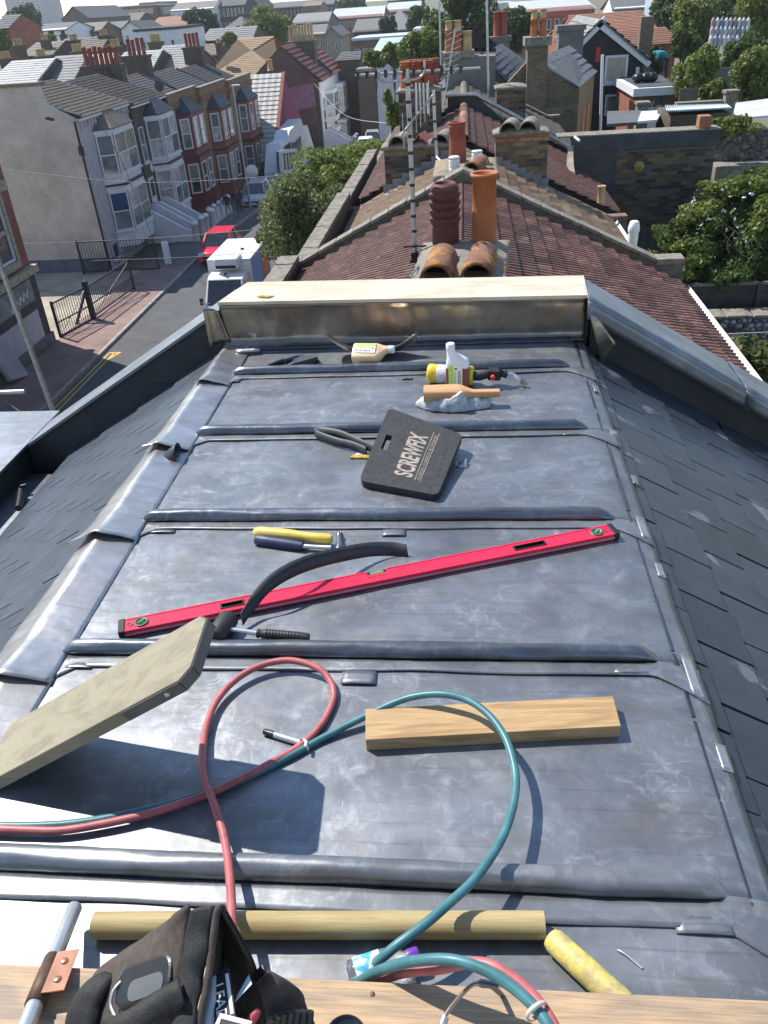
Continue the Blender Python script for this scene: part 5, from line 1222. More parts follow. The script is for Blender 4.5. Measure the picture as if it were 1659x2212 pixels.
# --- small brick stack to the right with stepped top
kx0, kx1 = P(1073, 210, y=24).x, P(1136, 210, y=24).x; kz = P(1105, 190, y=24).z
brick_stack('small dark brick stack right of fourth ridge with crumbling top', kx0, kx1, 24, 24.8, -2.4, kz, 'dark')
# --- far right rear flank wall
yw = 20.0; wx0, wx1 = P(1237, 330, y=yw).x, P(1549, 300, y=yw).x; wz = P(1390, 290, y=yw).z
rw = thing('rear_extension', ((wx0 + wx1) / 2, yw + 2, -5), 'dark brick rear extension with rendered patch and round plate', 'building')
m = MB(); m.bx(wx0, wx1, yw, yw + .45, -6, wz - .02); bwm = m.build('wall', MORTARD, rw)
tx = P(1327, 400, y=yw).x
bricks(bwm, (wx0, yw, 0), (1, 0, 0), wx1 - wx0, -3.2, wz - .35, (0, -1, 0), 'dark', lambda x, z: x > tx - wx0 - .02 or z < P(1290, 470, y=yw).z, 300)
m = MB(); m.bx(wx0 - .01, tx, yw - .035, yw - .002, P(1290, 472, y=yw).z, wz - .28); m.build('render_patch', RENDERD, rw)
m = MB(); m.bx(wx0 - .03, wx1 + .05, yw - .05, yw + .02, wz - .30, wz + .02); m.build('felt_upstand', FELT, rw, bevel=.02)
m = MB(); m.bx(wx0 - .35, wx1 + .05, yw - .06, yw + .5, wz + .022, wz + .05); m.build('coping', STONE, rw)
m = MB(); c = P(1381, 360, y=yw - .03); m.lathe([(.115, 0), (.12, .01), (.10, .018), (.03, .02), (.03, .026), (.001, .026)], c, 24, (0, -1, 0)); m.build('round_plate', M('plate_mustard', (.36, .27, .07), .6, 0, .2, 12), rw)
m = MB(); m.bx(wx1 - .42, wx1 - .16, yw + .0, yw + .3, wz + .052, wz + .30); m.build('pier_cap', UB_RED, rw, bevel=.02)
m = MB(); m.tube([P(1242, 296, y=yw - .12), P(1252, 304, y=yw - .3)], .03, 8); m.build('camera_unit', WHITEP, rw)
# pale side of the roof kerb next to it
m = MB(); m.hexa([Vector((wx0 - .02, yw - 1.6, -2.05)), Vector((wx0 + .0, yw - .05, -2.05)), Vector((wx0, yw - .05, wz - .15)), Vector((wx0 - .02, yw - .5, wz - .45))], [Vector((wx0 - .12, yw - 1.6, -2.05)), Vector((wx0 - .12, yw - .05, -2.05)), Vector((wx0 - .12, yw - .05, wz - .15)), Vector((wx0 - .12, yw - .5, wz - .45))]); m.build('render_cheek', CREAMST, rw)
# flue pipe and buff pot on parapet ends
fl = thing('flue_pipe', P(1364, 545, y=11.6), 'white boiler flue pipe standing behind the near coping', 'flue')
a, b = P(1362, 560, y=11.6), P(1369, 500, y=11.6); m = MB(); m.tube([a, b], .07, 16); m.build('pipe', WHITEP, fl)
m = MB(); ax_ = (b - a).normalized(); m.lathe([(.078, 0), (.08, .02), (.08, .05), (.06, .13), (.045, .14), (.01, .14)], b, 16, ax_, cap=False); m.build('terminal', WHITEP, fl)
bp2 = P(1298, 437, y=16.4); m = MB(); m.lathe([(.075, 0), (.07, .02), (.068, .27), (.078, .28), (.078, .30), (.055, .30), (.05, .1), (.001, .1)], bp2, 14, cap=False); one('buff_pot', m, POTY, 'small buff clay pipe standing on the parapet end', 'chimney pot')

# ================================================================== ground, street and the far side
GZ = -10.3
def gz(y):
    if y < 50: return GZ
    if y < 80: return GZ - 1.2 * (y - 50) / 30
    if y < 140: return GZ - 1.2 - 1.6 * (y - 80) / 60
    if y < 420: return GZ - 2.8 + 9.5 * ((y - 140) / 280) ** 1.1
    return GZ + 6.7 + (y - 420) * .003
def strip(name, x0, x1, y0, y1, mat, dz, parent=None, n=40, kind='structure', xo=lambda y: 0):
    m = MB(); m.grid(lambda u, v: (x0 + (x1 - x0) * u + xo(y0 + (y1 - y0) * v), y0 + (y1 - y0) * v, gz(y0 + (y1 - y0) * v) + dz), 2, n, False); return m.build(name, mat, parent, kind=kind)
m = MB(); ys = [-60, 0, 20, 40, 50, 60, 70, 80, 100, 120, 140, 170, 200, 240, 280, 330, 380, 420, 600, 1000, 2500]
xs_ = [-2500, -600, -200, -100, -60, -30, -20, -16, -8, -5, 0, 5, 15, 30, 60, 120, 300, 900, 2500]
m.add([(x, y, gz(y) - .06) for y in ys for x in xs_], [(j * len(xs_) + i, j * len(xs_) + i + 1, (j + 1) * len(xs_) + i + 1, (j + 1) * len(xs_) + i) for j in range(len(ys) - 1) for i in range(len(xs_) - 1)])
m.build('ground', GRASSY, None, kind='structure')
bend = lambda y: .025 * max(0, y - 45)
strip('road', -15.4, -7.3, -20, 130, ASPHALT, -.02, xo=bend)
strip('road_patch', -14.9, -12.4, 56, 60, ASPHALTP, -.015, xo=bend)
def pavement(name, x0, x1, y0, y1, mat):
    m = MB(); n = 40
    for k in range(n):
        a, b = y0 + (y1 - y0) * k / n, y0 + (y1 - y0) * (k + 1) / n; q = lambda y, z: [Vector((x0 + bend(y), y, gz(y) + z)), Vector((x1 + bend(y), y, gz(y) + z))]
        A, B, C, D = q(a, .1), q(b, .1), q(a, -.1), q(b, -.1)
        m.add([A[0], A[1], B[1], B[0]], [(0, 1, 2, 3)]); m.add([A[0], B[0], D[0], C[0]], [(0, 1, 2, 3)]); m.add([A[1], C[1], D[1], B[1]], [(0, 1, 2, 3)])
    return m.build(name, mat, None, kind='structure')
pavement('pavement_left', -18.2, -15.62, 10, 44.6, PAVE); pavement('pavement_left_far', -18.2, -15.62, 44.6, 110, PAVEG); pavement('pavement_right', -7.15, -3.2, -10, 110, PAVEG)
kb = MB(); kl = kb.build('kerb_line', KERB, None) if False else None
kr = bpy.data.objects.new('kerb', None); COL.objects.link(kr); kr['kind'] = 'structure'
for side, x in ((0, -15.62), (1, -7.3)):
    for k in range(66):
        y0 = 24 + .92 * k
        if side and y0 < 30: continue
        m = MB(); m.bx(x + bend(y0), x + .145 + bend(y0), y0, y0 + .905, gz(y0) - .2, gz(y0) + .105); m.build('kerb_stone', KERB, kr)
# double yellow lines near the bottom left
for xx in (-15.28, -15.06): strip('yellow_line', xx, xx + .085, 12, 31.6, YLINE, -.012, n=8)
m = MB(); m.add([(-15.28, 31.62, GZ - .012), (-14.72, 31.62, GZ - .012), (-14.72, 31.75, GZ - .012), (-15.28, 31.75, GZ - .012)], [(0, 1, 2, 3)]); m.build('yellow_line_end', YLINE, None, kind='structure')
m = MB(); m.add([(-15.06, 31.0, GZ - .011), (-14.92, 31.0, GZ - .011), (-14.72, 31.7, GZ - .011), (-14.86, 31.7, GZ - .011)], [(0, 1, 2, 3)]); m.build('yellow_line_end', YLINE, None, kind='structure')
m = MB(); m.add([(-32, 33.4, GZ + .02), (-18.15, 33.4, GZ + .02), (-18.15, 44.6, GZ + .02), (-32, 44.6, GZ + .02)], [(0, 1, 2, 3)]); m.build('concrete_yard', CONCRETE, None, kind='structure')
for k in range(9):
    m = MB(); y0 = 34 + 1.2 * k; m.bx(-17.6, -17.0, y0, y0 + .5, GZ + .102, GZ + .107)
    if k in (1, 4, 6): m.build('manhole_cover', PAVEG, None, kind='structure')

def window(parent, c, ud, w, h, nrm, fmat=WHITEF, gmat=GLASS, nv=1, nh=1, fr=.07, sill=True, sillmat=None, depth=.06):
    c = Vector(c); ud = Vector(ud).normalized(); nrm = Vector(nrm).normalized(); up = Vector((0, 0, 1)); rot = Matrix((ud, nrm, up)).transposed()
    m = MB()
    for s in (-1, 1):
        m.box(c + ud * s * (w / 2 - fr / 2) + nrm * depth * .5, (fr, depth, h), rot); m.box(c + up * s * (h / 2 - fr / 2) + nrm * depth * .5, (w - 2 * fr, depth, fr), rot)
    for k in range(1, nv + 1): m.box(c + ud * (w * (k / (nv + 1) - .5)) + nrm * depth * .5, (fr * .8, depth * .9, h - 2 * fr), rot)
    for k in range(1, nh + 1): m.box(c + up * (h * (k / (nh + 1) - .5)) + nrm * depth * .48, (w - 2 * fr, depth * .8, fr * .8), rot)
    o = m.build('window', fmat, parent)
    for i in range(nv + 1):
        for j in range(nh + 1):
            pw, ph = (w - 2 * fr) / (nv + 1), (h - 2 * fr) / (nh + 1)
            m = MB(); m.box(c + ud * ((i + .5) * pw - (w - 2 * fr) / 2) + up * ((j + .5) * ph - (h - 2 * fr) / 2) + nrm * .012, (pw, .012, ph), rot); m.build('pane', gmat if not callable(gmat) else gmat(), o)
    if sill: m = MB(); m.box(c - up * (h / 2 + .05) + nrm * .06, (w + .15, .14, .09), rot); m.build('sill', sillmat or fmat, o)
    return o
def gl(): return random.choice([GLASS, GLASS, CURTAIN, GLASSD])
def bay(parent, xf, y0, y1, z0, z1, proj, wmat, fmat, skirt=.7, roof=None, head=.25, open_=False, wf=None):
    """canted bay: front and two splays, each with a window; sill wall below, head above"""
    s = .62 * proj; pts = [(xf, y0), (xf + proj, y0 + s), (xf + proj, y1 - s), (xf, y1)]
    m = MB(); m.prism([(x, y, z0 - skirt) for x, y in pts], (0, 0, skirt)); bo = m.build('bay_wall', wmat, parent); m = MB(); m.prism([(x, y, z1 - .001) for x, y in pts], (0, 0, head)); m.build('bay_head', wmat, parent)
    m = MB(); m.prism([(x - .12, y0 + .0 + (y - y0) * .94 + (y1 - y0) * .03, z0) for x, y in pts], (0, 0, z1 - z0)) if not wf else m.prism([(x, y, z0) for x, y in pts], (0, 0, z1 - z0 - .002)); m.build('bay_core', wmat if wf else GLASSD, parent)
    for (a, b) in zip(pts, pts[1:]):
        a3, b3 = Vector((a[0], a[1], 0)), Vector((b[0], b[1], 0)); d = (b3 - a3); L = d.length; n = Vector((d.y, -d.x, 0)).normalized(); c = (a3 + b3) / 2
        big = L > 1.5 * proj
        if wf:
            for k_ in ((-.25, .25) if big else (0,)): window(parent, (c.x + d.x * k_, c.y + d.y * k_, (z0 + z1) / 2), d, min(L * wf * (.5 if big else 1), 1.15), (z1 - z0) * .96, n, fmat, gl, 0, 1, .09, True, wmat)
        else: window(parent, (c.x, c.y, (z0 + z1) / 2), d, L - .06, z1 - z0, n, fmat, gl, 1 if big else 0, 1, .09, True, wmat)
    if roof:
        zt = z1 + head; k = [Vector((x + (.1 if i in (1, 2) else 0), y + (-.1 if i == 0 else .1 if i == 3 else 0), zt)) for i, (x, y) in enumerate(pts)]
        ap = Vector((xf, (y0 + y1) / 2 - .5, zt + .95)); ap2 = Vector((xf, (y0 + y1) / 2 + .5, zt + .95))
        m = MB(); m.add(k + [ap, ap2], [(0, 1, 4), (1, 2, 5, 4), (2, 3, 5)]); m.build('bay_roof', roof, parent, solid=.06)
    return bo
def chimney(label, c, wx, wy, z0, zt, pots, pmat, wall=BRK_BROWN, rp=.13, hp=.6, group=None, axis='y', parent=None, name='chimney_stack', pk='roll'):
    t = parent or thing(name, (c[0], c[1], z0), label, 'chimney', group)
    m = MB(); m.bx(c[0] - wx / 2, c[0] + wx / 2, c[1] - wy / 2, c[1] + wy / 2, z0, zt - .18); m.build('chimney_shaft' if parent else 'shaft', wall, t)
    m = MB(); m.bx(c[0] - wx / 2 - .08, c[0] + wx / 2 + .08, c[1] - wy / 2 - .08, c[1] + wy / 2 + .08, zt - .18, zt); m.build('oversailing_course', wall, t)
    L = (wy if axis == 'y' else wx) - .25
    for k in range(pots):
        q = ((k + .5) / pots - .5) * L; pot(t, (c[0] + (q if axis == 'x' else random.uniform(-.05, .05)), c[1] + (q if axis == 'y' else random.uniform(-.05, .05)), zt), hp * random.uniform(.93, 1.05), rp, pmat, pk, 10)
    return t
# --- the terrace opposite
def th(label, y0, y1, xf, eave, ub, lb, by, wall, fmat, roofm, base, bwall, parapet_=False, bayroof=None, depth=8.2, trim=None, tile=(.34, .33, 3), rise=1.35):
    t = thing('terraced_house', (xf - 4, (y0 + y1) / 2, base), label, 'house', 'terrace opposite across the street')
    m = MB(); m.bx(xf - depth, xf, y0, y1, base - .5, eave); m.build('wall', wall, t)
    xr = xf - depth / 2; zr = eave + rise; sx = xf + (.15 if not parapet_ else -.5); ze = eave - .05 if not parapet_ else eave - .25
    tiled_slope(t, 'front_roof_slope', (xr, y0, zr), (xr, y1, zr), (sx, y0 + .001, ze), (sx, y1 - .001, ze), tile[0], tile[1], tile[2], roofm, hr=.04, th=.05)
    tiled_slope(t, 'rear_roof_slope', (xr, y0, zr), (xr, y1, zr), (xf - depth, y0, ze), (xf - depth, y1, ze), tile[0] * 2, tile[1] * 2, 1, roofm)
    m = MB(); kx, kz = (.55, .38) if parapet_ else (0, .02); m.prism([(xf - depth + kx, y0 + .02, eave - kz), (xf - kx, y0 + .02, eave - kz), (xr, y0 + .02, zr - .12)], (0, y1 - y0 - .04, 0)); m.build('gable_core', wall, t)
    ridge_tiles(t, (xr, y0, zr - .02), (xr, y1, zr - .02), .12, T_RED if parapet_ else roofm, .5)
    if parapet_:
        m = MB(); m.bx(xf - .25, xf + .02, y0, y1, eave - .001, eave + .35); m.build('parapet', wall, t); m = MB(); m.bx(xf - .32, xf + .10, y0, y1, eave + .352, eave + .44); m.build('parapet_coping', STONE, t)
        m = MB(); m.bx(xf + .003, xf + .09, y0, y1, eave - .55, eave - .15); m.build('cornice_band', BRK_RED, t)
    else:
        m = MB(); m.bx(xf + .01, xf + .2, y0, y1, eave - .14, eave - .04); m.build('gutter', WHITEF, t)
        if trim:
            for k in range(int((y1 - y0) / .45)): m = MB(); m.bx(xf + .003, xf + .1, y0 + .2 + .45 * k, y0 + .38 + .45 * k, eave - .5, eave - .16); m.build('dentil', wall, t)
    m = MB(); m.hexa([Vector((xr, y0 - .06, zr + .05)), Vector((xr, y0 + .3, zr + .05)), Vector((sx, y0 + .3, ze + .06)), Vector((sx, y0 - .06, ze + .06))], [Vector((xr, y0 - .06, zr + .2)), Vector((xr, y0 + .3, zr + .2)), Vector((sx, y0 + .3, ze + .2)), Vector((sx, y0 - .06, ze + .2))]); m.build('party_upstand', LEADD, t)
    bay(t, xf, by[0], by[1], ub[1], ub[0], .85, bwall, fmat if fmat else WHITEF, .55, bayroof, wf=.7 if parapet_ else None); bay(t, xf, by[0] + .05, by[1] - .05, lb[1], lb[0], .95, bwall, fmat if fmat else WHITEF, .9 if base < -10 else .6, None, .3, wf=.7 if parapet_ else None)
    m = MB(); m.prism([(xf, by[0] - .05, lb[0] + .3), (xf + 1.05, by[0] + .55, lb[0] + .3), (xf + 1.05, by[1] - .55, lb[0] + .3), (xf, by[1] + .05, lb[0] + .3)], (0, 0, .1)); m.build('bay_cornice', LEADD, t)
    return t
h1 = th('pale rendered end terrace house with white bays and brown tiles', 44.6, 51.9, -20, -2.46, (-3.5, -5.6), (-6.45, -8.55), (46.2, 50.4), RENDERG, WHITEF, T_BROWN, GZ, WHITEW, False, T_BROWN, trim=1)
h2 = th('dark brick terrace house with white painted bay windows', 51.9, 58.3, -19.85, -2.65, (-3.65, -5.9), (-6.6, -8.9), (53.8, 57.7), BRK_BROWN, WHITEF, T_BROWN, GZ, WHITEW, False, LEADD)
h3 = th('yellow and red brick terrace house with oxblood bays', 58.3, 65, -19.65, -3.1, (-4.25, -6.25), (-7.15, -9.2), (59.5, 63.7), BRK_YEL, WHITEF, T_SLATE, gz(62), DKRED, True, LEADD, tile=(.3, .3, 1))
h4 = th('red brick bayed terrace house behind the lamp post', 65, 72.6, -19.4, -3.25, (-4.65, -6.7), (-7.6, -9.7), (66.2, 70.9), BRK_YEL, WHITEF, T_SLATE, gz(69), BRK_RED, True, LEADD, tile=(.3, .3, 1))
h5 = th('far end red brick terrace house with dark bay roof', 72.6, 80.6, -19.15, -3.4, (-4.9, -7.1), (-8.1, -10.3), (74.2, 79.3), BRK_YEL, WHITEF, T_SLATE, gz(77), BRK_RED, True, LEADD, tile=(.3, .3, 1))
# painted flank wall of the end house
m = MB(); g1 = P(86, 190, y=44.5); g2 = P(0, 176, y=44.5)
m.prism([(-20.02, 44.45, GZ - .3), (-20.02, 44.45, -2.45), (g1.x + .2, 44.45, g1.z - .75), (g1.x, 44.45, g1.z + .1), (-33, 44.45, g2.z + .3), (-33, 44.45, GZ - .3)], (0, .16, 0)); fw = m.build('flank_wall', BRK_PAINT, h1)
m = MB(); m.bx(-33, -20.01, 44.42, 44.447, GZ - .1, GZ + .75); m.build('flank_plinth', M('plinth_blue_grey', (.13, .15, .19), .85, 0, .2, 3, .2, world=True), h1)
m = MB(); m.bx(-33, g1.x - .02, 44.35, 45.3, g1.z + .102, g1.z + .26); m.build('flank_coping', STONE, h1)
m = MB(); m.tube([(-20.08, 44.40, -2.6), (-20.02, 44.40, GZ)], .06, 8); m.build('downpipe', IRON, h1)
m = MB(); m.tube(spline([P(225, 268, y=44.42), P(235, 300, y=44.42), P(262, 345, y=44.42), P(300, 440, y=44.42), P(325, 500, y=44.42)], 5), .02, 6); m.build('wall_cable', RENDER, h1)
m = MB(); c = P(176, 326, y=44.40); m.box(c, (.28, .06, .45)); m.build('vent_box', RENDERD, h1)
for u in ((104, 256), (112, 258)): m = MB(); m.box(P(u[0], u[1], y=44.42), (.25, .03, .12)); m.build('wall_plate', RENDERD, h1)
for hh, yy in ((h1, 51.6), (h2, 58.1)): m = MB(); m.tube([(-19.75, yy, -2.8), (-19.7, yy, GZ)], .06, 8); m.build('downpipe', IRON, hh)
m = MB(); c = P(327, 361, x=-19.9); m.lathe([(.3, 0), (.32, .03), (.28, .05), (.01, .055)], c, 18, (1, 0, 0), cap=False); m.build('alarm_disc', WHITEP, h1)
# doors, narrow windows
for hh, y, x, z0, z1, fm in ((h1, 51.2, -19.98, -9.1, -6.6, WHITEF), (h2, 52.8, -19.83, -9.1, -6.8, WHITEF), (h3, 64.3, -19.63, -9.6, -7.4, IRON), (h4, 71.8, -19.38, -10.1, -7.9, IRON), (h5, 73.4, -19.1, -10.6, -8.4, IRON)):
    m = MB(); m.bx(x, x + .05, y - .45, y + .45, z0, z1); d_ = m.build('door', fm, hh); m = MB(); m.bx(x + .052, x + .07, y - .3, y + .3, z1 - 1.1, z1 - .15); m.build('door_glass', GLASSD, d_)
window(h2, (-19.83, 52.75, -4.9), (0, 1, 0), .8, 2.0, (1, 0, 0), WHITEF, GLASS, 0, 1); window(h3, (-19.63, 64.3, -5.3), (0, 1, 0), .75, 1.8, (1, 0, 0), WHITEF, GLASS, 0, 1); window(h4, (-19.38, 71.8, -5.8), (0, 1, 0), .7, 1.8, (1, 0, 0), WHITEF, GLASSD, 0, 1)
window(h1, (-19.98, 45.5, -9.4), (0, 1, 0), .9, .9, (1, 0, 0), WHITEF, GLASSD, 0, 0); window(h2, (-19.83, 57, -9.8), (0, 1, 0), 1.0, .9, (1, 0, 0), WHITEF, GLASSD, 0, 0)
# front steps with white cheek walls
def steps(label, y, xf, ztop, base, w=1.25, n=9):
    t = thing('front_steps', (xf + 1.5, y, base), label, 'steps', 'front steps of the terrace opposite'); L = 2.6
    for s in (-1, 1):
        yy = y + s * (w / 2 + .1); m = MB(); m.prism([(xf, yy - .1, base), (xf + L + .4, yy - .1, base), (xf + L + .4, yy - .1, base + .75), (xf + L, yy - .1, base + .85), (xf + .5, yy - .1, ztop + .8), (xf, yy - .1, ztop + .8)], (0, .2, 0)); m.build('cheek_wall', WHITEW, t, bevel=.03)
        m = MB(); m.lathe([(.2, 0), (.2, 1.15), (.25, 1.16), (.25, 1.24), (.17, 1.32), (.01, 1.4)], (xf + L + .6, yy, base - .1), 12, cap=False); m.build('gate_pier', WHITEW, t)
    for k in range(n):
        m = MB(); m.bx(xf + L * k / n, xf + L * (k + 1) / n, y - w / 2, y + w / 2, base, ztop - (ztop - base) * (k + 1) / (n + 1)); m.build('step', PAVEG, t)
    return t
steps('white walled front steps nearest the painted flank', 51.1, -19.9, -9.0, GZ); steps('white walled front steps of the dark brick house', 53.2, -19.8, -9.0, GZ)
# low front walls
fwl = thing('front_garden_wall', (-17.2, 57, GZ), 'low white front wall with domed piers beside the red car', 'wall')
for k in range(5):
    y = 54.8 + 1.25 * k; m = MB(); m.lathe([(.17, 0), (.17, 1.1), (.22, 1.12), (.2, 1.2), (.01, 1.34)], (-17.0, y, gz(y) + .05), 10, cap=False); m.build('pier', WHITEW, fwl)
    if k < 4: m = MB(); m.bx(-17.06, -16.94, y + .16, y + 1.09, gz(y), gz(y) + .95); m.build('wall_panel', WHITEW, fwl)
m = MB(); m.lathe([(.2, 0), (.2, 1.2), (.17, 1.26), (.01, 1.3)], (-16.9, 45.2, GZ + .05), 12, cap=False); one('white_bollard_pier', m, WHITEW, 'lone white pier at the end of the blue railings', 'pier')
bs = thing('white_signboard', P(478, 350, x=-16.9), 'white disc on a post on the far pavement', 'sign')
c = P(527, 352, z=-9.4) if False else Vector((-16.7, 66.5, -9.0)); m = MB(); m.lathe([(.55, 0), (.55, .05), (.01, .06)], c, 20, (.6, -.8, 0)); m.build('disc', WHITEP, bs); m = MB(); m.tube([c, Vector((c.x, c.y, gz(66)))], .04, 6); m.build('post', IRON, bs)
# red pots stacks of the terrace (placed on the ridges)
for lab, u, vt, x, wx, wy, n, mt in (('broad stack with seven dark red pots on the end house', 222, 140, -24.2, 2.7, .9, 7, POTR), ('dark stack with four tall red pots mid terrace', 297, 119, -24.0, 1.7, .9, 4, POTR), ('stack with four red pots above the slate roofs', 417, 101, -23.6, 1.6, 1.0, 4, POTR)):
    c = P(u, vt, x=x); chimney(lab, (c.x, c.y), wx, wy, -3.2, c.z, n, mt, BRK_BROWN, .15, 1.05, 'chimney stacks of the terrace opposite', 'x', pk='plain')
# satellite dishes
for u, v, x, lab in ((343, 187, -20.6, 'satellite dish standing on the slate roof edge'), (238, 160, -23.6, 'satellite dish fixed beside the broad pot stack')):
    t = thing('satellite_dish', P(u, v + 12, x=x), lab, 'satellite dish'); c = P(u, v, x=x); m = MB(); m.lathe([(.001, 0), (.2, .02), (.36, .08)], c, 16, (.75, -.6, .3), cap=False); m.build('reflector', RENDERD, t, solid=.02)
    m = MB(); m.tube([c, c + Vector((-.2, 0, -.6))], .03, 6); m.build('arm', IRON, t)
# street lamp by the terrace and the near one
def lamp(label, base, top, r):
    t = thing('street_lamp', base, label, 'street lamp'); m = MB(); m.tube([base, Vector(base).lerp(Vector(top), .25), top], [r * 1.4, r, r * .8], 10); m.build('post', GALV, t); c = Vector(top); m = MB(); m.box(c + Vector((.22, 0, .03)), (.6, .24, .1)); m.build('lantern', WHITEF, t, bevel=.03); return t
lamp('tall grey street lamp standing before the red brick terrace', (-15.9, 61.5, gz(61)), P(503, 186, y=61.5), .085)
b_ = P(118, 897, y=19.5); tp_ = P(-6, 555, y=19.5); lamp('grey lamp post cutting the left edge close to the parapet', (b_.x + (b_.x - tp_.x) / (tp_.z - b_.z) * (b_.z - GZ), 19.5, GZ), P(-60, 405, y=19.5), .075)
# telegraph pole and wires
tp0 = Vector((P(700, 330, y=84).x, 84, gz(84))); tpt = P(678, 172, y=84); m = MB(); m.tube([tp0, tpt], [.16, .11], 10); one('telegraph_pole', m, M('creosote', (.10, .085, .07), .9, 0, .2, 6), 'dark wooden telegraph pole by the white houses', 'pole')
def wire(pts, r, lab, mat=M('wire_grey', (.20, .20, .21), .6)):
    m = MB(); m.tube(spline(pts, 8), r, 5); one('overhead_wire', m, mat, lab, 'wire', 'overhead wires across the street')
wire([P(8, 365, y=42), P(300, 394, y=38), P(655, 376, y=34)], .012, 'overhead wire crossing below the white bay windows'); wire([P(-10, 529, y=36), P(305, 516, y=34), P(580, 494, y=31)], .012, 'overhead wire crossing in front of blue railings')
wire([P(200, 563, y=33), P(440, 554, y=31), P(600, 540, y=29)], .010, 'overhead wire crossing above the van roof'); wire([P(-10, 616, y=30), P(250, 646, y=28), P(455, 655, y=25)], .008, 'lowest overhead wire crossing the open road')
wire([tpt + Vector((0, 0, -.3)), P(740, 245, y=60), P(850, 268, y=34)], .012, 'pale service wire sagging from the telegraph pole', M('wire_white', (.6, .6, .6), .5))
wire([P(-10, 848, y=22), P(50, 893, y=19), P(110, 915, y=16)], .008, 'short dark cable at the left edge by the lamp post')
m = MB(); a, b = P(-30, 849, y=15), P(54, 846, y=15); m.tube([a, b], .05, 12); one('scaffold_tube', m, GALV, 'short end of scaffold tube poking in at left', 'tube')

# --- near house at the left edge
nh = thing('corner_house', (-23, 28, GZ), 'red brick corner house with stone window surrounds at left edge', 'house')
m = MB(); m.bx(-27, -18.5, 20, 33.2, -6.9, .5); m.build('upper_wall', BRK_RED, nh); m = MB(); m.bx(-27, -18.45, 20, 33.25, GZ - .2, -6.95); m.build('shopfront_wall', RENDERD, nh)
m = MB(); m.bx(-18.46, -18.2, 20, 33.3, -7.15, -6.85); m.build('string_course', CREAMST, nh); 
for y, w in ((31.2, 2.2), (27.6, 2.2)):
    o = window(nh, (-18.48, y, -5.2), (0, 1, 0), w, 2.8, (1, 0, 0), CREAMST, GLASSD, 0, 1, .22, True, CREAMST, .16)
    window(nh, (-18.47, y, -5.2), (0, 1, 0), w - .5, 2.3, (1, 0, 0), WHITEF, GLASSD, 0, 1, .08, False, None, .1)
    m = MB(); m.bx(-18.47, -18.1, y - w / 2 - .25, y + w / 2 + .25, -3.7, -3.35); m.build('window_hood', CREAMST, nh)
m = MB(); m.bx(-18.44, -18.40, 27.5, 32.6, -9.8, -8.6); m.build('shutter_board', RENDERG, nh)
m = MB(); m.bx(-18.44, -18.41, 26.8, 32.7, -8.2, -7.3); sw = m.build('shop_window', GLASS, nh)
m = MB(); pth = spline([(-18.39, 30.6 + .18 * k, -8.15 + (.25 if k % 2 else .0) + .03 * k) for k in range(10)], 4); m.tube(pth, .035, 5); m.build('graffiti', PRINTW, nh)
m = MB(); m.bx(-18.44, -18.3, 20, 33.22, GZ, GZ + .5); m.build('stall_riser', RENDER, nh)
# mattress-like slab leaning on it
q = [P(0, 812, z=GZ + .12), P(62, 818, z=GZ + .12), P(106, 780, z=GZ + .12)]
f = frame((-17.85, 28.6, GZ + .12), (.04, 1, 0), (.86, 0, .5)); m = MB(); rbox(m, 1.1, 2.2, 0, .2, .1); m.v = [(v[0], v[1] + 1.1, v[2]) for v in m.v]
xf(m, f @ Matrix.Rotation(R_(-14), 4, 'Z')); one('mattress', m, M('mattress_grey', (.36, .33, .33), .9, 0, .12, 3, .1), 'grey mattress leaning against the boarded shopfront', 'mattress', bevel=.03)
# --- blue gates
def gate(label, a, b, h, back=.0, n=None, braces=True):
    a, b = Vector(a), Vector(b); L = (b - a).length; t = thing('yard_gate', a, label, 'gate', 'blue steel yard gates'); up = Vector((0, 0, 1)); n = n or int(L / .16)
    m = MB(); m.bar(a + up * .12, b + up * .12, .06, .06); m.bar(a + up * h, b + up * h, .06, .06); m.bar(a + up * (h * .45), b + up * (h * .45), .05, .05); m.bar(a, a + up * (h + .1), .1, .1, (1, 0, 0)); m.bar(b, b + up * (h + .1), .08, .08, (1, 0, 0)); m.build('frame', GATEM, t)
    for k in range(1, n): p = a.lerp(b, k / n); m = MB(); m.bar(p + up * .12, p + up * h, .022, .022, (1, 0, 0)); m.build('bar', GATEM, t)
    if braces: m = MB(); m.bar(a + up * .15, b + up * (h - .05), .05, .03); m.build('brace', GATEM, t)
    return t
gate('near blue steel gate leaf beside the corner house', (-18.2, 33.5, GZ + .03), (-17.62, 35.85, GZ + .03), 1.6); gate('second blue steel gate leaf ajar over the pavement', (-17.58, 35.95, GZ + .1), (-17.2, 40.4, GZ + .1), 1.5)
gate('long blue railings in front of the painted flank', (-21.4, 43.9, GZ + .03), (-17.1, 44.1, GZ + .03), 1.75)
gp_ = thing('gate_post', (-17.6, 35.9, GZ), 'stout dark gate post with raking stay between the gate leaves', 'post'); m = MB(); m.bx(-17.72, -17.5, 35.78, 36.0, GZ, GZ + 1.9); m.build('post', GATEM, gp_); m = MB(); m.bar((-17.6, 35.9, GZ + 1.6), (-18.2, 35.2, GZ + .05), .1, .1); m.build('stay', GATEM, gp_)

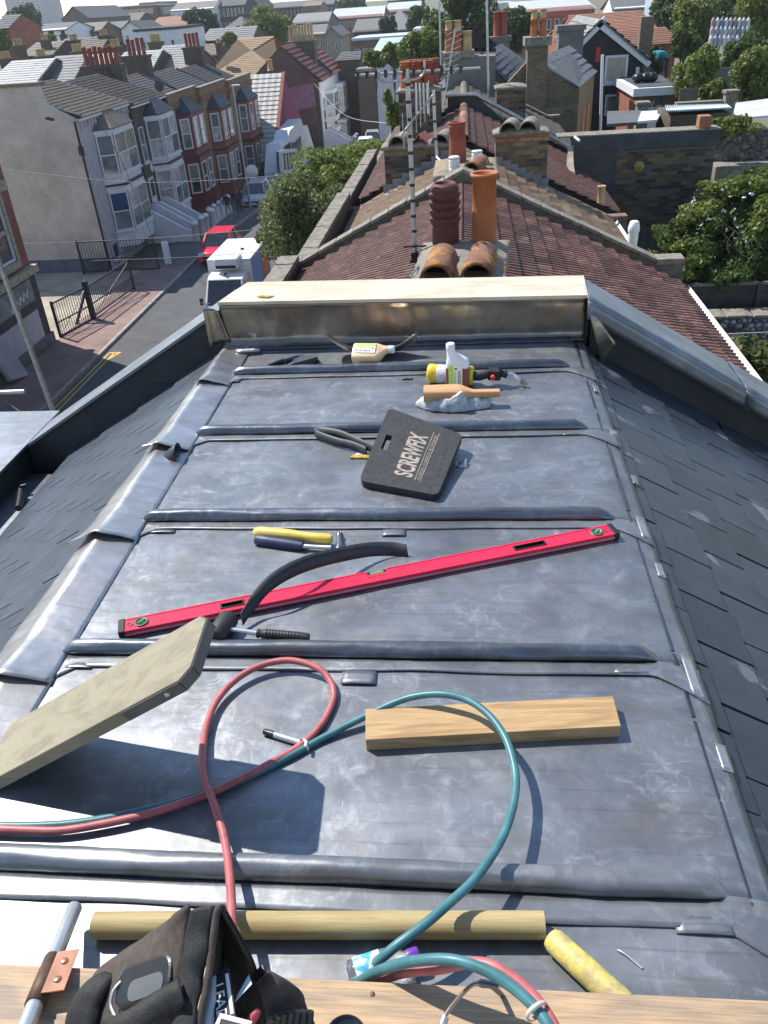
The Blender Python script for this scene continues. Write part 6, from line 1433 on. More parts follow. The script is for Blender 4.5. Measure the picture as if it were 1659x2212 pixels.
# --- vehicles
def wheel(parent, c, r, w, ax=(1, 0, 0)):
    m = MB(); m.lathe([(r * .6, -w / 2), (r * .95, -w / 2), (r, -w * .3), (r, w * .3), (r * .95, w / 2), (r * .6, w / 2)], c, 18, ax); o = m.build('wheel', TYRE, parent); m = MB(); m.lathe([(r * .62, -w * .51), (r * .62, w * .51)], c, 14, ax); m.build('rim', GALV, o)
def car(label, x, y, z, rz, mat, W=1.76, L=4.0, H=1.5, name='parked_car', group=None, suv=False):
    t = thing(name, (x, y, z), label, 'car', group); f = Matrix.Translation((x, y, z)) @ Matrix.Rotation(rz, 4, 'Z'); w = W / 2; hb = .86 if not suv else .98
    # local: front towards -y
    prof = [(-L / 2, .32, .86), (-L / 2 + .05, .58, .92), (-L / 2 + .3, .74, .96), (-L / 2 + 1.15, hb, 1.0), (L / 2 - .9, hb + .06, 1.0), (L / 2 - .12, hb + .04, .95), (L / 2, .55, .9), (L / 2 - .02, .34, .88)]
    m = MB(); secs = []
    for (yy, zz, ws) in prof:
        secs.append([(-w * ws, yy, .3), (-w * ws, yy, max(.31, zz * .62)), (-w * ws * .97, yy, zz - .05), (-w * ws * .82, yy, zz), (w * ws * .82, yy, zz), (w * ws * .97, yy, zz - .05), (w * ws, yy, max(.31, zz * .62)), (w * ws, yy, .3)])
    n = 8; m.add([q for s in secs for q in s], [(i * n + k, (i + 1) * n + k, (i + 1) * n + (k + 1) % n, i * n + (k + 1) % n) for i in range(len(secs) - 1) for k in range(n)], True); m.add(secs[0], [tuple(range(n))]); m.add(secs[-1], [tuple(range(n))[::-1]])
    xf(m, f).build('body', mat, t)
    ya, yb, yc, yd = -L / 2 + 1.0, -L / 2 + 1.75, L / 2 - .75, L / 2 - .18
    lo = [(-w * .93, ya, hb - .02), (w * .93, ya, hb - .02), (w * .93, yd, hb + .0), (-w * .93, yd, hb + .0)]; hi = [(-w * .72, yb, H - .05), (w * .72, yb, H - .05), (w * .72, yc, H - .04), (-w * .72, yc, H - .04)]
    m = MB(); m.hexa([Vector(p) for p in lo], [Vector(p) for p in hi]); g = xf(m, f).build('glasshouse', CARGL, t)
    m = MB()
    m.hexa([Vector((-w * .75, yb - .06, H - .06)), Vector((w * .75, yb - .06, H - .06)), Vector((w * .75, yc + .1, H - .06)), Vector((-w * .75, yc + .1, H - .06))], [Vector((-w * .66, yb + .05, H)), Vector((w * .66, yb + .05, H)), Vector((w * .66, yc - .05, H + .005)), Vector((-w * .66, yc - .05, H + .005))]); xf(m, f).build('roof_panel', mat, t)
    m = MB()
    for s in (-1, 1):
        for (a, b) in (((s * w * .93, ya, hb), (s * w * .73, yb, H - .04)), ((s * w * .94, (ya + yd) / 2 + .1, hb), (s * w * .74, (yb + yc) / 2 + .1, H - .04)), ((s * w * .93, yd, hb), (s * w * .73, yc, H - .04))): m.bar(a, b, .09, .07)
    xf(m, f).build('pillars', mat, t)
    for s in (-1, 1):
        m = MB(); m.box((s * w * .72, -L / 2 + .1, .66), (.36, .22, .15), Matrix.Rotation(-s * .5, 3, 'Z')); xf(m, f).build('headlight', LIGHTS, t, bevel=.03)
        m = MB(); m.box((s * w * 1.08, ya + .35, hb + .1), (.2, .12, .14)); xf(m, f).build('door_mirror', mat, t, bevel=.03)
        m = MB(); m.box((s * w * .80, L / 2 - .08, .8), (.22, .2, .22)); xf(m, f).build('tail_light', DKRED, t)
    m = MB(); m.box((0, -L / 2 + .0, .5), (1.05, .08, .13)); xf(m, f).build('grille', BLACKP, t)
    m = MB(); m.box((0, -L / 2 - .05, .42), (.52, .03, .12)); pl_ = xf(m, f).build('number_plate', PRINTW, t); 
    text_part('lettering', 'GK16 CNF', f @ Matrix.Translation((-.235, -L / 2 - .067, .385)) @ Matrix.Rotation(math.pi / 2, 4, 'X'), .1, INK, pl_, ext=.001, sx=.85) if name == 'red_car' else None
    for yy in (-L / 2 + .75, L / 2 - .75):
        for s in (-1, 1): q = f @ Vector((s * (w - .1), yy, .31)); wheel(t, q, .31, .2, f.to_3x3() @ Vector((1, 0, 0)))
    return t
cp_ = P(476, 552, z=GZ); car('bright red hatchback parked facing the camera', -14.1, 46.6, GZ - .02, R_(0), CARRED, 1.78, 3.9, 1.5, 'red_car')
car('silver blue estate car half hidden behind the bushes', P(600, 395, z=gz(62)).x, 64, gz(64), R_(2), CARSIL, 1.8, 4.4, 1.6, 'parked_car', suv=True)
car('white roofed car parked outside the white houses', -10.5, 92, gz(92), R_(3), CARWHITE, 1.8, 4.2, 1.5); car('silver car parked nearest the vine covered parapet', -10.3, 98, gz(98), R_(3), CARSIL, 1.8, 4.2, 1.55)
# delivery van: white cab, refrigerated box body
van = thing('delivery_van', (-11.4, 38.5, GZ - .02), 'white delivery lorry with blue sided box body and roof fridge unit', 'van')
vx, vy, vz = -10.5, 32.9, GZ - .02; f = Matrix.Translation((vx, vy, vz)) @ Matrix.Scale(.90, 4); w = 1.0
m = MB(); pr = [(0, .35), (0, .8), (.12, 1.05), (.95, 1.28), (1.75, 2.42), (2.1, 2.55), (2.75, 2.55), (2.75, .35)]
secs = [[(sx * w * k, y, z) for y, z in pr] for sx, k in ((-1, .93), (-1, 1.0), (1, 1.0), (1, .93))]
for s_, ins in ((0, .0),):
    L_ = [(-w, y, z) for y, z in pr]; Rr = [(w, y, z) for y, z in pr]; n = len(pr)
    tp = lambda p: (p[0] * (1 if p[2] < 1.3 else .9), p[1], p[2])
    m.add([tp(p) for p in L_] + [tp(p) for p in Rr], [tuple(range(n)), tuple(range(n, 2 * n))[::-1]] + [(i, n + i, n + (i + 1) % n, (i + 1) % n) for i in range(n)])
xf(m, f).build('cab', CARWHITE, van, bevel=.05)
m = MB(); m.add([(-.86, .99, 1.36), (.86, .99, 1.36), (.80, 1.70, 2.37), (-.80, 1.70, 2.37)], [(0, 1, 2, 3)]); m.v = [(v[0], v[1] - .035, v[2] + .03) for v in m.v]; xf(m, f).build('windscreen', CARGL, van, solid=.02)
for s in (-1, 1):
    m = MB(); m.add([(s * 1.005, 1.25, 1.4), (s * 1.005, 2.45, 1.4), (s * .915, 2.4, 2.3), (s * .915, 1.78, 2.3)], [(0, 1, 2, 3)]); xf(m, f).build('side_window', CARGL, van, solid=.02)
    m = MB(); m.box((s * 1.16, 1.15, 1.55), (.16, .2, .34)); xf(m, f).build('door_mirror', BLACKP, van, bevel=.03)
    m = MB(); m.box((s * .75, .02, .85), (.38, .14, .26)); xf(m, f).build('headlight', LIGHTS, van, bevel=.04)
m = MB(); m.box((0, -.02, .82), (.9, .08, .22)); xf(m, f).build('grille', BLACKP, van); m = MB(); m.box((0, -.03, .5), (1.9, .14, .3)); xf(m, f).build('bumper', CARWHITE, van, bevel=.04)
m = MB(); m.bx(-1.07, 1.07, 2.85, 6.9, .75, 3.0); bx_ = xf(m, f).build('box_body', CARBLUE, van); m = MB(); m.bx(-1.10, 1.10, 2.82, 6.95, 3.002, 3.09); m.bx(-1.1, 1.1, 2.82, 2.86, .8, 3.0); xf(m, f).build('box_roof', CARWHITE, van, bevel=.03)
m = MB(); m.bx(1.073, 1.078, 5.1, 6.7, .9, 2.9); xf(m, f).build('food_picture', ORANGEP, van); m = MB(); m.bx(1.073, 1.078, 2.9, 2.98, .8, 3.0); xf(m, f).build('corner_trim', CARWHITE, van)
m = MB(); m.bx(-.62, .62, 2.2, 3.3, 2.72, 3.28); xf(m, f).build('fridge_unit', CARWHITE, van, bevel=.13); m = MB(); m.bx(-.5, .5, 2.17, 2.24, 2.8, 2.95); xf(m, f).build('fridge_grille', BLACKP, van, bevel=.02)
m = MB(); m.box((0, 1.95, 2.62), (.09, .12, .1)); m.box((.3, 4.6, 3.13), (.16, .12, .08)); xf(m, f).build('roof_beacon', BLACKP, van)
m = MB(); m.bx(-.95, .95, .6, 6.8, .35, .74); xf(m, f).build('chassis', BLACKP, van)
for yy in (.75, 5.4):
    for s in (-1, 1): wheel(van, f @ Vector((s * .86, yy, .36)), .32, .22)
# people on the far pavement
def person(label, x, y, top, leg, lean=0):
    z = gz(y) + .1; t = thing('person', (x, y, z), label, 'person', 'two people on the far pavement')
    me = bpy.data.meshes.new('body'); V = [(0, 0, .95), (0, 0, 1.2), (0, 0, 1.42), (0, lean, 1.52), (0, lean, 1.62), (0, lean, 1.74), (-.19, 0, 1.42), (-.26, -.02, 1.15), (-.22, -.16, .95), (.19, 0, 1.42), (.27, .02, 1.15), (.24, .06, .9), (-.1, 0, .9), (-.12, -.04, .5), (-.12, .02, .08), (-.12, -.14, .04), (.1, 0, .9), (.13, .06, .5), (.13, .1, .08), (.13, -.06, .04)]
    E_ = [(0, 1), (1, 2), (2, 3), (3, 4), (4, 5), (2, 6), (6, 7), (7, 8), (2, 9), (9, 10), (10, 11), (0, 12), (12, 13), (13, 14), (14, 15), (0, 16), (16, 17), (17, 18), (18, 19)]
    Rr = [.16, .15, .17, .065, .1, .085, .075, .055, .045, .075, .055, .045, .1, .075, .05, .05, .1, .075, .05, .05]
    me.from_pydata(V, E_, []); o = bpy.data.objects.new('body', me); COL.objects.link(o); o.parent = t
    md = o.modifiers.new('skin', 'SKIN'); sk = me.skin_vertices[0].data
    for i, r in enumerate(Rr): sk[i].radius = (r, r * .8)
    sk[0].use_root = True; s2 = o.modifiers.new('sub', 'SUBSURF'); s2.levels = s2.render_levels = 1
    nt = NT('clothes_' + label[:6]); g = nt.n('TexCoord'); sp = nt.n('SeparateXYZ'); nt.l(g.outputs['Object'], sp.inputs[0]); mr = nt.n('MapRange'); nt.l(sp.outputs[2], mr.inputs[0]); mr.inputs[2].default_value = 1.9
    cr_ = nt.ramp(mr.outputs[0], [(0, (.5, .5, .5)), (.05, leg), (.5, top), (.80, (.32, .19, .13)), (.89, (.03, .02, .015))]); cr_.node.color_ramp.interpolation = 'CONSTANT'; nt.set(cr_, .8); me.materials.append(nt.m)
    return t
person('person in dark top and pale trousers on far pavement', -16.4, 57.2, (.02, .022, .03), (.28, .28, .30)); person('person in navy clothes and white shoes on far pavement', -15.95, 58.6, (.03, .04, .07), (.03, .035, .06), .03)

# ================================================================== vegetation
def leaves(m, pts, size, rnd, flat=.35):
    for p, n_ in pts:
        a = Vector((rnd.gauss(0, 1), rnd.gauss(0, 1), rnd.gauss(0, 1))); n2 = (n_ + a * .7).normalized(); u = n2.cross(a).normalized(); w = n2.cross(u); s = size * rnd.uniform(.6, 1.3)
        b = len(m.v); m.v += [tuple(p - u * s * .5), tuple(p + w * s * .32 + n2 * s * .06), tuple(p + u * s * .5), tuple(p - w * s * .32 + n2 * s * .06)]
        m.f.append([b, b + 1, b + 2, b + 3]); m.smooth.append(False); m.mi.append(0)
def crown_pts(c, R, n, rnd, clumps=22, rough=.55, cr=(.26, .42)):
    c = Vector(c); cl = []
    for k in range(clumps):
        d = Vector((rnd.gauss(0, 1), rnd.gauss(0, 1), rnd.gauss(0, 1))).normalized(); r = rnd.uniform(.45, .85)
        cl.append((Vector((c.x + d.x * R[0] * r, c.y + d.y * R[1] * r, c.z + d.z * R[2] * r)), rnd.uniform(*cr)))
    out = []
    for k in range(n):
        q, s = cl[k % clumps]; d = Vector((rnd.gauss(0, 1), rnd.gauss(0, 1), rnd.gauss(0, 1) + .25)).normalized(); r = rnd.uniform(.6, 1.05) ** .7
        w = 1 + rough * .6 * noise.noise(Vector((d.x * 2.2 + k % clumps, d.y * 2.2, d.z * 2.2)))
        out.append((Vector((q.x + d.x * R[0] * s * r * w, q.y + d.y * R[1] * s * r * w, q.z + d.z * R[2] * s * r * w)), d))
    return out
def tree(label, c, R, base, mat, n=3000, leaf=.5, seed=1, name='tree', cat='tree', group=None, clumps=24, trunk=True, cr=(.26, .42)):
    rnd = random.Random(seed); t = thing(name, (c[0], c[1], base), label, cat, group); m = MB(); leaves(m, crown_pts(c, R, n, rnd, clumps, cr=cr), leaf, rnd); m.build('crown' if cat == 'tree' else 'foliage', mat, t)
    if trunk:
        m = MB(); r0 = max(.06, R[2] * .07); b = Vector((c[0], c[1], base - .1)); k = Vector((c[0], c[1], c[2] - R[2] * .45)); m.tube([b, b.lerp(k, .5), k, Vector(c)], [r0, r0 * .8, r0 * .65, r0 * .3], 8)
        for i in range(5):
            a = i * 1.26 + seed; e = Vector(c) + Vector((math.cos(a) * R[0] * .6, math.sin(a) * R[1] * .6, R[2] * rnd.uniform(-.2, .5))); m.tube([b.lerp(k, .7), k.lerp(e, .5) + Vector((0, 0, .1 * R[2])), e], [r0 * .5, r0 * .3, r0 * .08], 6)
        m.build('trunk' if cat == 'tree' else 'stems', BARK, t)
    return t
def tpx(label, u, v, ru, rv, y, mat, n=2600, leaf=None, seed=1, base=None, **k):
    c = P(u, v, y=y); s = y / FOC * 1.1; R = (ru * s, max(ru, rv) * s * .8, rv * s)
    return tree(label, c, R, gz(y) if base is None else base, mat, n, leaf or max(.12, y * .0042), seed, **k)
# street-side bushes
tree('olive green rounded bush overhanging the road by the parapet', P(662, 465, y=26), (1.55, 1.8, 1.45), GZ, LEAFB, 15000, .13, 3, 'bush', 'bush', 'bushes between street and terrace', 40)
tree('bright green bush behind the olive bush', P(712, 392, y=34), (1.6, 2.2, 1.25), GZ, LEAFC, 12000, .16, 4, 'bush', 'bush', 'bushes between street and terrace', 36)
tree('yellow green bush tapering towards the vine', P(765, 348, y=42), (1.8, 2.4, 1.0), GZ, LEAFC, 9000, .18, 5, 'bush', 'bush', 'bushes between street and terrace', 30)
tree('small leafy bush low behind the delivery lorry', P(610, 500, y=31), (1.1, 1.5, 1.0), GZ, LEAFB, 6000, .13, 6, 'bush', 'bush', 'bushes between street and terrace', 20)
tree('young vine climbing over the front parapet', P(846, 235, y=26), (.22, .4, .75), -2.2, LEAFC, 500, .16, 9, 'vine', 'plant', None, 8)
# rear garden vegetation
RG = -5.2
m = MB(); m.bx(2.6, 60, 4.9, 24, -11, RG); m.build('rear_garden_ground', GRASSY, None, kind='structure')
cree = thing('creeper_thicket', (6, 17.5, RG), 'dark tangled creeper thicket covering the garden behind the fence', 'shrub')
rnd = random.Random(12); m = MB()
for (u, v, ru, rv, y, n) in ((1590, 445, 75, 60, 18.2, 7000), (1520, 500, 70, 55, 17.6, 7000), (1630, 520, 70, 80, 17.2, 7000), (1490, 570, 45, 40, 17.0, 4500), (1570, 580, 70, 30, 16.8, 5000), (1440, 510, 30, 16, 18.2, 1600), (1650, 400, 40, 40, 18.8, 3000)):
    c = P(u, v, y=y); s = y / FOC; leaves(m, crown_pts(c, (ru * s, 1.0, rv * s), n, rnd, 26, cr=(.22, .4)), .085, rnd)
m.build('foliage', LEAFA, cree)
m = MB()
for (u, v, ru, rv, y, n) in ((1585, 400, 70, 22, 17.8, 1500), (1520, 465, 60, 30, 17.3, 1500), (1640, 470, 50, 40, 16.9, 1400), (1500, 545, 50, 30, 16.8, 1200), (1400, 555, 40, 10, 17.8, 500), (1470, 590, 60, 16, 16.6, 900)):
    c = P(u, v, y=y); s = y / FOC; leaves(m, crown_pts(c, (ru * s, .6, rv * s), n, rnd, 18, cr=(.18, .4)), .1, rnd)
m.build('sunlit_foliage', LEAFC, cree)  # lime leaves on the outside; sunlight on the thicket is put into their colour
m = MB()
for (u, v, ru, rv, y) in ((1590, 480, 90, 70, 18.6), (1530, 560, 90, 60, 18.2), (1640, 560, 60, 60, 18.0)):
    c = P(u, v, y=y); s = y / FOC; leaves(m, crown_pts(c, (ru * s, .5, rv * s), 6000, rnd, 20, cr=(.3, .5)), .12, rnd)
m.build('inner_foliage', LEAFD, cree)  # dark leaves deeper in; shade inside the thicket is put into their colour
for k in range(9):
    m = MB(); a = P(1585 + 6 * k, 585, y=16.7); b = P(1560 + rnd.uniform(0, 110), 480 + rnd.uniform(0, 40), y=16.9); mid = a.lerp(b, .5) + Vector((rnd.uniform(-.2, .2), 0, rnd.uniform(0, .2))); m.tube(spline([a, mid, b], 5), [.022 - .0018 * i for i in range(11)], 5); m.build('bare_branch', M('branch_pale', (.30, .26, .20), .8), cree)
m = MB()
for k in range(34): c = P(1480 + rnd.uniform(0, 160), 410 + rnd.uniform(0, 160), y=16.9 - rnd.uniform(0, .3)); leaves(m, [(c + Vector((rnd.uniform(-.03, .03), 0, rnd.uniform(-.03, .03))), Vector((0, -1, .6))) for _ in range(3)], .05, rnd)
m.build('blossom', PRINTW, cree, kind='stuff')
m = MB(); tree('russet leaved climber on the brick wall at right edge', P(1650, 800, y=11.5), (.9, .6, .45), RG, LEAFB, 2600, .13, 21, 'climber', 'plant', None, 16)
# fence, flint wall, brick coping
yf = 16.2; fz0, fz1 = P(1560, 668, y=yf).z, P(1560, 616, y=yf).z; fn = thing('garden_fence', (6, yf, RG), 'dark timber panel fence behind the flint wall', 'fence')
for k in range(5):
    x0 = 3.0 + 1.35 * k; m = MB(); m.bx(x0 - .04, x0 + .04, yf - .07, yf + .03, RG, fz1 + .04); m.build('post', FENCEW, fn)
    for j in range(6): z = fz0 + (fz1 - fz0) * j / 6; m = MB(); m.box((x0 + .675, yf - .02 * (j % 2), z + .05), (1.26, .02, (fz1 - fz0) / 6 + .01), Matrix.Rotation(.06, 3, 'X')); m.build('board', FENCEW, fn)
    m = MB(); m.bx(x0 + .04, x0 + 1.31, yf - .05, yf + .02, fz1 + .005, fz1 + .05); m.build('capping_rail', STONE, fn)
    m = MB(); m.bx(x0 + .04, x0 + 1.31, yf - .02, yf + .0, RG, fz0 + .0); m.build('gravel_board', FENCEW, fn)
yfl = 15.4; z0, z1 = P(1600, 752, y=yfl).z - .3, P(1600, 688, y=yfl).z; fw_ = thing('flint_wall', (6, yfl, RG), 'low garden wall of pale rounded flints', 'wall')
m = MB(); m.bx(2.9, 9, yfl, yfl + .35, RG, z1); m.build('mortar_core', MORTAR, fw_)
mp = MB(); mp.lathe([(.001, -.3), (.3, -.26), (.46, -.1), (.5, 0), (.46, .1), (.3, .26), (.001, .3)], (0, 0, 0), 8, (0, 1, 0), cap=False)
fme = bpy.data.meshes.new('flint'); fme.from_pydata([(v[0], v[1], v[2]) for v in mp.v], [], mp.f); fme.polygons.foreach_set('use_smooth', [True] * len(mp.f)); fme.materials.append(FLINT)
fmd = fme.copy(); fmd.materials.clear(); fmd.materials.append(FLINTD)
cnt = 0; zz = z1 - .05
while zz > z0 and cnt < 300:
    x = 2.95
    while x < 6.6 and cnt < 300:
        w = rnd.uniform(.075, .15); inst('flint', fme, fw_, (x + w / 2, yfl - .005 + rnd.uniform(-.01, .01), zz + rnd.uniform(-.015, .015)), (0, rnd.uniform(-.5, .5), 0), (w * 1.02, .12, rnd.uniform(.07, .11))); x += w; cnt += 1
    zz -= .085
for k in range(12): m = MB(); m.bx(2.92 + .5 * k, 3.4 + .5 * k, yfl - .05, yfl + .4, z1 + .002, z1 + .07); m.build('coping_stone', STONE, fw_, bevel=.02)
zb = P(1600, 760, y=13.6).z; bw_ = thing('garden_brick_wall', (6, 13.6, RG), 'brick garden wall with warm coping at right edge', 'wall'); m = MB(); m.bx(2.9, 8, 13.6, 13.85, RG, zb - .06); m.build('wall', BRK_BROWN, bw_)
for k in range(22): m = MB(); m.bx(2.9 + .225 * k, 3.115 + .225 * k, 13.55, 13.9, zb - .058, zb + .01 + rnd.uniform(-.004, .004)); m.build('coping_brick', UB_RED, bw_)
m = MB(); m.tube([P(1515, 724, y=13), P(1665, 717, y=13)], .006, 5); one('washing_line', m, WHITEP, 'pale washing line in front of the flint wall', 'line')
# flint wall beyond the dark extension
yq = 21.5; q0, q1 = P(1549, 300, y=yq), P(1680, 270, y=yq); fz = thing('flint_wall', (q0.x + 1, yq, RG), 'dark flint wall beyond the brick extension at right', 'wall'); zt_ = P(1600, 278, y=yq).z; zb_ = P(1600, 345, y=yq).z
m = MB(); m.bx(q0.x - .1, q1.x + 1.5, yq, yq + .4, RG - 1, zt_); m.build('mortar_core', MORTARD, fz)
for k in range(160): w = rnd.uniform(.08, .2); inst('flint', fmd, fz, (rnd.uniform(q0.x, q1.x + .3), yq - .004, rnd.uniform(zb_, zt_ - .05)), (0, rnd.uniform(-.5, .5), 0), (w, .12, w * rnd.uniform(.6, .9)))
m = MB(); m.bx(q0.x - .12, q1.x + 1.5, yq - .7, yq - .1, RG, zb_ + .0); m.build('lower_ledge', STONE, fz, bevel=.03)
tree('green creeper spilling over the flint wall top', P(1590, 268, y=21.2), (.55, .4, .22), RG, LEAFC, 900, .1, 31, 'creeper', 'plant', None, 8, False)

# ================================================================== houses by size in the view
def hpx(label, u0, u1, ve, vr, y, depth, axis, wall, roof, wins=None, name='house', cat='house', group=None, gauge=None, base=None, hip=0, wmat=WHITEF, gmat=GLASSD, ov=.25, wz=None, nrib=1, tw=None, rr=True):
    a, b = P(u0, ve, y=y), P(u1, ve, y=y); ze = (a.z + b.z) / 2; x0, x1 = a.x, b.x; um = (u0 + u1) / 2
    zb = gz(y) if base is None else base; zr = P(um, vr, y=y + (depth / 2 if axis == 'x' else 0)).z
    t = thing(name, ((x0 + x1) / 2, y + depth / 2, zb), label, cat, group); m = MB(); m.bx(x0, x1, y, y + depth, zb - 1, ze); m.build('wall', wall, t)
    if axis == 'flat':
        m = MB(); m.bx(x0 - .15, x1 + .15, y - .15, y + depth + .15, ze + .002, ze + .3); m.build('flat_roof', roof, t)
    else:
        if axis == 'x': ym = y + depth / 2; E = [((x0 + hip, ym, zr), (x1 - hip, ym, zr), (x0 - ov, y - ov, ze - .1), (x1 + ov, y - ov, ze - .1)), ((x0 + hip, ym, zr), (x1 - hip, ym, zr), (x0 - ov, y + depth + ov, ze - .1), (x1 + ov, y + depth + ov, ze - .1))]
        else: xm = (x0 + x1) / 2; E = [((xm, y - ov, zr), (xm, y + depth, zr), (x1 + ov, y - ov, ze - .1), (x1 + ov, y + depth, ze - .1)), ((xm, y - ov, zr), (xm, y + depth, zr), (x0 - ov, y - ov, ze - .1), (x0 - ov, y + depth, ze - .1))]
        for i, (h0, h1_, e0, e1) in enumerate(E):
            if gauge: tiled_slope(t, 'roof_slope', h0, h1_, e0, e1, gauge, tw or gauge * 1.2, nrib, roof, hr=0, th=gauge * .07)
            else:
                m = MB(); h0, h1_, e0, e1 = map(Vector, (h0, h1_, e0, e1)); d = Vector((0, 0, .12)); m.hexa([h0, h1_, e1, e0], [h0 - d, h1_ - d, e1 - d, e0 - d]); m.build('roof_slope', roof, t)
        if hip:
            for (hh, c0, c1) in (((x0 + hip, ym, zr), (x0 - ov, y - ov, ze - .1), (x0 - ov, y + depth + ov, ze - .1)), ((x1 - hip, ym, zr), (x1 + ov, y - ov, ze - .1), (x1 + ov, y + depth + ov, ze - .1))): m = MB(); m.prism([hh, c0, c1], (0, 0, -.12)); m.build('hip_slope', roof, t)
        else:
            m = MB()
            if axis == 'x': m.prism([(x0 + .02, y, ze - .02), (x0 + .02, y + depth, ze - .02), (x0 + .02, ym, zr - .15)], (x1 - x0 - .04, 0, 0))
            else: m.prism([(x0, y + .02, ze - .02), (x1, y + .02, ze - .02), (xm, y + .02, zr - .15)], (0, depth - .04, 0))
            m.build('gable', wall, t)
    if wins:
        c, r, fw, fh = wins; H = (ze - zb) if wz is None else wz; W = x1 - x0
        for i in range(c):
            for j in range(r): window(t, (x0 + W * (i + .5) / c, y - .01, ze - H * (j + .5) / r), (1, 0, 0), W / c * fw, H / r * fh, (0, -1, 0), wmat, gmat, 0, 0, max(.06, W / c * .06), False, None, .08)
    return t, (x0, x1, ze, zr)
def stackpx(label, u, vt, y, wpx, hpx_, pots, pm, wall=BRK_BROWN, group=None, ph=None, axis='x', pk='plain'):
    c = P(u, vt, y=y); w = wpx * y / FOC; h = hpx_ * y / FOC; return chimney(label, (c.x, c.y), w, max(.6, w * .6), c.z - h, c.z, pots, pm, wall, min(.16, w / max(1, pots) * .42), ph or w * .5, group, axis, pk=pk)
# brick gable house on our side with tall chimney
q1, q2, q3, q4, q5 = P(1098, 178, y=31), P(1140, 132, y=31), P(1186, 150, y=31), P(1252, 189, y=31), P(1285, 156, y=36)
bh = thing('house', (q3.x, 33, -6), 'brown brick house with tall gable chimney and slate roof', 'house'); bb = (q1.x, q4.x, q4.z, q2.z)
m = MB(); m.prism([(q1.x, 31, -9), (q4.x, 31, -9), q4, q3, q2, q1], (0, .3, 0)); m.build('gable_wall', BRK_STOCK, bh)
m = MB(); m.prism([(q4.x, 31.0, -9), (q5.x, 36, -9), (q5.x, 36, q5.z), (q4.x, 31.0, q4.z)], (-.3, .2, 0)); m.build('side_wall', BRK_YEL, bh)
tiled_slope(bh, 'roof_slope', P(1150, 131, y=31.2), P(1229, 98, y=37), P(1251, 187, y=30.95), P(1284, 154, y=35.9), .34, .4, 1, T_SLATE, hr=.0, th=.022)
tiled_slope(bh, 'roof_slope', P(1034, 118, y=35), P(1084, 94, y=39), P(1108, 192, y=35), P(1150, 140, y=39), .3, .4, 1, T_SLATE, hr=0, th=.02)
yb = 30.6; c0, c1 = P(1140, 120, y=yb).x, P(1184, 120, y=yb).x; cz = P(1162, 99, y=yb).z
m = MB(); m.bx(c0, c1, yb, yb + 1.0, -5, cz); m.build('gable_chimney', BRK_STOCK, bh); m = MB(); m.bx(c0 - .1, c1 + .1, yb - .1, yb + 1.1, cz + .001, cz + .25); m.build('chimney_cap', STONE, bh)
for u, y in ((1153, 31), (1172, 31)): c = P(u, 90, y=y); pot(bh, (c.x, y, cz + .25), .5, .12, POTO, 'roll', 14); pot(bh, (c.x, y, cz + .73), .28, .10, POTY, 'plain', 12)
for s in range(2): m = MB(); m.tube([P(1302, 118, y=31), P(1297, 290, y=31)], .05, 12)
m.build('soil_pipe', WHITEP, bh)
for t_ in (.3, .62): a = q4.lerp(q5, t_); b = q4.lerp(q5, t_ + .12); m = MB(); m.add([(a.x + .02, a.y, -3.9), (b.x + .02, b.y, -3.9), (b.x + .02, b.y, -2), (a.x + .02, a.y, -2)], [(0, 1, 2, 3)]); m.build('side_window', GLASSD, bh, solid=.05)
m = MB(); c = P(1178, 242, y=30.9); m.bx(c.x - .6, c.x + .6, 30.9, 30.99, c.z - .13, c.z + .13); m.build('stone_lintel', STONE, bh)
# slate roof left of it, with dormer frame
hpx('slate roofed house with yellow lichen beyond the pots', 1020, 1100, 140, 92, 40, 8, 'x', BRK_BROWN, T_SLATE, None, gauge=.45)
gh = thing('glazed_dormer', P(1047, 100, y=36), 'black framed glazed dormer on the slate roof', 'dormer'); a0, a1, a2 = P(1020, 108, y=35.5), P(1072, 108, y=35.5), P(1030, 60, y=35.5)
m = MB()
for p_, q_ in ((a0, a2), (a2, P(1072, 100, y=35.5)), (a0, a1), (P(1030, 85, y=35.5), P(1030, 110, y=35.5)), (P(1044, 76, y=35.5), P(1044, 110, y=35.5)), (P(1058, 88, y=35.5), P(1058, 110, y=35.5))): m.bar(p_, q_, .12, .12)
m.build('frame', IRON, gh); m = MB(); m.prism([a0 + Vector((0, .2, 0)), a1 + Vector((0, .2, 0)), a2 + Vector((0, .2, 0))], (0, .05, 0)); m.build('glass', GLASSD, gh)
# rendered stack with orange pots (right of the ridge)
x0, x1 = P(962, 150, y=27).x, P(1071, 150, y=27).x; z = P(1015, 124, y=27).z; st = thing('chimney_stack', ((x0 + x1) / 2, 27, -3), 'broad grey rendered stack with orange and buff pots', 'chimney'); m = MB(); m.bx(x0, x1, 27, 28, -3.5, z); m.build('shaft', RENDER, st)
m = MB(); m.bx(x0 - .08, P(1025, 110, y=27).x, 26.92, 28.08, z + .002, z + .16); m.build('cap_slab', STONE, st)
for u, r, h, mt in ((971, .13, .55, POTO), (990, .13, .5, POTO), (1010, .14, .5, POTY)): c = P(u, 118, y=27.4); pot(st, (c.x, 27.4, z + .16), h, r, mt, 'roll', 14)
for u in (971, 990): c = P(u, 118, y=27.4); pot(st, (c.x, 27.4, z + .66), .28, .105, POTY, 'plain', 12)
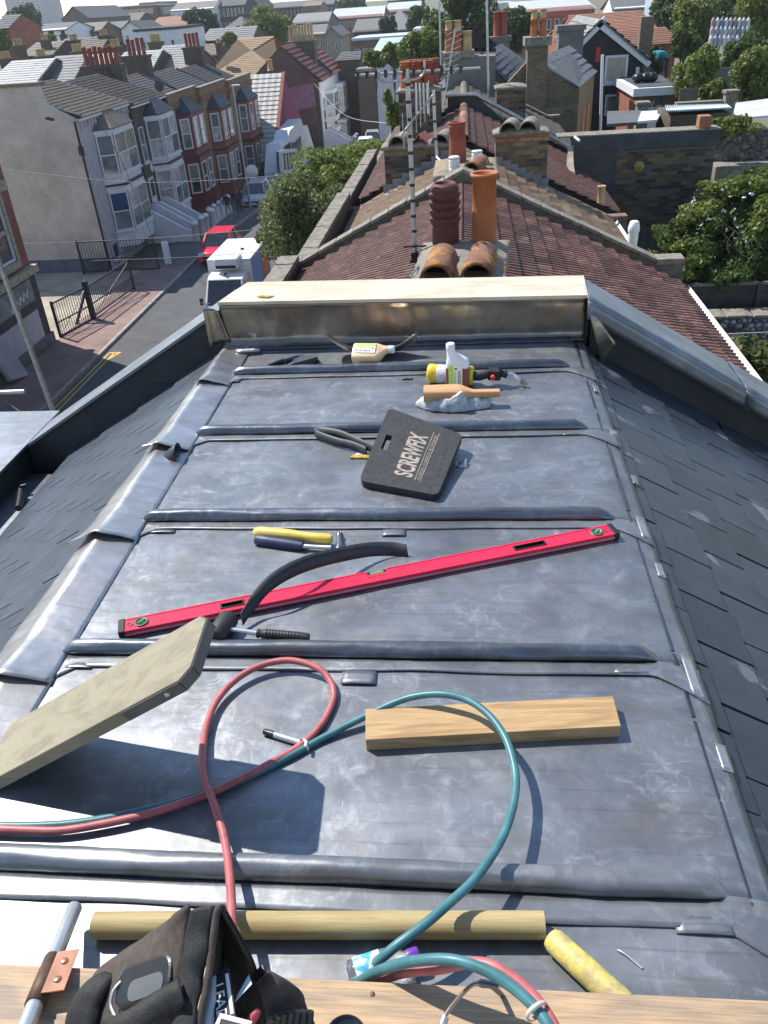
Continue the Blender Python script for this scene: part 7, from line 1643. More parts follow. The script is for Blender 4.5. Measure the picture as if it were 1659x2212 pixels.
# thin mast and ladder-like aerials
for lab, ub, vb, ut, vt, y, r in (('very thin vertical mast rising right of the rendered stack', 1056, 215, 1052, -8, 24.5, .03), ('old leaning aerial pole over the fourth ridge', 958, 240, 984, 62, 23.5, .022), ('thin grey mast beside the big tree', 953, 140, 949, 0, 30, .03)):
    t = mast('aerial_mast', lab, P(ub, vb, y=y), P(ut, vt, y=y), r)
    if 'leaning' in lab:
        for k in range(8): a = P(ub, vb, y=y).lerp(P(ut, vt, y=y), .45 + .075 * k); m = MB(); m.tube([a + Vector((-.22, -.1, -.08)), a + Vector((.22, .1, .08))], .009, 5); m.build('element', GALV, t)
# pots on far stacks to the right
stackpx('far stack with two tall dark banded pots', 1081, 78, 41, 34, 40, 2, POTR, RENDER, ph=.95)
# dark grey gable house with white bargeboards
gy = 44; ga, gb, gc = P(1250, 94, y=gy), P(1392, 128, y=gy), P(1297, 48, y=gy)
gh_ = thing('grey_gable_house', ((ga.x + gb.x) / 2, gy, -11), 'dark grey painted gable house with white bargeboards', 'house')
m = MB(); m.prism([(ga.x, gy, -11), (gb.x, gy, -11), (gb.x, gy, gb.z), (gc.x, gy, gc.z), (ga.x, gy, ga.z)], (0, 9, 0)); m.build('wall', BRK_GREY, gh_)
for p_, q_ in ((ga, gc), (gc, gb)): m = MB(); d = (q_ - p_).normalized(); m.bar(p_ - d * .25 + Vector((0, -.12, -.12)), q_ + d * .3 + Vector((0, -.12, -.05)), .2, .24); m.build('bargeboard', WHITEF, gh_)
ex = 1.08; tiled_slope(gh_, 'roof_slope', (gc.x, gy - .3, gc.z + .12), (gc.x, gy + 9, gc.z + .12), (gc.x + (gb.x - gc.x) * ex, gy - .3, gc.z + (gb.z - gc.z) * ex + .12), (gc.x + (gb.x - gc.x) * ex, gy + 9, gc.z + (gb.z - gc.z) * ex + .12), .42, .5, 1, T_GREY, hr=.02, th=.09)
tiled_slope(gh_, 'roof_slope', (gc.x, gy - .3, gc.z + .12), (gc.x, gy + 9, gc.z + .12), (ga.x - .2, gy - .3, ga.z - .1), (ga.x - .2, gy + 9, ga.z - .1), .42, .5, 1, T_GREY, th=.06)
wc = P(1331, 149, y=gy); window(gh_, (wc.x, gy - .005, wc.z), (1, 0, 0), 1.05, 1.15, (0, -1, 0), WHITEF, M('blind_cream', (.48, .42, .32), .5, 0, .15, 2), 0, 0, .1, True); m = MB(); c = P(1291, 118, y=gy); m.bx(c.x - .1, c.x + .1, gy - .12, gy - .01, c.z - .3, c.z + .3); m.build('alarm_box', M('alarm_red', (.55, .03, .03), .5), gh_)
window(gh_, P(1332, 226, y=gy - .005), (1, 0, 0), 1.1, .9, (0, -1, 0), WHITEF, GLASS, 1, 0, .08, False); m = MB(); m.bx(gb.x - .35, gb.x - .2, gy - .12, gy - .02, -11, gb.z - .3); m.build('downpipe', WHITEF, gh_)
x0, x1 = P(1366, 30, y=47).x, P(1383, 30, y=47).x
c = P(1401, 36, y=52); m = MB(); m.bx(c.x - .35, c.x + .35, 52, 52.7, -8, c.z); bx1 = one('brick_chimney', m, BRK_STOCK, 'slim tall brick chimney right of the grey gable house', 'chimney')
x0, x1 = P(1208, 70, y=40).x, P(1262, 70, y=40).x; z = P(1235, 66, y=40).z; m = MB(); m.bx(x0, x1, 40, 41.2, -7, z); m.bx(x0 - .08, x1 + .08, 39.92, 41.28, z + .001, z + .2); one('rendered_stack', m, RENDER, 'broad plain rendered stack left of the grey gable', 'chimney')
# garage with white door
x0, x1 = P(1374, 210, y=38.5).x, P(1468, 210, y=38.5).x; zt = P(1420, 188, y=38.5).z; zb = P(1420, 240, y=38.5).z; gr_ = thing('garage', ((x0 + x1) / 2, 40, zb), 'brick garage with white roller door and flat roof', 'garage')
m = MB(); m.bx(x0, x1, 38.5, 43.5, zb - 3, zt - .3); m.build('wall', BRK_RED, gr_); m = MB(); m.bx(x0 - .15, x1 + .15, 38.3, 43.6, zt - .298, zt); m.build('fascia', WHITEF, gr_); m = MB(); m.bx(x0 + .3, x1 - .35, 38.44, 38.49, zb - 2.5, zt - .75); dr2 = m.build('roller_door', WHITEF, gr_); m = MB(); m.bx(x0 + .3, x1 - .35, 38.45, 38.49, zt - .72, zt - .36); m.build('transom_glass', GLASSD, gr_)
text_part('graffiti', 'Joss', Matrix.Translation(((x0 + x1) / 2 - .4, 38.43, zb - .1)) @ Matrix.Rotation(math.pi / 2, 4, 'X'), .75, M('graffiti_grey', (.45, .46, .48), .6), dr2, shear=.3)
m = MB(); m.bx(x0 + .1, x1 + .1, 38.6, 43.4, zt + .002, zt + .03); m.build('felt_roof', FELT, gr_)
wk = thing('person', P(1436, 170, y=41), 'person in teal top bending over on the garage roof', 'person')
me = bpy.data.meshes.new('body'); V = [(0, 0, .85), (-.2, 0, 1.05), (-.38, 0, 1.12), (-.52, 0, 1.08), (-.62, 0, 1.02), (-.4, -.18, 1.0), (-.45, -.2, .7), (-.4, .18, 1.0), (-.42, .2, .7), (.02, -.1, .8), (.0, -.12, .42), (.06, -.12, .05), (.02, .1, .8), (0, .12, .42), (.06, .12, .05)]
me.from_pydata(V, [(0, 1), (1, 2), (2, 3), (3, 4), (2, 5), (5, 6), (2, 7), (7, 8), (0, 9), (9, 10), (10, 11), (0, 12), (12, 13), (13, 14)], []); o = bpy.data.objects.new('body', me); COL.objects.link(o); o.parent = wk; o.modifiers.new('s', 'SKIN')
for i, r in enumerate([.15, .16, .17, .08, .11, .07, .05, .07, .05, .1, .07, .05, .1, .07, .05]): me.skin_vertices[0].data[i].radius = (r, r)
me.skin_vertices[0].data[0].use_root = True; o.modifiers.new('u', 'SUBSURF').render_levels = 1; nt = NT('worker_clothes'); g = nt.n('TexCoord'); sp = nt.n('SeparateXYZ'); nt.l(g.outputs['Object'], sp.inputs[0]); rc = nt.ramp(sp.outputs[2], [(.0, (.03, .03, .04)), (.86, (.02, .22, .27))]); rc.node.color_ramp.interpolation = 'CONSTANT'; nt.set(rc, .8); me.materials.append(nt.m); wk.location.z = zt + .03
for k, (u, v) in enumerate(((1378, 182), (1395, 180), (1408, 178))):
    c = P(u, v, y=40.3); m = MB(); m.grid(lambda a, b: (c.x + .27 * math.cos(6.283 * a) * math.sin(b * 3.14) * (1 + .15 * math.sin(5 * a * 6.283)), 40.3 + .25 * math.sin(6.283 * a) * math.sin(b * 3.14), zt + .22 - .2 * math.cos(b * 3.14)), 14, 8); one('rubbish_bag', m, BLACKP, ('black rubbish bag nearest the grey gable on the garage roof', 'middle black rubbish bag on the garage roof', 'black rubbish bag beside the bending worker')[k], 'bag', 'bags on the garage roof')
# sheds beyond the dark extension
def slab(name, label, q, th_, mat, cat, ribs=0):
    m = MB(); q = [Vector(p) for p in q]; nrm = (q[1] - q[0]).cross(q[3] - q[0]).normalized(); nrm = nrm if nrm.z > 0 else -nrm
    if ribs: m.grid(lambda u, v: q[0].lerp(q[1], u).lerp(q[3].lerp(q[2], u), v) + nrm * .035 * math.sin(u * ribs * 6.283), ribs * 6, 1)
    else: m.hexa([p - nrm * th_ for p in q], q)
    return one(name, m, mat, label, cat, solid=.01 if ribs else 0)
slab('corrugated_shed_roof', 'pale blue corrugated shed roof beyond the dark extension', [P(1440, 240, y=24.5), P(1580, 232, y=24.5), P(1572, 226, y=26.5), P(1437, 229, y=27.5)], .05, ZINC, 'shed roof', 34)
x0, x1 = P(1450, 250, y=24.8).x, P(1575, 250, y=24.8).x; m = MB(); m.bx(x0, x1, 24.8, 26.6, -6, P(1510, 246, y=24.8).z); one('shed', m, BRK_BROWN, 'low dark shed under the corrugated roof', 'shed')
slab('lean_to_roof', 'dark slate lean to roof beside the white skylight', [P(1312, 268, y=25), P(1385, 263, y=25), P(1385, 238, y=28), P(1312, 240, y=28)], .08, T_SLATE, 'roof')
slab('skylight', 'white glazed skylight on the lean to roof', [P(1378, 262, y=24.8), P(1420, 258, y=24.8), P(1432, 238, y=27.6), P(1386, 240, y=27.6)], .06, WHITEF, 'skylight')
slab('plastic_shed_roof', 'white and purple translucent shed roof at right edge', [P(1582, 256, y=24), P(1720, 244, y=24), P(1720, 205, y=28), P(1590, 222, y=28)], .05, M('plastic_sheet', (.70, .70, .74), .3, 0, .1, .7, col2=(.50, .46, .54), world=True, stretch=(.3, 2, 1)), 'shed roof')
c = P(1390, 236, y=28.5); m = MB(); m.bx(c.x - .17, c.x + .17, 28.5, 28.9, c.z - 1, c.z + .12); m.bx(c.x - .21, c.x + .21, 28.45, 28.95, c.z + .121, c.z + .2); one('small_stack', m, STONE, 'stubby stone chimney behind the skylight', 'chimney')
c = P(1540, 205, y=33); m = MB(); m.bx(c.x - 1.2, c.x + .4, 33, 33.4, -8, c.z - .2); m.bx(c.x + .45, c.x + .85, 32.9, 33.3, -8, c.z + .02); m.bx(c.x + .4, c.x + .9, 32.85, 33.35, c.z + .022, c.z + .12); one('boundary_wall', m, STONE, 'short stone boundary wall with capped pier', 'wall')
x0, x1 = P(1470, 210, y=37).x, P(1515, 210, y=37).x; zt = P(1490, 190, y=37).z; bf = thing('slatted_fence', ((x0 + x1) / 2, 37, -8), 'pale upright slatted fence right of the garage', 'fence')
for k in range(9): x = x0 + (x1 - x0) * k / 8; m = MB(); m.bx(x - .05, x + .05, 37, 37.04, -8, zt); m.build('slat', STONE, bf)
for z in (zt - .3, zt - 1.2): m = MB(); m.bx(x0, x1, 37.041, 37.08, z, z + .08); m.build('rail', FENCEW, bf)
slab('green_grey_panel', 'plain green grey panel among the right hand shrubs', [P(1522, 200, y=40), P(1588, 200, y=40), P(1583, 146, y=40), P(1519, 146, y=40)], .1, M('panel_green', (.13, .15, .12), .8, 0, .12, 1), 'panel')
# stacked gas bottles / kegs
GBM = [M('bottle_grey', (.42, .44, .46), .5, 0, .15, 4), M('bottle_white', (.62, .63, .64), .5, 0, .1, 4), M('bottle_blue', (.20, .27, .36), .5, 0, .15, 4), M('bottle_red', (.40, .22, .2), .5, 0, .15, 4)]
for r in range(3):
    for k in range(9):
        c = P(1534 + 9.4 * k + r * 2.5, 100 - 19 * r, y=62 + r * .3); m = MB(); m.lathe([(.11, 0), (.13, .05), (.13, .46), (.09, .55), (.045, .58), (.06, .64), (.01, .64)], c, 8, cap=False)
        one('gas_bottle', m, GBM[random.choice((0, 0, 1, 1, 2, 3))], 'pale gas bottle stacked in the yard among trees', 'gas bottle', 'stacked gas bottles')
# trees on the right
for i, (lab, u, v, ru, rv, y, mt, n) in enumerate((('tall dark tree behind the clay tiled barns', 1450, 40, 30, 50, 78, LEAFA, 4500), ('broad bright tree left of the gas bottles', 1490, 60, 38, 50, 70, LEAFC, 5000), ('shaded tree top right behind the yard', 1560, 20, 60, 32, 80, LEAFA, 5000), ('tree cut by the top right corner', 1640, 30, 40, 60, 66, LEAFC, 4500),
        ('round shrub above the grey panel', 1480, 100, 24, 26, 55, LEAFA, 3000), ('lime shrub mass left of the grey panel', 1500, 165, 36, 48, 38, LEAFC, 7000), ('shrub between panel and sheds', 1545, 205, 30, 26, 35, LEAFC, 4500), ('bright shrub at right edge over the sheds', 1630, 170, 42, 48, 35, LEAFC, 7000), ('dark shrub at right edge below the yard', 1600, 120, 30, 30, 48, LEAFA, 3500), ('small shrub beside the bending worker', 1420, 130, 18, 22, 47, LEAFD, 2200))):
    tpx(lab, u, v, ru, rv, y, mt, n, seed=40 + i, base=gz(y), name='tree' if v < 90 else 'shrub', cat='tree' if v < 90 else 'shrub', group='trees and shrubs on the right')
# clay tiled barns
hpx('long clay tiled barn behind the grey gable house', 1245, 1412, 62, 26, 72, 12, 'x', BRK_RED, T_CLAY, gauge=.5); hpx('lower clay tiled outbuilding with tumbling eaves', 1350, 1462, 92, 60, 64, 8, 'x', BRK_RED, T_CLAY, gauge=.5)
hpx('small clay tiled roof left of the grey gable', 1205, 1262, 84, 62, 60, 7, 'x', BRK_RED, T_CLAY, gauge=.5)
hpx('dark mansard house above the clay barns', 1328, 1400, 16, -10, 95, 8, 'x', WHITEW, T_SLATE, (3, 1, .3, .5), wz=3); m = MB(); c = P(1425, 30, y=80); m.bx(c.x - .5, c.x + .9, 80, 84, -10, P(1425, -20, y=80).z); one('blue_white_tower_wall', m, M('wall_pale_blue', (.38, .47, .53), .7, 0, .08, 1), 'tall narrow pale blue wall above the barns', 'building')
hpx('long low building with bright white metal roof', 1108, 1285, 22, -2, 200, 40, 'x', BRK_RED, MODG, (10, 1, .5, .4), wz=5)
m = MB(); x0, x1 = P(1180, 30, y=199).x, P(1260, 30, y=199).x; m.bx(x0, x1, 198.5, 198.9, P(1200, 36, y=199).z, P(1200, 28, y=199).z); one('red_fascia_sign', m, M('red_sign', (.45, .03, .03), .5), 'red fascia band on the long low building', 'sign')
# the big trees mid right
for i, (lab, u, v, ru, rv, y, mt, n) in enumerate((('large green tree left of the thin mast', 1000, 45, 62, 48, 72, LEAFA, 8000), ('green tree behind the far banded pots', 1110, 62, 40, 40, 84, LEAFA, 5500), ('tree spreading low behind the aerial boom', 915, 115, 40, 36, 62, LEAFC, 5000), ('dark tree at left of the large green tree', 945, 90, 30, 40, 66, LEAFA, 4500), ('shrubs by the pale green shed', 810, 128, 24, 14, 85, LEAFC, 2200), ('small tree beside the pale shed', 850, 118, 20, 18, 80, LEAFC, 2200), ('distant tree right of the school roof', 905, 45, 22, 24, 150, LEAFA, 2500))):
    tpx(lab, u, v, ru, rv, y, mt, n, seed=60 + i, group='trees beyond our terrace')
# --- pink gable building and the white houses
px = -17.0; A0, A1, A2 = P(592, 345, x=px), P(611, 160, x=px), P(662, 306, x=px)
pk = thing('pink_gable_building', (px - 2, A1.y, gz(88)), 'pale slated workshop with dark pink painted gable', 'building')
m = MB(); m.prism([(px, A0.y, gz(85) - 1), (px, A2.y + 2, gz(85) - 1), (px, A2.y + 2, A2.z), (px, A1.y, A1.z), (px, A0.y, A0.z)], (-7, 0, 0)); m.build('gable_wall', BRK_PINK, pk)
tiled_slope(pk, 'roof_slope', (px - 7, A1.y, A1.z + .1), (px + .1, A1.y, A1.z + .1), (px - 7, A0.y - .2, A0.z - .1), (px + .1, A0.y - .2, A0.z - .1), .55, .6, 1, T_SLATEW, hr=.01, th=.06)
m = MB(); m.bar(Vector((px + .1, A1.y, A1.z + .15)), Vector((px + .1, A0.y, A0.z + .1)), .3, .15); m.build('verge_coping', BRK_RED, pk)
fx = -15.6; wf = thing('white_shop_front', (fx, 84, gz(84)), 'white rendered shop front with sloping gable and dark windows', 'building')
pts = [P(604, 372, x=fx), P(608, 310, x=fx), P(622, 302, x=fx), P(626, 283, x=fx), P(651, 256, x=fx), P(655, 272, x=fx), P(664, 270, x=fx), P(690, 355, x=fx)]
m = MB(); m.prism(pts + [Vector((fx, pts[-1].y, gz(84) - 1)), Vector((fx, pts[0].y, gz(84) - 1))], (-1.3, 0, 0)); m.build('wall', WHITEW, wf)
for q in ((613, 318, 628, 306, 612, 344, 628, 330), (636, 308, 650, 292, 640, 345, 652, 335), (630, 310, 634, 306, 634, 356, 638, 352)):
    m = MB(); m.add([P(q[0], q[1], x=fx + .02), P(q[2], q[3], x=fx + .02), P(q[6], q[7], x=fx + .02), P(q[4], q[5], x=fx + .02)], [(0, 1, 2, 3)]); m.build('window', GLASSD, wf, solid=.03)
sc = thing('block_screen', P(620, 370, x=-14.6), 'white pierced block screen beside the shop front', 'screen'); c0, c1, c2, c3 = P(606, 328, x=-15.2), P(639, 324, x=-15.2), P(644, 368, x=-15.2), P(609, 372, x=-15.2)
for i in range(5):
    for j in range(6):
        p_ = c0.lerp(c1, (i + .5) / 5).lerp(c3.lerp(c2, (i + .5) / 5), (j + .5) / 6); m = MB(); m.lathe([(.14, -.06), (.24, -.06), (.24, .06), (.14, .06), (.14, -.06)], p_, 8, (1, 0, 0), cap=False); m.build('pierced_block', WHITEW, sc)
m = MB()
for a, b in ((c0, c1), (c1, c2), (c2, c3), (c3, c0)): m.bar(a, b, .25, .25)
m.build('frame', WHITEW, sc); m = MB(); m.prism([p + Vector((-.3, 0, 0)) for p in (c0, c1, c2, c3)], (-.05, 0, 0)); m.build('backing', RENDERD, sc)
# brown gable house with red tile roof and white street front
yw = 97; G0, G1, G2 = P(545, 180, y=yw), P(607, 103, y=yw), P(690, 176, y=yw); wh = thing('white_fronted_house', ((G1.x + G2.x) / 2, yw + 8, gz(yw)), 'white fronted house with red tiled roof and brick flank', 'house')
m = MB(); m.prism([(G0.x - 3, yw, gz(yw) - 1), (G2.x, yw, gz(yw) - 1), (G2.x, yw, G2.z), (G1.x, yw, G1.z), (G0.x - 3, yw, G0.z - 2)], (0, 18, 0)); m.build('wall', BRK_BROWN, wh)
tiled_slope(wh, 'roof_slope', (G1.x, yw - .2, G1.z + .15), (G1.x, yw + 8.2, G1.z + .15), (G2.x + .3, yw - .2, G2.z), (G2.x + .3, yw + 8.2, G2.z), .62, .6, 1, T_RED, hr=.03, th=.12); tiled_slope(wh, 'roof_slope', (G1.x, yw + 8.6, G1.z + .15), (G1.x, yw + 18, G1.z + .15), (G2.x + .3, yw + 8.6, G2.z), (G2.x + .3, yw + 18, G2.z), .62, .6, 1, T_RED, hr=.03, th=.12)
tiled_slope(wh, 'rear_slope', (G1.x, yw, G1.z + .15), (G1.x, yw + 18, G1.z + .15), (G0.x - 3, yw, G0.z - 2), (G0.x - 3, yw + 18, G0.z - 2), 1, 1, 1, T_RED)
m = MB(); m.hexa([Vector((G1.x, yw + 8.2, G1.z + .1)), Vector((G1.x, yw + 8.6, G1.z + .1)), Vector((G2.x + .3, yw + 8.6, G2.z)), Vector((G2.x + .3, yw + 8.2, G2.z))], [Vector((G1.x, yw + 8.2, G1.z + .5)), Vector((G1.x, yw + 8.6, G1.z + .5)), Vector((G2.x + .3, yw + 8.6, G2.z + .4)), Vector((G2.x + .3, yw + 8.2, G2.z + .4))]); m.build('party_upstand', LEADD, wh)
m = MB(); m.bx(G2.x - .1, G2.x + .06, yw - .05, yw + 18, gz(yw) - 1, G2.z - .1); m.build('street_front', WHITEW, wh)
m = MB(); m.add([P(600, 195, y=yw - .03), P(676, 178, y=yw - .03), P(690, 228, y=yw - .03), P(630, 240, y=yw - .03)], [(0, 1, 2, 3)]); m.build('purple_paint_patch', M('paint_purple', (.17, .08, .13), .8, 0, .2, 1.2, col2=(.26, .19, .23), world=True), wh, solid=.02)
H_ = G2.z - gz(yw)
for k, yy in enumerate((yw + 5, yw + 13)):
    bay(wh, G2.x + .06, yy - 2.2, yy + 2.2, G2.z - 3.9, G2.z - 1.4, .9, WHITEW, WHITEF, .4, None); bay(wh, G2.x + .06, yy - 2.2, yy + 2.2, G2.z - 8, G2.z - 5.3, 1.0, WHITEW, WHITEF, 1.6, None)
for yy in (yw + 1.4, yw + 9.4): window(wh, (G2.x + .07, yy, G2.z - 2.8), (0, 1, 0), 1.0, 2.2, (1, 0, 0), WHITEF, GLASS, 0, 1); m = MB(); m.bx(G2.x + .06, G2.x + .1, yy - .6, yy + .6, gz(yw) + 1.2, gz(yw) + 3.8); m.build('door', IRON, wh)
steps('front steps of the white fronted house', yw + 1.4, G2.x + .1, gz(yw) + 1.2, gz(yw), 1.6, 6)
stackpx('wide stack with row of cream pots above red roofs', 652, 88, yw + 8, 52, 40, 8, POTY, BRK_BROWN)
# red brick and white buildings continuing down the street
for i, (lab, u0, u1, ve, vr, y, mt, rm) in enumerate((('brick house with white sash windows down the street', 775, 818, 172, 160, 118, BRK_BROWN, T_SLATE), ('red brick house by the aerial boom', 818, 862, 168, 150, 112, BRK_RED, T_SLATE))):
    t, b_ = hpx(lab, u0, u1, ve, vr, y, 9, 'x', mt, rm, (2, 3, .45, .6), wz=8.5, gmat=GLASS)
hpx('flat roofed parapet building behind the white houses', 765, 872, 140, 130, 125, 10, 'flat', RENDERG, FELT)
hpx('long garden wall building above the white houses', 772, 880, 152, 140, 108, 4, 'flat', BRK_BROWN, STONE)
# hipped ochre roof
hpx('big building with ochre hipped tile roof', 452, 604, 160, 82, 98, 16, 'x', BRK_BROWN, T_OCHRE, None, gauge=.55, hip=6, nrib=1, tw=.5)
for u, v in ((585, 152),): c = P(u, v, y=95); m = MB(); m.lathe([(.4, 0), (.3, .1), (.26, .9), (.4, 1.0), (.2, 1.0), (.01, .6)], c, 10, cap=False); one('vent_pot', m, POTY, 'lone buff pot at the eaves of the hipped roof', 'chimney pot')
# --- rows behind the terrace
grpR = 'slate houses behind the terrace'
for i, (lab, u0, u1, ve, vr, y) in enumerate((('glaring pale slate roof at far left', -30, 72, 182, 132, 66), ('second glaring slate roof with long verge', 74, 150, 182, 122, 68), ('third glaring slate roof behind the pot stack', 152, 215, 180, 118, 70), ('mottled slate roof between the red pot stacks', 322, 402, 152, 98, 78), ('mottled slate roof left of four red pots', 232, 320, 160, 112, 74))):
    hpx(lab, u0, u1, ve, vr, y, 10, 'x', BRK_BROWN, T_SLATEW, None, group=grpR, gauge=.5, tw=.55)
for i, (lab, u0, u1, ve, vr, y) in enumerate((('brown tiled roof row far left', 45, 112, 118, 92, 98), ('brown tiled roof beside the cream pots', 112, 215, 112, 82, 104), ('grey roof behind the four red pots', 425, 470, 118, 95, 110))):
    hpx(lab, u0, u1, ve, vr, y, 9, 'x', BRK_BROWN, T_BROWN, (4, 1, .4, .5), group='brown tiled houses behind', wz=4, gauge=.6)
for i, (u, vt, y, w, h, n, pm) in enumerate(((14, 126, 72, 24, 38, 4, POTY), (40, 98, 90, 22, 36, 3, POTY), (90, 121, 74, 24, 36, 4, POTY), (98, 86, 100, 18, 28, 3, POTY), (168, 111, 78, 26, 40, 5, POTY), (160, 87, 104, 20, 30, 3, POTY), (250, 100, 84, 24, 34, 4, POTY), (225, 76, 108, 20, 40, 3, POTY), (337, 90, 86, 26, 34, 4, POTY), (88, 78, 130, 12, 20, 3, POTY), (112, 76, 132, 14, 20, 3, POTD), (137, 74, 134, 12, 20, 2, POTD), (64, 84, 126, 8, 14, 2, POTD), (473, 92, 100, 12, 20, 2, POTY), (515, 62, 140, 10, 26, 2, POTD), (528, 62, 142, 8, 24, 2, POTD), (438, 66, 140, 10, 16, 2, POTD))):
    stackpx('buff potted stack number %d' % i if False else ['dark stack with four buff pots at far left edge', 'stack with buff pots above the far left roofs', 'dark corbelled stack on the second pale roof', 'small stack with buff pots on the brown row', 'corbelled stack left of the seven red pots', 'stack rising behind the brown tiled row', 'stack with cream pots behind the pot row', 'tall bare stack by the white rooftop', 'stack with buff pots between red pot groups', 'tiny stack before the white low building', 'tiny dark stack right of yellow shrub', 'tiny dark stack below the white low building', 'tiny stack near the far left tree', 'twin buff pots left of the hipped roof', 'slim stack on grey slate houses', 'slimmer stack beside the pyramid roof', 'small stack before the dark tree'][i], u, vt, y, w, h, n, pm, BRK_BROWN, 'chimney stacks of the back rows')
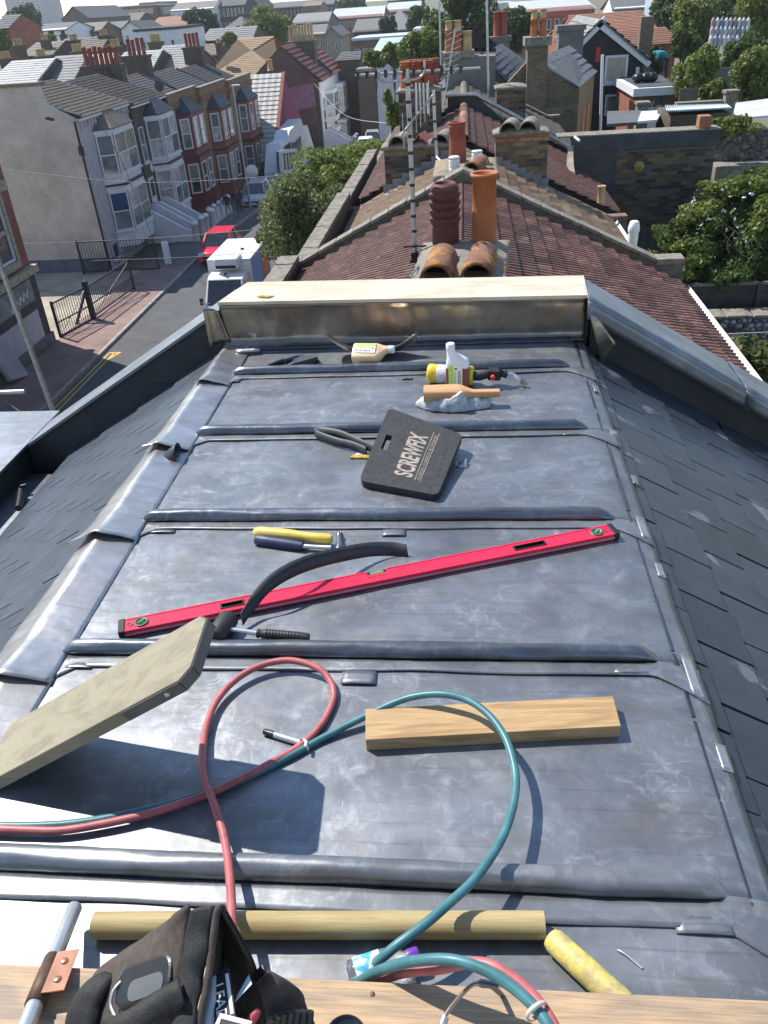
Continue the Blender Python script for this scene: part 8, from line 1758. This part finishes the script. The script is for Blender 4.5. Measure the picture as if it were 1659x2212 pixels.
# --- mid and far town
FT = [
 ('white flat roofed building mid left', 290, 386, 66, 60, 118, 12, 'flat', WHITEW, FELT, (3, 1, .3, .3)),
 ('grey slate houses left of the hipped roof', 436, 545, 84, 60, 130, 10, 'x', BRK_BROWN, T_GREY, (6, 2, .35, .5)),
 ('low slate house before the pyramid roof', 452, 500, 76, 60, 150, 10, 'x', RENDER, T_GREY, None),
 ('pyramid slate roofed hall', 474, 532, 68, 37, 165, 16, 'x', RENDER, T_SLATE, None),
 ('white low building with dark roof far left', 33, 142, 66, 52, 150, 12, 'x', WHITEW, T_SLATE, (6, 1, .4, .4)),
 ('dark gabled warehouse far left', 135, 192, 40, 13, 185, 24, 'y', RENDER, T_SLATE, None),
 ('brown brick houses below the warehouse', 140, 215, 68, 50, 160, 10, 'x', BRK_BROWN, T_BROWN, (5, 1, .4, .5)),
 ('red brick office block with glass bands', 186, 330, 16, 4, 300, 20, 'flat', BRK_RED, MODG, (12, 2, .85, .4)),
 ('taller red brick office tower', 300, 345, 6, -12, 310, 20, 'flat', BRK_RED, MODG, (3, 2, .8, .5)),
 ('glass fronted office wing', 345, 400, 10, 0, 305, 16, 'flat', RENDER, MODG, (6, 2, .85, .6)),
 ('brick houses under the office block', 215, 300, 46, 30, 215, 12, 'x', BRK_BROWN, T_BROWN, (6, 2, .35, .5)),
 ('dark terraced houses in the middle distance', 195, 262, 62, 48, 170, 10, 'x', RENDER, T_SLATE, (6, 2, .35, .5)),
 ('white gabled house in the middle distance', 262, 305, 62, 46, 160, 12, 'y', WHITEW, T_SLATE, (2, 2, .35, .4)),
 ('red brown roofed hall with long ridge', 318, 398, 58, 36, 175, 16, 'x', BRK_BROWN, T_CLAY, None),
 ('white villa with many small windows', 368, 462, 20, 4, 235, 14, 'x', WHITEW, T_GREY, (8, 3, .3, .5)),
 ('tall dark and white terrace on the hill', 462, 528, 12, -6, 240, 14, 'x', RENDERD, T_SLATE, (8, 4, .5, .6)),
 ('stone church end with arched window', 522, 560, 14, -14, 260, 20, 'y', STONE, T_SLATE, (1, 1, .3, .6)),
 ('long brick terrace right of the church', 560, 720, 14, 2, 280, 14, 'x', BRK_BROWN, T_SLATE, (20, 3, .4, .5)),
 ('tan roofed house on the skyline', 655, 692, 12, 4, 250, 12, 'x', STONE, T_OCHRE, None),
 ('brown brick warehouse under the church', 515, 600, 30, 22, 225, 12, 'flat', BRK_BROWN, FELT, (8, 1, .4, .5)),
 ('triple gabled slate roofed block', 630, 708, 48, 28, 185, 16, 'x', RENDER, T_GREY, (6, 1, .4, .5)),
 ('cream and slate houses in the dip', 632, 700, 74, 54, 150, 12, 'x', CREAMST, T_GREY, (5, 2, .35, .45)),
 ('cream gabled houses beside the dip', 700, 735, 78, 58, 145, 12, 'y', CREAMST, T_GREY, (2, 2, .3, .4)),
 ('slate house behind the red tiled roofs', 728, 775, 128, 112, 112, 9, 'x', BRK_BROWN, T_SLATE, None),
 ('school wing with grey hipped roof', 764, 830, 66, 40, 165, 14, 'x', BRK_BROWN, T_GREY, (6, 1, .5, .5)),
 ('school hall with tall pyramid roof', 820, 892, 64, 24, 170, 24, 'x', BRK_BROWN, T_GREY, (6, 1, .5, .5)),
 ('long pale roofed school block', 714, 828, 36, 16, 230, 20, 'x', BRK_RED, MODG, (14, 1, .5, .4)),
 ('flat pale roofed school block on the right', 834, 908, 22, 4, 250, 20, 'x', BRK_RED, MODG, (8, 1, .5, .4)),
 ('low brick school range with white windows', 762, 900, 84, 76, 125, 10, 'flat', BRK_STOCK, MODG, (8, 1, .6, .35)),
 ('tiled roof building right of the school', 895, 935, 66, 58, 130, 10, 'flat', BRK_STOCK, MODG, (3, 1, .5, .35)),
 ('white workshop with pale green roof', 808, 912, 110, 80, 92, 16, 'x', WHITEW, SHEDG, None),
 ('far grey tower block at top left', 6, 84, -14, -30, 430, 22, 'flat', RENDERG, RENDER, (7, 6, .6, .35)),
 ('brown tower in the far centre', 838, 862, 4, -20, 300, 14, 'flat', BRK_RED, FELT, None),
 ('brick house cut by the far left edge', -20, 18, 60, 34, 120, 10, 'x', BRK_RED, T_SLATE, (2, 2, .4, .4)),
 ('pale metal roofs of the far retail shed', 960, 1110, 12, 2, 260, 30, 'flat', MODG, MODG, None)]
for i, (lab, u0, u1, ve, vr, y, dp, ax_, wm, rm, wn_) in enumerate(FT):
    hp = 0
    if 'pyramid' in lab: hp = (P(u1, ve, y=y).x - P(u0, ve, y=y).x) * .46
    t, b_ = hpx(lab, u0, u1, ve, vr, y, dp, ax_, wm, rm, wn_, 'town_building', 'building', 'town buildings in the distance', wz=min(b if (b := 3.0 * (wn_[1] if wn_ else 1)) else 3, 14), hip=hp, gauge=.9 if y < 135 and ax_ != 'flat' and rm not in (MODG, SHEDG) else None, gmat=GLASSD if wm in (WHITEW,) else GLASS)
for i, (lab, u, v, ru, rv, y, mt, n) in enumerate((('dark tree beside the tower block', 52, 45, 38, 24, 200, LEAFD, 2600), ('dark round tree before the white villa', 428, 47, 32, 22, 180, LEAFD, 2600), ('light round tree above the hipped roof', 587, 54, 46, 32, 150, LEAFC, 4500), ('tree at the far left edge', 4, 88, 18, 18, 120, LEAFC, 1600), ('yellow shrub among the stacks', 108, 82, 8, 6, 125, LEAFC, 600), ('skyline tree right of the church', 760, 12, 30, 14, 300, LEAFA, 1500), ('skyline tree beyond the school', 890, 4, 26, 14, 320, LEAFA, 1400), ('tree beside the school hall', 838, 55, 14, 20, 160, LEAFD, 1400), ('bush by the hipped roof corner', 495, 80, 12, 7, 118, LEAFC, 700))):
    tpx(lab, u, v, ru, rv, y, mt, n, seed=90 + i, group='trees in the town')

# ================================================================== air
m = MB(); m.bx(-650, 650, -40, 520, -16, 48)
HZ = bpy.data.materials.new('haze_air'); HZ.use_nodes = True; nt = HZ.node_tree; nt.nodes.remove(nt.nodes['Principled BSDF'])
pv = nt.nodes.new('ShaderNodeVolumePrincipled'); pv.inputs['Color'].default_value = (.86, .92, 1.0, 1); pv.inputs['Density'].default_value = .00028; pv.inputs['Anisotropy'].default_value = .3
nt.links.new(pv.outputs[0], nt.nodes['Material Output'].inputs['Volume'])
m.build('haze', HZ, None, kind='stuff')
